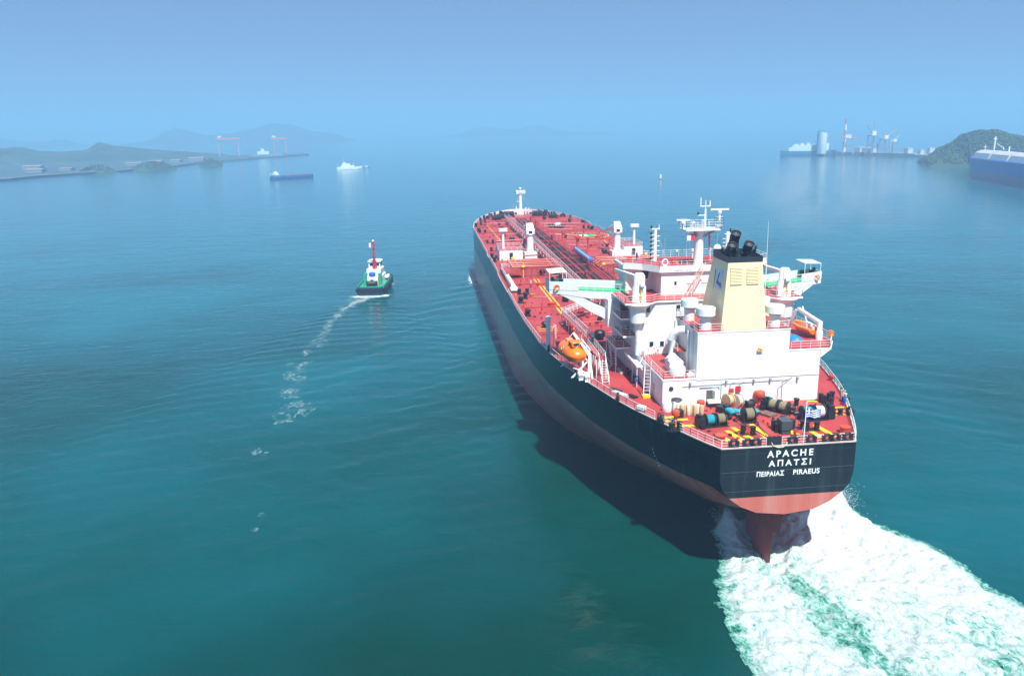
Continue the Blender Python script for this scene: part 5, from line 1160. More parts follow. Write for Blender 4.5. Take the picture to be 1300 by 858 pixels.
mb.box(46, 150, 4.7, 5.1, 20.6, 20.75).cut(); mb.box(150, 240, 3.3, 3.8, 20.4, 20.5); mb.builds('cable_tray', dark, SHIP, smooth=False)
for i in range(17):
    x = 50+i*12.0; k = 1 if x < 152 else .62; yl_, yr_ = (7.0, -4.0) if x < 152 else (5.6, -1.8)
    mb = MB(); mb.box(x-.16, x+.16, yr_, yl_, 19.3, 19.55)
    for y in np.arange(yr_, yl_+.1, (yl_-yr_)/4): mb.box(x-.12, x+.12, y-.12, y+.12, dz(x), 19.3)
    mb.box(x-.1, x+.1, yl_-.2, yl_, 19.5, 21.2); mb.box(x-.1, x+.1, yr_, yr_+.2, 19.5, 21.2); mb.box(x-.14, x+.14, yr_, yl_, 21.1, 21.3)
    mb.build('pipe_support', dred, SHIP, smooth=False)
# expansion loops and small crossovers
r_ = random.Random(31); mb = MB()
for i in range(22):
    x = 56+i*8.9; s_ = r_.choice((1, -1)); ye = r_.uniform(9.5, 21)*s_
    mb.sweep([(x, 3*s_, 19.5), (x, ye, 19.0), (x, ye, dz(x))], r_.choice((.10, .14, .2)), 6).cut()
mb.builds('branch_pipe', dred, SHIP)
for i in range(13):      # expansion loops standing proud of the rack
    x = 62+i*14.5; y = r_.uniform(-1.5, 5); mb = MB(); mb.sweep([(x, y, 20.2), (x, y, 21.8), (x+2.5, y, 21.8), (x+2.5, y, 20.2)], .22, 8); mb.cyl((x+1.2, y-.9, 20.2), (x+1.2, y-.9, 21.4), .12, n=6); mb.torus((x+1.2, y-.9, 21.4), .35, .05); mb.build('expansion_loop', dred, SHIP)
# long transverse frame beams that carry the shadowed red lines on deck
for x in (60, 84, 112, 168, 192, 218, 238):
    mb = MB(); mb.box(x-.08, x+.08, -dw(x)+1.5, -4, dz(x), dz(x)+.28).cut(); mb.box(x-.08, x+.08, 8.8, dw(x)-1.5, dz(x), dz(x)+.28); mb.builds('deck_coaming', dred, SHIP, smooth=False)
# ------------------------------------------------------------------ manifolds
for s, ye in ((1, 20.4), (-1, -20.4)):
    for k, x in enumerate((123.2, 126.0, 128.8, 131.6, 134.2)):
        mb = MB(); y0 = 7 if s > 0 else -3.8; mb.sweep([(x, y0-.8*s, 20.0), (x, y0+.5*s, 20.9), (x, ye, 20.9)], .20 if k % 2 else .27, 12)
        mb.cyl((x, ye, 20.9), (x, ye+.25*s, 20.9), .45, n=14)
        for yy in (ye-1.6*s, ye-3.2*s, y0+3*s): mb.cyl((x, yy-.1, 20.9), (x, yy+.1, 20.9), .42, n=14)
        mb.build('manifold_pipe', prm, SHIP)
    mb = MB(); mb.box(121.5, 136, *sorted((ye-2.5*s, ye+2.2*s)), 19.0, 19.6); mb.build('drip_tray', dred, SHIP, smooth=False)
    mb = MB(); 
    for y in np.arange(8, 20, 1.5): mb.box(122.2, 122.4, s*y-.09 if s > 0 else -y+3-.09, s*y+.09 if s > 0 else -y+3+.09, ZD, 20.4); mb.box(135.2, 135.4, s*y-.09 if s > 0 else -y+3-.09, s*y+.09 if s > 0 else -y+3+.09, ZD, 20.4)
    mb.box(122.1, 122.5, *sorted((s*8 if s > 0 else -5, s*19.5)), 20.3, 20.5); mb.box(135.1, 135.5, *sorted((s*8 if s > 0 else -5, s*19.5)), 20.3, 20.5); mb.build('manifold_frame', dred, SHIP, smooth=False)
    mb = MB(); mb.box(136.5, 139.5, *sorted((s*14, s*20.5)), 19.3, 19.4); mb.build('manifold_grating', dark, SHIP, smooth=False)
    for x, y in ((136, 19.0), (121.6, 17.8)):
        mb = MB(); mb.cyl((x, s*y, ZD), (x, s*y, 20.9), .12, n=6); mb.sph((x, s*y, 21.2), .5, (1, 1, .8), 12, 8); mb.build('monitor_nozzle', yellow, SHIP)
mb = MB(); mb.cyl((118.5, -3.0, 20.6), (118.5, -3.0, 21.3), .1, n=6); mb.sph((118.5, -3.0, 21.6), .5, (1, 1, .8), 12, 8); mb.build('monitor_nozzle', yellow, SHIP)
mb = MB(); mb.sweep([(123.5, -.6, 21.9), (124, -.6, 21.95), (144, -.6, 21.95), (144.5, -.6, 21.9)], [.35, .75, .75, .35], 16); mb.build('pressure_vessel', mat('vessel_blue', (.06, .17, .42), .3, var=.15), SHIP)
mb = MB(); mb.sweep([(124, -.2, 22.45), (144, -.2, 22.45)], .24, 8); mb.build('vessel_pipe', blight, SHIP)
# ------------------------------------------------------------------ hose cranes, deck stores, light posts
for s, x, y in ((1, 156.0, 11.4), (-1, 153.6, -14.9)):
    mb = MB(); mb.box(x-2, x+1.6, y-1.9, y+1.9, ZD, ZD+1.7); mb.lathe([(1.25, 0), (1.05, .2), (.98, 5.0), (1.25, 5.3), (1.25, 5.7), (.01, 5.7)], (x, y, ZD+1.6), 24)
    mb.box(x-1.2, x+1.3, y-1.25, y+1.25, ZD+7.2, ZD+8.4); mb.extr([(x-1.2, y-1.25, ZD+8.4), (x-1.2, y+1.25, ZD+8.4), (x+.3, y+.9, ZD+10.2), (x+.3, y-.9, ZD+10.2)], (1.2, 0, .1))
    rail(mb, [(x-2, y-1.9, ZD+1.7), (x-2, y+1.9, ZD+1.7), (x+1.6, y+1.9, ZD+1.7)], r=.05)
    hc = mb.build('hose_crane', white, SHIP)
    mb = MB(); j0 = Vector((x+1.0, y, ZD+8.2)); j1 = Vector((x+31, y-2.8, 24.6)) if s > 0 else Vector((x+17, y+1.2, 23.2))
    d = (j1-j0).normalized(); sd = Vector((-d.y, d.x, 0)).normalized()
    for i in range(8): a = j0.lerp(j1, i/8); b = j0.lerp(j1, (i+1)/8); w1, w2 = .75-.06*i, .75-.06*(i+1); mb.add([a+sd*w1, a-sd*w1, a-sd*w1+Vector((0, 0, w1*1.5)), a+sd*w1+Vector((0, 0, w1*1.5)), b+sd*w2, b-sd*w2, b-sd*w2+Vector((0, 0, w2*1.5)), b+sd*w2+Vector((0, 0, w2*1.5))], [(0, 1, 5, 4), (1, 2, 6, 5), (2, 3, 7, 6), (3, 0, 4, 7), (0, 3, 2, 1), (4, 5, 6, 7)])
    mb.cyl(j0+Vector((0, 0, 2.0)), j0.lerp(j1, .55)+Vector((0, 0, .9)), .07, n=5); mb.build('crane_jib', white, hc, smooth=False)
    mb = MB(); mb.box(x-1.3, x-1.18, y-.5, y+.5, ZD+7.5, ZD+8.2); mb.build('window', glass, hc, smooth=False)
    if s < 0: continue
    mb = MB(); mb.cyl((j1.x-1, j1.y-1.6, dz(j1.x)), (j1.x-1, j1.y, j1.z-.1), .16, n=6); mb.cyl((j1.x-1, j1.y+1.6, dz(j1.x)), (j1.x-1, j1.y, j1.z-.1), .16, n=6); mb.box(j1.x-1.2, j1.x-.8, j1.y-.9, j1.y+.9, j1.z-.35, j1.z-.1); mb.build('jib_rest', white, hc, smooth=False)
for s, x0, x1, y0, y1 in ((1, 151.5, 161, 14.2, 21.2), (-1, 152.5, 164, -22.6, -17.0)):
    mb = MB(); mb.box(x0, x1, y0, y1, ZD, ZD+2.9); dh = mb.build('deck_store', white, SHIP, smooth=False, bevel=.05)
    topred([(x0+.1, y0+.1), (x1-.1, y0+.1), (x1-.1, y1-.1), (x0+.1, y1-.1)], ZD+2.92, dh, 'house_top')
    rail(mb := MB(), [(x0, y0, ZD+2.9), (x0, y1, ZD+2.9), (x1, y1, ZD+2.9), (x1, y0, ZD+2.9), (x0, y0, ZD+2.9)], r=.05).build('railing', railw, dh, smooth=False)
    mb = MB(); ym = (y0+y1)/2; mb.box(x0-.06, x0+.02, ym-.5, ym+.5, ZD+.3, ZD+2.3); mb.build('door', black, dh, smooth=False)
    px, py = x0+4.5, (19.6 if s > 0 else -21.0)
    mb = MB(); mb.cyl((px, py, ZD+2.9), (px, py, ZD+8.2), .42, .34, n=12); mb.box(px-.8, px+.8, py-1.3, py+1.3, ZD+8.2, ZD+8.35); mb.box(px-.5, px+.5, py-1.2, py+1.2, ZD+8.4, ZD+9.1)
    rail(mb, [(px-.8, py-1.3, ZD+8.3), (px-.8, py+1.3, ZD+8.3), (px+.8, py+1.3, ZD+8.3)], h=.9, sp=.8); mb.build('light_post', white, dh)
# red posts
for x, y, h_, r_, hat in ((165.0, -4.9, 5.0, .45, 1), (181.5, -3.1, 4.6, .55, 0), (160, -7.2, 5, .3, 0), (46.2, 21.0, 2.2, .42, 0), (85, 22, 1.5, .4, 0), (188, 22.6, 1.6, .45, 0), (104, 12, 2.4, .3, 0), (72, 10.2, 3.2, .3, 0), (167, 4.5, 2.5, .35, 0), (207, 14, 1.8, .3, 0), (64, -12, 2.5, .35, 0), (96, -13, 2.5, .35, 0), (130, -22, 2, .3, 0), (225, 10.5, 2.2, .3, 0)):
    mb = MB(); z = dz(x)
    if hat: mb.lathe([(r_, 0), (r_, h_*.8), (r_*2.6, h_*.88), (r_*2.6, h_*.97), (.01, h_)], (x, y, z), 18)
    else: mb.lathe([(r_, 0), (r_*.8, .2), (r_*.8, h_*.8), (r_*1.1, h_*.84), (r_*1.1, h_), (.01, h_)], (x, y, z), 14)
    mb.build('vent_riser', vred, SHIP)
# bitts and small winches all along the tank deck
for x, y, a in ((244.8, 19.0, 1.3), (219, 21.2, 1.5), (171.6, 21.0, 1.57), (100, 20.5, 1.57), (224, -19.4, 1.4), (62, -20, 1.5), (100, -20.3, 1.57), (190, 20.8, 1.5)): bitts(x, y, a, 1.3, .42, 1.9)
for x, y, s_ in ((241, 22.2, 1.0), (225, 22.2, 1.0), (158, 23.0, .9), (150.5, 22.8, .9), (90.6, 22.2, .9), (77, 22.4, .9), (95, 20.6, .8), (241.5, -21.5, 1.1), (220.3, -21, 1.0), (246.8, -16.9, .8)): 
    mb = MB(); z = dz(x); mb.lathe([(.75*s_, 0), (.75*s_, .25), (.5*s_, .35), (.5*s_, .95), (.75*s_, 1.05), (.75*s_, 1.3), (.01, 1.35)], (x-.5, y, z), 16); mb.lathe([(.6*s_, 0), (.45*s_, .2), (.45*s_, 1.1), (.6*s_, 1.2), (.01, 1.25)], (x+1.1, y, z), 14); mb.build('deck_roller', black, SHIP)
for x, y, s_ in ((263, 16, .8), (244, 12.5, .9), (229, 13.2, .9), (225.5, 12.6, .7), (193, 12.9, 1.1), (125, 12.3, 1.0), (89.5, 12.1, 1.0), (54.9, 11.8, 1.2), (53, 13.6, 1.1), (197.8, -6.7, .9), (173, -16.2, .8), (158.7, -12.1, 1.0), (230, -11.8, .8), (227, -6, 1.3), (255, -7.7, 1.0), (66, 20.4, .8), (110, -12, .9), (84, -12, .9), (140, 12.6, .8), (206, 14.2, .7)):
    mb = MB(); z = dz(x); mb.lathe([(.5*s_, 0), (.5*s_, .5), (.85*s_, .55), (.85*s_, 1.15*s_), (.6*s_, 1.45*s_), (.01, 1.5*s_)], (x, y, z), 14); mb.build('tank_vent', black, SHIP)
for x, y, rz in ((70, 8.9, .3),): 
    mb = MB()
    for k in range(4): mb.cyl((x-1.5+k, y-.3*k, ZD+.5), (x-.9+k, y-.3*k-.2, ZD+.5), .5, n=12)
    mb.build('butterworth_machine', black, SHIP)
winch(226, -9.5, R(0), 'dd', 1, .8); winch(118, -12, R(90), 'dd', 1, .9)
for x, y in ((231, -8.9), (233.4, -10.0)):
    mb = MB(); mb.box(x-.9, x+.9, y-.8, y+.8, dz(x), dz(x)+1.5); mb.build('white_locker', white, SHIP, smooth=False)
mb = MB()   # hatches and tank domes
for x, y in ((86, 15.8), (110, 15), (140, 15.8), (176, 15), (206, 15), (232, 13), (86, -14), (110, -15), (176, -12), (196, -18), (222, -13), (64, 15)): mb.lathe([(.9, 0), (.9, .55), (1.0, .6), (1.0, .75), (.01, .85)], (x, y, dz(x)), 18).cut()
mb.builds('tank_hatch', vred, SHIP)
r_ = random.Random(8); fit = []
for i in range(330):
    x = r_.uniform(48, 268)**1.0; y = r_.choice((1, -1))*r_.uniform(9.2, .92*dw(x)); fit.append((r_.uniform(.06, .22), r_.uniform(.1, .9), x, y, r_.random()*3))
fit.sort(key=lambda q: -q[0]*q[1]/(q[2]+90)**2); big = MB(); small = MB()
for i, (s_, h_, x, y, a_) in enumerate(fit):
    t_ = big if i < 100 else small; t_.box(x-s_, x+s_, y-s_, y+s_, dz(x), dz(x)+h_, rz=a_); t_.cut()
big.builds('deck_fitting', dred, SHIP, smooth=False); tag(small.build('small_deck_fittings', dred, SHIP, smooth=False), kind='stuff')
mb = MB()
for i in range(70):
    x = r_.uniform(50, 268); y = r_.choice((1, -1))*r_.uniform(9.5, .92*dw(x)); s_ = r_.uniform(.1, .3); mb.box(x-s_, x+s_, y-s_, y+s_, dz(x), dz(x)+r_.uniform(.1, .5), rz=r_.random()*3).cut()
mb.builds('pipe_clamp', dark, SHIP, smooth=False)
# stowed accommodation ladders
for s in (1, -1):
    mb = MB(); a = Vector((104, s*22.3, ZD+.8)); b = Vector((127, s*22.3, ZD+.8)); 
    for q in (-.5, .5): mb.extr([a+Vector((0, q-.06, 0)), b+Vector((0, q-.06, 0)), b+Vector((0, q+.06, 0)), a+Vector((0, q+.06, 0))], (0, 0, .5))
    for i in range(46): p = a.lerp(b, i/45); mb.box(p.x-.16, p.x+.16, p.y-.5, p.y+.5, p.z+.2, p.z+.28)
    mb.box(102, 105, s*22.3-.9, s*22.3+.9, ZD+.5, ZD+.9); mb.box(126, 131, s*21.6-1.3, s*21.6+1.3, ZD+1.2, ZD+1.35)
    rail(mb, [(126, s*22.8, ZD+1.3), (131, s*22.8, ZD+1.3), (131, s*20.4, ZD+1.3)], r=.06); rail(mb, [(104, s*22.8, ZD+1.2), (127, s*22.8, ZD+1.2)], h=.8, r=.05, sp=2.5)
    for x in (104, 112, 120, 127): mb.cyl((x, s*22.3, ZD), (x, s*22.3, ZD+.8), .1, n=6)
    mb.build('accommodation_ladder', white, SHIP, smooth=False)
# ------------------------------------------------------------------ forecastle
mb = MB(); zz = dz(273); mb.lathe([(1.5, 0), (1.35, 1.8), (.72, 2.2), (.6, 8.6), (.5, 10.3), (.01, 10.4)], (272.5, .3, zz), 18); mb.box(271.6, 273.4, -1.8, 2.4, zz+9.1, zz+9.3); mb.sph((272.5, .3, zz+11.3), .55)
rail(mb, [(271.6, -1.8, zz+9.3), (271.6, 2.4, zz+9.3), (273.4, 2.4, zz+9.3), (273.4, -1.8, zz+9.3)], r=.09, sp=1.0); mb.cyl((272.5, .3, zz+10.3), (272.5, .3, zz+11), .15, n=8); mb.box(272, 273, .9, 1.9, zz+5.6, zz+5.8)
fm = mb.build('foremast', white, SHIP)
mb = MB()
for y, h_ in ((2.3, 3.8), (1.9, 1.6), (3.0, 1.5), (-1.9, 3.2), (-3.2, 2.8), (-3.9, 1.6)): mb.cyl((271.5, y, zz), (271.5, y, zz+h_), .28, n=8).cut()
mb.builds('bow_vent', white, SHIP)
mb = MB()
for q in ((268, 6.5), (268, -5.5)): mb.cyl((272.5, .3, zz+9), (q[0], q[1], dz(268)), .035, n=4).cut()
mb.builds('stay_wire', grey, fm)
for y, rz in ((6.3, 0), (-6.3, math.pi)): winch(266, y, rz, 'dd', 1, 1.3)
for x, y, rz in ((258, 12.4, .3), (259, -12.0, -.3), (262, 10, .2)): winch(x, y, rz, 'dd', 0, 1.0)
for a in ((268.5, 12.8, .8), (273, 8.8, .7), (269, -12.4, -.8), (262, 16.4, 1.2), (261, -16.6, 1.9), (255, 18.4, 1.3)): bitts(*a, 1.3, .4, 1.8)
for x in (258, 264, 270, 274.5, 278.5):
    for s in (1, -1): chock(x, s*(dw(x)-.35), .9, .55)
# helicopter-deck-side mast poles and small items handled; people next
def person(x, y, z, rz, top, legs, hat, pose, label, h=1.76):
    e_ = None
    J = {'stand': [(0, 0, .92), (0, 0, 1.18), (0.02, 0, 1.42), (.03, 0, 1.56), (.05, 0, 1.70),
                   (0, .1, .88), (.04, .12, .48), (0, .13, .06), (.14, .14, .03), (0, -.1, .88), (-.06, -.13, .48), (-.1, -.14, .06), (.04, -.15, .03),
                   (.01, .2, 1.4), (.02, .27, 1.13), (.16, .25, .92), (.01, -.2, 1.4), (.05, -.27, 1.14), (.22, -.2, .98)],
         'lean': [(0, 0, .92), (.08, 0, 1.16), (.2, 0, 1.36), (.27, 0, 1.49), (.34, 0, 1.62),
                  (0, .1, .88), (.05, .12, .48), (-.02, .13, .06), (.12, .14, .03), (0, -.1, .88), (-.04, -.13, .48), (-.14, -.14, .06), (0, -.15, .03),
                  (.19, .2, 1.34), (.36, .26, 1.12), (.55, .18, 1.1), (.19, -.2, 1.34), (.36, -.26, 1.12), (.55, -.18, 1.1)]}[pose]
    Rr = [.15, .14, .15, .06, .105, .1, .075, .05, .04, .1, .075, .05, .04, .07, .05, .042, .07, .05, .042]
    E_ = [(0, 1), (1, 2), (2, 3), (3, 4), (0, 5), (5, 6), (6, 7), (7, 8), (0, 9), (9, 10), (10, 11), (11, 12), (2, 13), (13, 14), (14, 15), (2, 16), (16, 17), (17, 18)]
    me = bpy.data.meshes.new('person'); me.from_pydata([tuple(c*h/1.80 for c in p) for p in J], E_, []); o = bpy.data.objects.new('person', me); COL.objects.link(o)
    sk = o.modifiers.new('k', 'SKIN'); sk.use_smooth_shade = True
    for v, r_ in zip(me.skin_vertices[0].data, Rr): v.radius = (r_, r_)
    me.skin_vertices[0].data[0].use_root = True
    ss = o.modifiers.new('s', 'SUBSURF'); ss.levels = 1; ss.render_levels = 1
    # bake so that trousers, head and jacket can carry different colours
    dg = bpy.context.evaluated_depsgraph_get(); dg.update(); bm_ = bpy.data.meshes.new_from_object(o.evaluated_get(dg)); o.modifiers.clear(); o.data = bm_
    bm_.materials.clear(); [bm_.materials.append(m_) for m_ in (top, legs, mat('skin', (.45, .26, .18), .6), black)]
    for p in bm_.polygons:
        zc = p.center.z; hd = J[4][2]*h/1.8; p.material_index = 2 if zc > hd-.17 else (3 if zc < .1 else (1 if zc < .9 else 0))
        if math.hypot(p.center.x-J[15][0], abs(p.center.y)-abs(J[15][1])) < .09 and abs(p.center.z-J[15][2]) < .1: p.material_index = 2
    bm_.shade_smooth()
    hm = MB(); c = J[4]; k_ = h/1.8; hm.lathe([(.15*k_, 0), (.135*k_, .05), (.1*k_, .12), (.01, .15)], (c[0]*k_, 0, c[2]*k_+.02), 14); hm.build('helmet', hat, o)
    o.location = (x, y, z); o.rotation_euler = (0, 0, rz); tag(o, label, 'person')
cb = mat('coverall_blue', (.02, .08, .42), .8); cg = mat('coverall_beige', (.45, .38, .28), .8); cr2 = mat('coverall_red', (.5, .03, .03), .8)
person(25.7, 12.5, ZD, R(200), cb, cb, black, 'stand', 'person in blue coveralls and dark helmet standing beside the white deckhouse on the left side')
person(12.9, -13.7, ZD, R(-75), cb, cb, mat('helmet_white', (.8, .8, .8), .4), 'lean', 'person in blue coveralls leaning on the rail at the right quarter')
person(14.2, -14.2, ZD, R(-80), cg, dark, cg, 'lean', 'person in beige clothes leaning on the right rail next to the one in blue')
person(15.4, -14.6, ZD, R(-70), cg, cg, dark, 'stand', 'person in beige clothes standing at the right rail farthest forward of the group')
person(1.6, -1.4, ZD, R(160), cr2, cr2, dark, 'stand', 'person in red coveralls standing at the stern rail beside the flagstaff')
person(107.9, 17.6, ZD, R(10), cg, dark, mat('helmet_white', (.8, .8, .8), .4), 'stand', 'person in pale clothes standing on the red tank deck near the left side')
# ================================================================== OTHER VESSELS, HARBOUR, HILLS
def hullshape(mb, L, B, D, bowl=.25, sternl=.06, z0=-1.2, sheer=.0, n=14, mi=None, flare=1.0):
    """simple ship hull along +x from 0 to L, deck at D"""
    sec = []
    for i in range(n+1):
        t = i/n; x = t*L
        if t < sternl: w_ = B/2*(.78+.22*t/sternl)
        elif t > 1-bowl: q = (t-(1-bowl))/bowl; w_ = B/2*max(.02, (1-q**2.2))
        else: w_ = B/2
        zt = D+sheer*max(0, (t-.6)/.4)**2+sheer*.25*max(0, (.2-t)/.2)
        q = max(0, (t-(1-bowl))/bowl); wb = w_*(1-.35*q)
        sec.append([(x-(.8*D*.3*q), -wb*.9, z0), (x, -w_, zt*.35), (x, -w_, zt), (x, w_, zt), (x, w_, zt*.35), (x-(.8*D*.3*q), wb*.9, z0)])
    k = 6; mb.add([p for s_ in sec for p in s_], [(i*k+j, (i+1)*k+j, (i+1)*k+(j+1) % k, i*k+(j+1) % k) for i in range(n) for j in range(k)]+[tuple(range(k)), tuple(range(n*k, n*k+k))], mi)
# ---- tugboat
tug = empty('tugboat', (198.0, 62.9, 0), R(-6), label='small green and white tugboat with tall red mast and black tyre fenders', cat='boat')
mb = MB(); hullshape(mb, 29, 10.0, 2.5, .38, .06, -1.5, 1.6); th = mb.build('hull', mat('tug_navy', (.012, .035, .09), .45), tug, smooth=False)
tg = mat('tug_green', (.03, .33, .20), .5)
mb = MB(); mb.box(.9, 24, -4.4, 4.4, 2.52, 2.6); mb.build('deck', tg, tug, smooth=False)
mb = MB()
for y in (-4.6, 4.6): mb.box(.3, 21, y-.12, y+.12, 2.5, 3.4)
mb.box(.2, .5, -3.9, 3.9, 2.5, 3.3); mb.build('bulwark', tg, tug, smooth=False)
mb = MB()
for s in (1, -1):
    for i in range(9): mb.torus((1.5+i*2.4, s*5.05, 1.9), .55, .28, nrm=(0, 1, 0), n=12, k=6).cut()
    for i in range(4): mb.torus((24+i*1.1, s*(4.3-i*.95), 2.6), .55, .28, nrm=(.6, s, 0), n=12, k=6).cut()
for i in range(6): mb.torus((-.05, -3.6+1.44*i, 1.7), .55, .28, nrm=(1, 0, 0), n=12, k=6).cut()
mb.builds('tyre_fender', black, tug)
mb = MB(); mb.prism([(7, -3.0), (18.5, -3.0), (20.5, -1.5), (20.5, 1.5), (18.5, 3.0), (7, 3.0)], 2.6, 5.4); mb.prism([(9.5, -2.6), (17.5, -2.6), (19, -1.2), (19, 1.2), (17.5, 2.6), (9.5, 2.6)], 5.4, 7.8)
th_ = mb.build('deckhouse', white, tug, smooth=False)
mb = MB(); mb.prism([(12, -2.1), (16.5, -2.1), (18, -1), (18, 1), (16.5, 2.1), (12, 2.1)], 7.8, 10.2); mb.prism([(11.6, -2.4), (16.9, -2.4), (18.5, -1.1), (18.5, 1.1), (16.9, 2.4), (11.6, 2.4)], 10.2, 10.4); wh = mb.build('wheelhouse', white, tug, smooth=False)
mb = MB(); 
for y in (-1.7, .5): mb.box(11.93, 12.02, y, y+1.2, 8.7, 9.7)
mb.box(12.3, 16.4, -2.14, -2.08, 8.7, 9.7); mb.box(12.3, 16.4, 2.08, 2.14, 8.7, 9.7); mb.build('window', glass, wh, smooth=False)
mb = MB()
for s in (1, -1): mb.box(6.2, 8.2, s*2.6-.55, s*2.6+.55, 2.6, 6.8).cut()
mb.builds('exhaust_casing', tg, tug, smooth=False)
mb = MB(); mb.cyl((10.6, -.3, 5.4), (10.2, -.3, 17.2), .38, .26, n=8); mb.cyl((11.6, -.9, 7.8), (10.3, -.3, 15), .14, n=6); mb.cyl((11.6, .6, 7.8), (10.3, -.3, 15), .14, n=6); mb.box(9.7, 10.7, -1.2, .8, 15.4, 15.7); mb.box(9.9, 10.5, -.9, .5, 17, 17.6)
for z in (8, 9.5, 11, 12.5, 14): mb.box(10.1, 10.9, -.8, .3, z, z+.14)
mb.build('mast', mat('mast_red', (.65, .02, .06), .45), tug)
mb = MB(); mb.sph((10.2, -.3, 18), .4); mb.box(9.9, 10.5, .5, 1.2, 15.7, 17.3); mb.build('mast_light', white, tug)
mb = MB(); mb.lathe([(.9, 0), (1.2, .3), (1.2, 1.1), (.8, 1.5), (.01, 1.6)], (8.6, .4, 5.4), 16); mb.build('winch_cover', bluep, tug)
mb = MB(); mb.cyl((4.5, -1.3, 3.6), (4.5, 1.3, 3.6), .9, n=14); mb.box(3.6, 5.4, -1.9, -1.5, 2.6, 4.4); mb.box(3.6, 5.4, 1.5, 1.9, 2.6, 4.4); mb.box(6.7, 6.98, -.2, .9, 2.7, 4.5); mb.build('tow_winch', dark, tug)
mb = MB(); mb.box(6.0, 6.9, -2.0, -1.0, 2.6, 3.7); mb.build('locker', yellow, tug, smooth=False)
mb = MB(); mb.extr([(16.4, -4.2, 3.2), (20.8, -4.2, 3.2), (20.8, -2.9, 3.2), (16.4, -2.9, 3.2)], (0, 0, 1.0)); mb.build('workboat', white, tug, bevel=.3)
def foam_strip(name, pts, wd, dens, lab, z=.05, step=.6, seed=3):
    """low foam sheet around a path in world xy"""
    P_ = np.array(pts, float); x0, y0 = P_.min(0)-6; x1, y1 = P_.max(0)+6
    xs = np.arange(x0, x1, step); ys = np.arange(y0, y1, step); X, Y = np.meshgrid(xs, ys, indexing='ij'); D_ = np.full(X.shape, 1e9)
    for a, b in zip(P_[:-1], P_[1:]):
        d = b-a; t = np.clip(((X-a[0])*d[0]+(Y-a[1])*d[1])/(d@d), 0, 1); D_ = np.minimum(D_, np.hypot(X-a[0]-t*d[0], Y-a[1]-t*d[1]))
    f = dens*np.exp(-(D_/wd)**2)+(fbm(X*.35, Y*.35, 4, seed)-.5)*.3*np.exp(-(D_/wd/1.5)**2); f = np.clip(f, 0, 1.2)
    tag(grid_sheet(name, xs, ys, np.full_like(X, z), f, MATS_FOAM, keep=f > .12), lab, 'foam', kind='stuff')
MATS_FOAM = foam_material('thin_foam_b', (.02, .16, .18), .55, 1.2, .9, 1.3, .9)
foam_strip('tug_bow_wave', [(197.5, 58.5), (197.5, 67)], 2.2, .95, 'white water churned up along the tugboat stern', step=.4)
foam_strip('tug_side_wave', [(219, 56.5), (224, 60)], 1.2, .75, 'small bow wave beside the tugboat', step=.4)
foam_strip('hull_wave', [(215, 26), (232, 25.2), (245, 23.6)], 1.1, .62, 'thin white water along the left side of the tanker bow', step=.5)
foam_strip('far_right_wake', [(96, -50), (104, -72), (108, -95)], 3.0, .02, 'pale broken foam on the water to the right of the tanker', step=.8, seed=8)

# ---- LNG carrier on the right
ang = math.atan2(-537+503, 734-622); lng = empty('gas_carrier', (736, -541, 0), math.atan2(-541+503.0, 736-615.0), label='large blue hulled gas carrier with long pale tank cover at the right edge', cat='ship')
mb = MB(); hb = []
L_n = 283
xs_l = [0, -4, -10, -20, -34, -50, -80, -150, -230, -270, -283]; hw_l = [.3, 4.5, 9, 14, 18.5, 21, 21.7, 21.7, 21, 17, 14]
lv = [(-4, .80), (3.5, .9), (7.4, .95), (7.41, .95), (13, 1), (19, 1.05)]
vs = []
for x, h_ in zip(xs_l, hw_l):
    r_ = []
    for z, k in lv: q = max(0, 1+x/34) if x > -34 else 0; r_.append((x-(19-z)*.16*q+(2.2*q if z < 4 else 0), h_*(k if x > -50 else 1), z))
    vs.append([(a, -b, c) for a, b, c in reversed(r_)]+r_)
n = len(vs[0])
for i in range(len(vs)-1):
    for j in range(n-1):
        zc = min(vs[i][j][2], vs[i][j+1][2]); mb.add([vs[i][j], vs[i+1][j], vs[i+1][j+1], vs[i][j+1]], [(0, 1, 2, 3)], mi=0 if zc > 7.405 else 1)
for v_ in (vs[0], vs[-1]): mb.add(v_, [tuple(range(n))])
mb.add([p[0] for p in vs]+[p[-1] for p in vs], [(i, i+1, len(vs)+i+1, len(vs)+i) for i in range(len(vs)-1)], mi=0)
mb.build('hull', [mat('hull_blue', (.0, .09, .36), .4), mat('boot_mauve', (.42, .17, .26), .5)], lng, smooth=False)
mb = MB(); sec = [(-14.5, 19), (-12.5, 24), (-8, 26.5), (8, 26.5), (12.5, 24), (14.5, 19)]
for a, b in ((-26, -72), (-74, -120), (-122, -168), (-170, -216)):
    m_ = len(sec); t0, t1 = (5 if a == -26 else 0), 0
    mb.add([(a-(z-19)*.6, y, z) for y, z in sec]+[(b, y, z) for y, z in sec], [tuple(range(m_)), tuple(range(2*m_-1, m_-1, -1))]+[(i, (i+1) % m_, m_+(i+1) % m_, m_+i) for i in range(m_)])
mb.build('tank_cover', mat('cover_cream', (.62, .58, .55), .5), lng, smooth=False)
mb = MB(); mb.cyl((-18, 0, 19), (-18, 0, 31), .5, n=8); mb.box(-18.6, -17.4, -1.6, 1.6, 28.5, 29); mb.cyl((-52, 3, 26), (-52, 3, 40), .8, n=8); mb.box(-53, -51, 1.5, 4.5, 37, 38); mb.cyl((-62, -2, 26), (-62, -2, 30), .6, n=8); mb.cyl((-62, -2, 29), (-55, 2, 33), .3, n=6); mb.cyl((-88, 2, 26), (-88, 2, 31), .7, n=8); mb.box(-2, -1, -.5, .5, 19, 22)
mb.build('mast', white, lng)
mb = MB()
for x in (-6, -9, -14, -17, -22): mb.box(x-1, x+1, -4, 4, 19, 20.6)
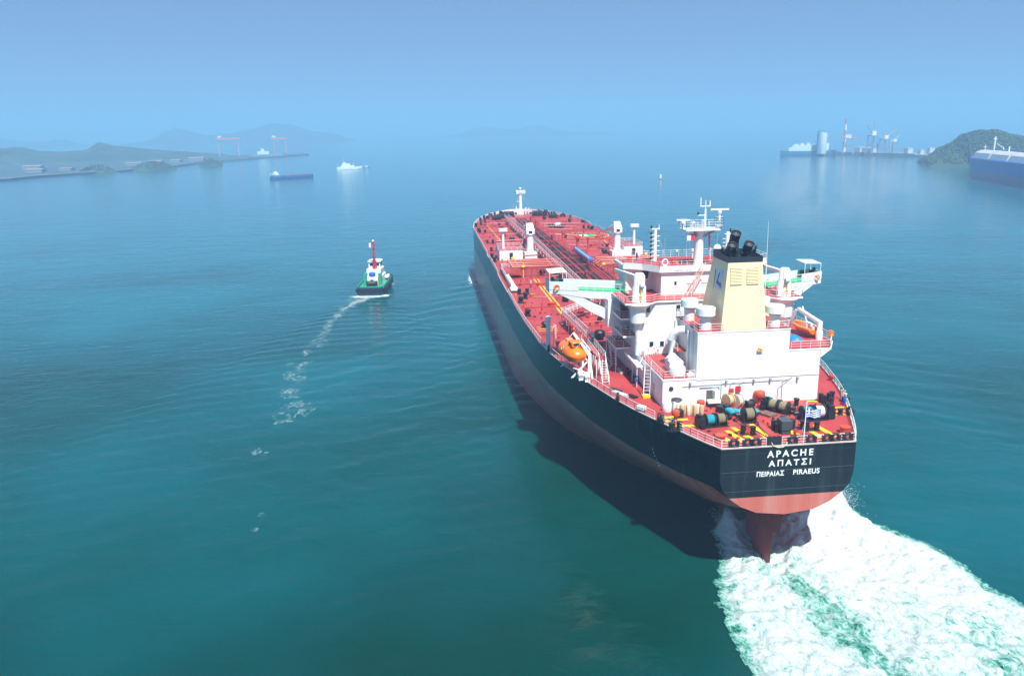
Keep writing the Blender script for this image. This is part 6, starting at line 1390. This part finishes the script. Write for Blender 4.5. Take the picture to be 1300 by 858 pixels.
mb.tube([(-30, 0, 27), (-215, 0, 27)], .6, 6); mb.build('deck_gear', bluep, lng, smooth=False)
mb = MB(); mb.box(-262, -228, -18, 18, 19, 42); mb.box(-256, -232, -21, 21, 42, 46); mb.box(-270, -262, -6, 6, 19, 50); mb.build('superstructure', white, lng, smooth=False)

# ---- low blue barge-like coaster on the left
bg_ = empty('coaster', (967, 227, 0), math.atan2(180-227.0, 1001-967.0), label='long low blue cargo vessel with its small wheelhouse at the left end', cat='ship')
mb = MB(); hullshape(mb, 58, 11, 3.2, .12, .05, -1, .8); mb.build('hull', mat('coaster_blue', (.03, .10, .26), .5), bg_, smooth=False)
mb = MB(); mb.box(15, 55, -4.2, 4.2, 3.2, 4.4); mb.build('hatch_cover', mat('hatch_mauve', (.20, .12, .14), .6), bg_, smooth=False)
mb = MB(); mb.box(2, 11, -5.2, 5.2, 3.1, 5.2); mb.build('deckhouse', mat('coaster_pale_blue', (.1, .3, .55), .5), bg_, smooth=False)
mb = MB(); mb.box(3, 8.5, -3.8, 3.8, 5.2, 7.4); mb.box(4.5, 7.5, -2.8, 2.8, 7.4, 9.2); mb.cyl((6, 0, 9.2), (6, 0, 11.5), .2, n=6); mb.cyl((1, 3, 3), (1, 3, 7.5), .25, n=6); mb.build('wheelhouse', white, bg_, smooth=False)
# ---- white patrol ship
wp = empty('white_ship', (1186, 168, 0), math.atan2(131-168.0, 1192-1186.0), label='white ship with stepped decks and masts, beyond the low blue cargo vessel', cat='ship')
mb = MB(); hullshape(mb, 38, 8, 3.6, .25, .05, -1, 1.3); mb.build('hull', white, wp, smooth=False)
mb = MB(); mb.box(6, 26, -3.2, 3.2, 3.6, 6.2); mb.box(8, 20, -2.8, 2.8, 6.2, 8.8); mb.box(9, 14, -2.3, 2.3, 8.8, 10.6); mb.build('superstructure', white, wp, smooth=False)
mb = MB(); mb.cyl((11, 0, 10.6), (11, 0, 16.5), .35, .15, n=6); mb.box(10.7, 11.3, -1.6, 1.6, 13.2, 13.6); mb.cyl((2, 0, 4), (2, 0, 9), .2, n=6); mb.cyl((25, 0, 6), (25, 0, 11), .25, n=6); mb.build('mast', white, wp)
mb = MB(); mb.prism([(20.5, -1.2), (23, -1.2), (23, 1.2), (20.5, 1.2)], 8, 11); mb.build('funnel', mat('funnel_buff', (.4, .15, .1), .5), wp, smooth=False)
sb = empty('launch', (1236, 131, 0), R(-80), label='tiny launch just beyond the right end of the white ship', cat='boat')
mb = MB(); hullshape(mb, 9, 3, 1.3, .35, .05, -.4, .5); mb.build('hull', mat('hull_grey_blue', (.2, .3, .4), .5), sb, smooth=False)
mb = MB(); mb.box(2.5, 5.5, -1.1, 1.1, 1.3, 3.2); mb.cyl((4, 0, 3.2), (4, 0, 5.5), .12, n=5); mb.build('wheelhouse', white, sb, smooth=False)
# ---- buoy
by = empty('buoy', (786, -213, 0), label='small white and dark red buoy floating beyond the tanker', cat='buoy')
mb = MB(); mb.lathe([(.1, -.6), (1.6, -.5), (1.6, .8), (1.2, 1.1)], (0, 0, 0), 14); mb.build('float', mat('buoy_red', (.35, .03, .05), .5), by)
mb = MB(); mb.lathe([(1.3, 1.1), (1.1, 4.4), (1.3, 4.5), (1.3, 5.2), (.01, 5.4)], (0, 0, 0), 12); mb.build('tower', white, by)

# ---- breakwater and harbour on the right
hz = mat('concrete', (.27, .28, .29), .8); 
bw = MB(); bw.prism([(1452, -655), (1440, -672), (1150, -763), (1060, -800), (1065, -850), (1180, -840), (1330, -760), (1460, -668)], -3, 3.2)
bw.prism([(1400, -674), (1180, -744.5), (1181, -747), (1401, -677)], 3.2, 5.2)
tag(bw.build('breakwater', hz, None, smooth=False), 'long pale concrete quay running out into the haze on the right', 'quay')
t_ = empty('storage_silo', (1311, -655, 3.2), label='pale cylindrical silo tower near the left end of the quay', cat='silo')
mb = MB(); mb.lathe([(6.5, 0), (6.5, 35), (6.2, 35.5), (.01, 36)], (0, 0, 0), 24); mb.build('silo_wall', mat('silo_pale', (.55, .56, .57), .6), t_)
mb = MB(); mb.box(-2, 2, 6.3, 10, 0, 38); mb.cyl((0, 8, 38), (0, 8, 44), .4, n=6); mb.box(-1, 1, -4, 8, 38.5, 39.5); mb.build('lift_tower', mat('lift_blue', (.12, .25, .4), .5), t_, smooth=False)
q_ = empty('moored_ship', (1352, -597, 0), math.atan2(-70, -30)+0, label='white moored ship with stepped decks behind the silo', cat='ship')
mb = MB(); hullshape(mb, 95, 15, 8, .2, .05, -1, 2); mb.build('hull', mat('moored_blue', (.05, .18, .32), .5), q_, smooth=False)
mb = MB(); mb.box(14, 80, -6.5, 6.5, 8, 14); mb.box(20, 60, -6, 6, 14, 18)
for x in (24, 34, 44, 54, 66, 76): mb.box(x, x+5, -5, 5, 14, 20+(x % 3))
mb.build('superstructure', white, q_, smooth=False)
c_ = empty('striped_chimney', (1350, -715, 2), label='tall thin chimney in red and white bands', cat='chimney')
for i in range(6):
    mb = MB(); mb.cyl((0, 0, i*10), (0, 0, i*10+10), 3.0-.25*i, 3.0-.25*(i+1), n=12, cap=(i in (0, 5))); mb.build('band', mat('band_red', (.55, .22, .22), .6) if i % 2 else white, c_)
def quay_crane(x, y, h, rz, lab, jib):
    e = empty('harbour_crane', (x, y, 3), rz, label=lab, cat='crane', group='cranes on the quay')
    mb = MB()
    for a in (-8, 8):
        for b in (-6, 6): mb.cyl((a, b, 0), (a*.8, b*.6, h*.72), .8, n=5)
    mb.box(-8, 8, -5, 5, h*.7, h*.74); mb.box(-8, 8, -5.5, -4.5, h*.35, h*.38); mb.box(-8, 8, 4.5, 5.5, h*.35, h*.38); mb.build('portal', mat('crane_grey_red', (.42, .30, .31), .6), e, smooth=False)
    mb = MB(); mb.box(-4, 5, -3, 3, h*.74, h*.9); mb.build('machine_house', white, e, smooth=False)
    mb = MB()
    if jib: mb.cyl((3, 0, h*.85), (3+jib, 0, h*1.15), .7, n=5); mb.cyl((-3, 0, h*.9), (0, 0, h*1.3), .5, n=5); mb.cyl((0, 0, h*1.3), (3+jib, 0, h*1.15), .3, n=4)
    else: mb.box(-18, 22, -1.2, 1.2, h*.74, h*.8)
    mb.build('jib', mat('crane_grey_red', (.42, .30, .31), .6), e, smooth=False)
quay_crane(1292, -692, 36, R(60), 'low portal crane on the quay nearest the chimney', 0)
quay_crane(1258, -738, 34, R(-70), 'luffing crane in the middle of the quay with its jib raised to the right', 22)
quay_crane(1268, -722, 42, R(110), 'faint luffing crane just left of the middle one on the quay', 14)
quay_crane(1285, -770, 26, R(-60), 'short crane on the quay behind the luffing cranes', 16)
mb = MB()
for i, (x, y, a, b, h_) in enumerate(((1230, -765, 12, 9, 9), (1210, -775, 9, 7, 7), (1195, -782, 8, 8, 10), (1300, -735, 30, 10, 8), (1330, -735, 20, 12, 9))):
    mb = MB(); mb.box(x-a/2, x+a/2, y-b/2, y+b/2, 3.2, 3.2+h_); mb.prism([(x-a/2-.4, y-b/2-.4), (x+a/2+.4, y-b/2-.4), (x+a/2+.4, y+b/2+.4), (x-a/2-.4, y+b/2+.4)], 3.2+h_, 3.7+h_)
    tag(mb.build('harbour_shed', mat('shed_pale', (.6, .58, .56), .7), None, smooth=False), ['small pale shed on the quay, left of the two near the wooded island', 'pale shed on the quay closest to the wooded island but one', 'pale block-like shed on the quay closest to the wooded island', 'long pale shed on the quay behind the middle cranes', 'long pale shed on the quay behind the chimney'][i], 'shed')

# ---- hills and shores
def hill(name, ridge, half, m, label, rough=.16, nseg=110, ncross=26, seed=0, z0=-2, far=1.0, tight=1.0):
    """solid ridge: crest through the given (x, y, z) points, slopes falling on both sides"""
    P_ = np.array(ridge, float); c_ = np.array([-90., 43.5, 56.4]); P_ = c_+(P_-c_)*far; P_[:, 2] = np.maximum(P_[:, 2], z0)     # ridge points set further back along their bearings
    s_ = np.r_[0, np.cumsum(np.hypot(*np.diff(P_[:, :2], axis=0).T))]; u = np.linspace(0, s_[-1], nseg)
    cx, cy_, cz = (np.interp(u, s_, P_[:, k]) for k in range(3))
    d = np.stack([np.gradient(cx), np.gradient(cy_)], -1); d /= np.linalg.norm(d, axis=1)[:, None]; nrm = np.stack([-d[:, 1], d[:, 0]], -1)
    v = np.linspace(-1, 1, ncross); U, V = np.meshgrid(np.arange(nseg), v, indexing='ij')
    X = cx[:, None]+nrm[:, 0][:, None]*V*half; Y = cy_[:, None]+nrm[:, 1][:, None]*V*half
    prof = np.cos(V*math.pi/2)**tight; Z = z0+(cz[:, None]-z0)*prof
    amp = (cz[:, None]-z0)*rough; Z = Z+amp*(fbm(X/half*5, Y/half*5, 5, seed)-.5)*2*(prof**.5)*np.minimum(1, np.abs(V)*3+.25)
    co = np.stack([X, Y, Z], -1).reshape(-1, 3); idx = np.arange(nseg*ncross).reshape(nseg, ncross)
    q = np.stack([idx[:-1, :-1], idx[1:, :-1], idx[1:, 1:], idx[:-1, 1:]], -1).reshape(-1, 4)
    me = bpy.data.meshes.new(name); me.from_pydata(co.tolist(), [], q.tolist()); me.materials.append(m); me.shade_smooth(); me.update()
    o = bpy.data.objects.new(name, me); COL.objects.link(o); tag(o, label, 'hill', kind='structure'); return X, Y, Z
wood = mat('wooded_slope', (.045, .075, .04), .9, var=.5, vscale=.02, spec=.2)
A = [(1930, 1170, 33), (1954, 1099, 31), (1994, 1016, 30), (2011, 980, 33), (2026, 944, 23), (2045, 898, 19), (2064, 850, 22), (2074, 824, 40), (2085, 792, 31), (2096, 759, 27), (2115, 699, 19), (2139, 610, 9), (2161, 517, -2)]
hill('hills', A, 330, wood, 'low hazy hills behind the left shore', seed=2, far=1.0)
hill('hills', [(3646, 1473, -2), (3697, 1331, 3), (3736, 1209, 33), (3766, 1105, 86), (3785, 1036, 63), (3798, 983, 48), (3819, 892, 53), (3833, 824, 66), (3855, 705, 95), (3866, 637, 92), (3873, 586, 76), (3882, 518, 56), (3890, 447, 50), (3894, 395, 33), (3899, 343, 15), (3903, 272, -2)], 600, wood, 'far hazy hills with a rounded peak', rough=.10, seed=5, far=1.35)
hill('hills', [(3600, 2100, 60), (3645, 1965, 55), (3718, 1815, 48), (3754, 1737, 38), (3789, 1655, 36), (3812, 1597, 45), (3833, 1542, 21), (3865, 1457, -2)], 500, wood, 'far hazy ridge at the left edge', rough=.10, seed=6, far=1.35)
hill('hills', [(4908, -86, -2), (4905, -179, 20), (4897, -320, 67), (4885, -458, 51), (4877, -527, 47), (4869, -597, 62), (4857, -680, 70), (4845, -757, 41), (4826, -872, 26), (4803, -985, 19), (4793, -1030, 32), (4778, -1097, 13), (4690, -1405, -2)], 700, wood, 'faint far hills in the middle of the strait', rough=.05, seed=7, far=1.35)
X, Y, Z = hill('island', [(972, -622, -1.5), (968, -630, 8), (962, -640, 13), (958, -650, 20), (955, -662, 27), (951, -672, 37), (944, -684, 41), (932, -700, 41), (922, -713, 36), (906, -735, 31), (880, -768, 26), (848, -805, 19), (800, -860, 8)], 78, wood, 'steep wooded island behind the gas carrier', rough=.12, nseg=160, ncross=50, seed=11, tight=.75)
def forest(X, Y, Z, n, smin, smax, label, seed):
    """tree crowns as small faceted clumps scattered over the slopes"""
    r = random.Random(seed); me = MB(); t = (1+5**.5)/2
    ico = [Vector(p).normalized() for p in ((-1, t, 0), (1, t, 0), (-1, -t, 0), (1, -t, 0), (0, -1, t), (0, 1, t), (0, -1, -t), (0, 1, -t), (t, 0, -1), (t, 0, 1), (-t, 0, -1), (-t, 0, 1))]
    fa = [(0, 11, 5), (0, 5, 1), (0, 1, 7), (0, 7, 10), (0, 10, 11), (1, 5, 9), (5, 11, 4), (11, 10, 2), (10, 7, 6), (7, 1, 8), (3, 9, 4), (3, 4, 2), (3, 2, 6), (3, 6, 8), (3, 8, 9), (4, 9, 5), (2, 4, 11), (6, 2, 10), (8, 6, 7), (9, 8, 1)]
    for _ in range(n):
        i = r.randrange(X.shape[0]-1); j = r.randrange(X.shape[1]-1); a, b = r.random(), r.random()
        x = X[i, j]+(X[i+1, j]-X[i, j])*a+(X[i, j+1]-X[i, j])*b; y = Y[i, j]+(Y[i+1, j]-Y[i, j])*a+(Y[i, j+1]-Y[i, j])*b; z = Z[i, j]+(Z[i+1, j]-Z[i, j])*a+(Z[i, j+1]-Z[i, j])*b
        if z < 2.4 or (fbm(np.array(x*.04), np.array(y*.04), 3, 5) > .66 and r.random() < .8): continue
        s = r.uniform(smin, smax); me.add([(x+p.x*s*r.uniform(.7, 1.2), y+p.y*s*r.uniform(.7, 1.2), z+s*.5+p.z*s*r.uniform(.7, 1.25)) for p in ico], fa, mi=r.randrange(3))
    o = me.build('forest', [mat('leaf_a', (.04, .075, .035), .8, spec=.2), mat('leaf_b', (.06, .10, .045), .8, spec=.2), mat('leaf_c', (.03, .055, .03), .8, spec=.2)], None, smooth=False); tag(o, label, 'forest', kind='stuff')
forest(X, Y, Z, 8000, 1.0, 2.1, 'dense dark green wood covering the right island', 3)
mb = MB(); r_ = random.Random(14)
for i in range(150):
    t = r_.random(); x = 946-150*t+r_.uniform(-3, 3)-0; y = -612-(-25)*0-150*t*1.08; x -= 35*0
    k = r_.uniform(.8, 2.6); mb.sph((x-32+r_.uniform(-4, 4), y-18, .3), k, (1.3, 1, .6), 6, 4)
tag(mb.build('shore_rocks', mat('rock', (.34, .30, .26), .9), None, smooth=False), 'pale rocks along the foot of the wooded island', 'rocks', kind='stuff')
for i, (c, l, w_, h_, lab) in enumerate((((1272, 541), (26, -56), 16, 12, 'small wooded islet off the left shore, nearest the left edge'), ((1345, 480), (22, -76), 20, 13, 'wooded islet off the left shore, second from the left'), ((1465, 417), (9, -46), 18, 12, 'rounded wooded islet off the left shore, rightmost of the three'))):
    a = (c[0]-l[0]/2, c[1]-l[1]/2); b = (c[0]+l[0]/2, c[1]+l[1]/2); XX, YY, ZZ = hill('islet', [(*a, -1), (a[0]*.75+b[0]*.25, a[1]*.75+b[1]*.25, h_*.7), (*c, h_), (a[0]*.25+b[0]*.75, a[1]*.25+b[1]*.75, h_*.65), (*b, -1)], w_, wood, lab, nseg=30, ncross=16, seed=20+i)
    forest(XX, YY, ZZ, 340, .9, 1.9, 'trees on ' + lab, 30+i)
# left shore: low land with pale built strips and shipyard
mb = MB(); mb.prism([(1030, 640), (1100, 592), (1165, 585), (1230, 555), (1310, 510), (1420, 480), (1560, 470), (1800, 400), (2050, 318), (2110, 330), (2100, 700), (1980, 1150), (1200, 1150)], -3, 2.2)
tag(mb.build('shore', mat('shore_land', (.05, .09, .10), .9, var=.4, vscale=.02), None, smooth=False), 'low hazy shore land on the left', 'shore', kind='structure')
mb = MB()
for (a, b) in (((1034, 640), (1100, 593)), ((1100, 593), (1165, 586)), ((1165, 586), (1230, 556)), ((1230, 556), (1310, 511)), ((1310, 511), (1420, 481)), ((1420, 481), (1560, 471))):
    a = Vector((*a, 2.3)); b = Vector((*b, 2.3)); d = (b-a).normalized(); s_ = Vector((-d.y, d.x, 0))*2.5; mb.extr([a+s_, b+s_, b-s_, a-s_], (0, 0, 1.1))
tag(mb.build('sea_wall', hz, None, smooth=False), 'long pale sea wall along the left shore', 'wall')
r_ = random.Random(77)
bl = [(1290, 640, 24, 6), (1330, 610, 18, 5), (1350, 580, 13, 5), (1500, 560, 28, 6), (1560, 540, 24, 7), (1420, 700, 30, 7), (1620, 520, 20, 6), (1700, 500, 30, 8)]
for i, (x, y, w_, h_) in enumerate(bl):
    mb = MB(); mb.box(x-9, x+9, y-w_/2, y+w_/2, 2.2, 2.2+h_*.7); mb.add([(x-9.5, y-w_/2-.5, 2.2+h_*.7), (x+9.5, y-w_/2-.5, 2.2+h_*.7), (x+9.5, y+w_/2+.5, 2.2+h_*.7), (x-9.5, y+w_/2+.5, 2.2+h_*.7), (x, y-w_/2-.5, 2.2+h_), (x, y+w_/2+.5, 2.2+h_)], [(0, 1, 4), (3, 5, 2), (0, 4, 5, 3), (1, 2, 5, 4), (0, 3, 2, 1)])
    tag(mb.build('shore_shed', mat('shed_pink', (.26, .22, .22), .7), None, smooth=False), 'hazy pale shed on the left shore, %s in order towards the red gantry cranes' % words[i], 'shed')
def gantry(c, w_, h, rz, lab):
    e = empty('gantry_crane', (*c, 2.2), rz, label=lab, cat='crane', group='red gantry cranes at the far shipyard'); m_ = mat('gantry_red', (.55, .26, .28), .6)
    mb = MB()
    for s in (1, -1):
        mb.cyl((-7*s, -w_/2, 0), (0, -w_/2, h*.86), 1.3, n=6)
    mb.cyl((-5, w_/2-2, 0), (0, w_/2, h*.86), 1.4, n=6); mb.cyl((5, w_/2-2, 0), (0, w_/2, h*.86), 1.4, n=6); mb.build('leg', m_, e, smooth=False)
    mb = MB(); mb.box(-3, 3, -w_/2-4, w_/2+4, h*.88, h); mb.build('girder', m_, e, smooth=False)
    mb = MB(); mb.box(-3, 3, w_*.3, w_*.3+8, h, h+4); mb.build('trolley', white, e, smooth=False)
gantry((1962, 492), 46, 44, R(12), 'larger red gantry crane, left of the two at the far shipyard')
gantry((1984, 377), 28, 42, R(12), 'smaller red gantry crane, right of the two at the far shipyard')
y_ = empty('berthed_ship', (1975, 372, 0), R(100), label='tiny pale ship berthed under the gantry cranes', cat='ship')
mb = MB(); hullshape(mb, 75, 16, 6, .2, .05, -1, 1); mb.build('hull', mat('berth_blue', (.2, .3, .4), .6), y_, smooth=False)
mb = MB(); mb.box(30, 56, -6, 6, 6, 13); mb.box(40, 48, -5, 5, 13, 19); mb.build('superstructure', white, y_, smooth=False)
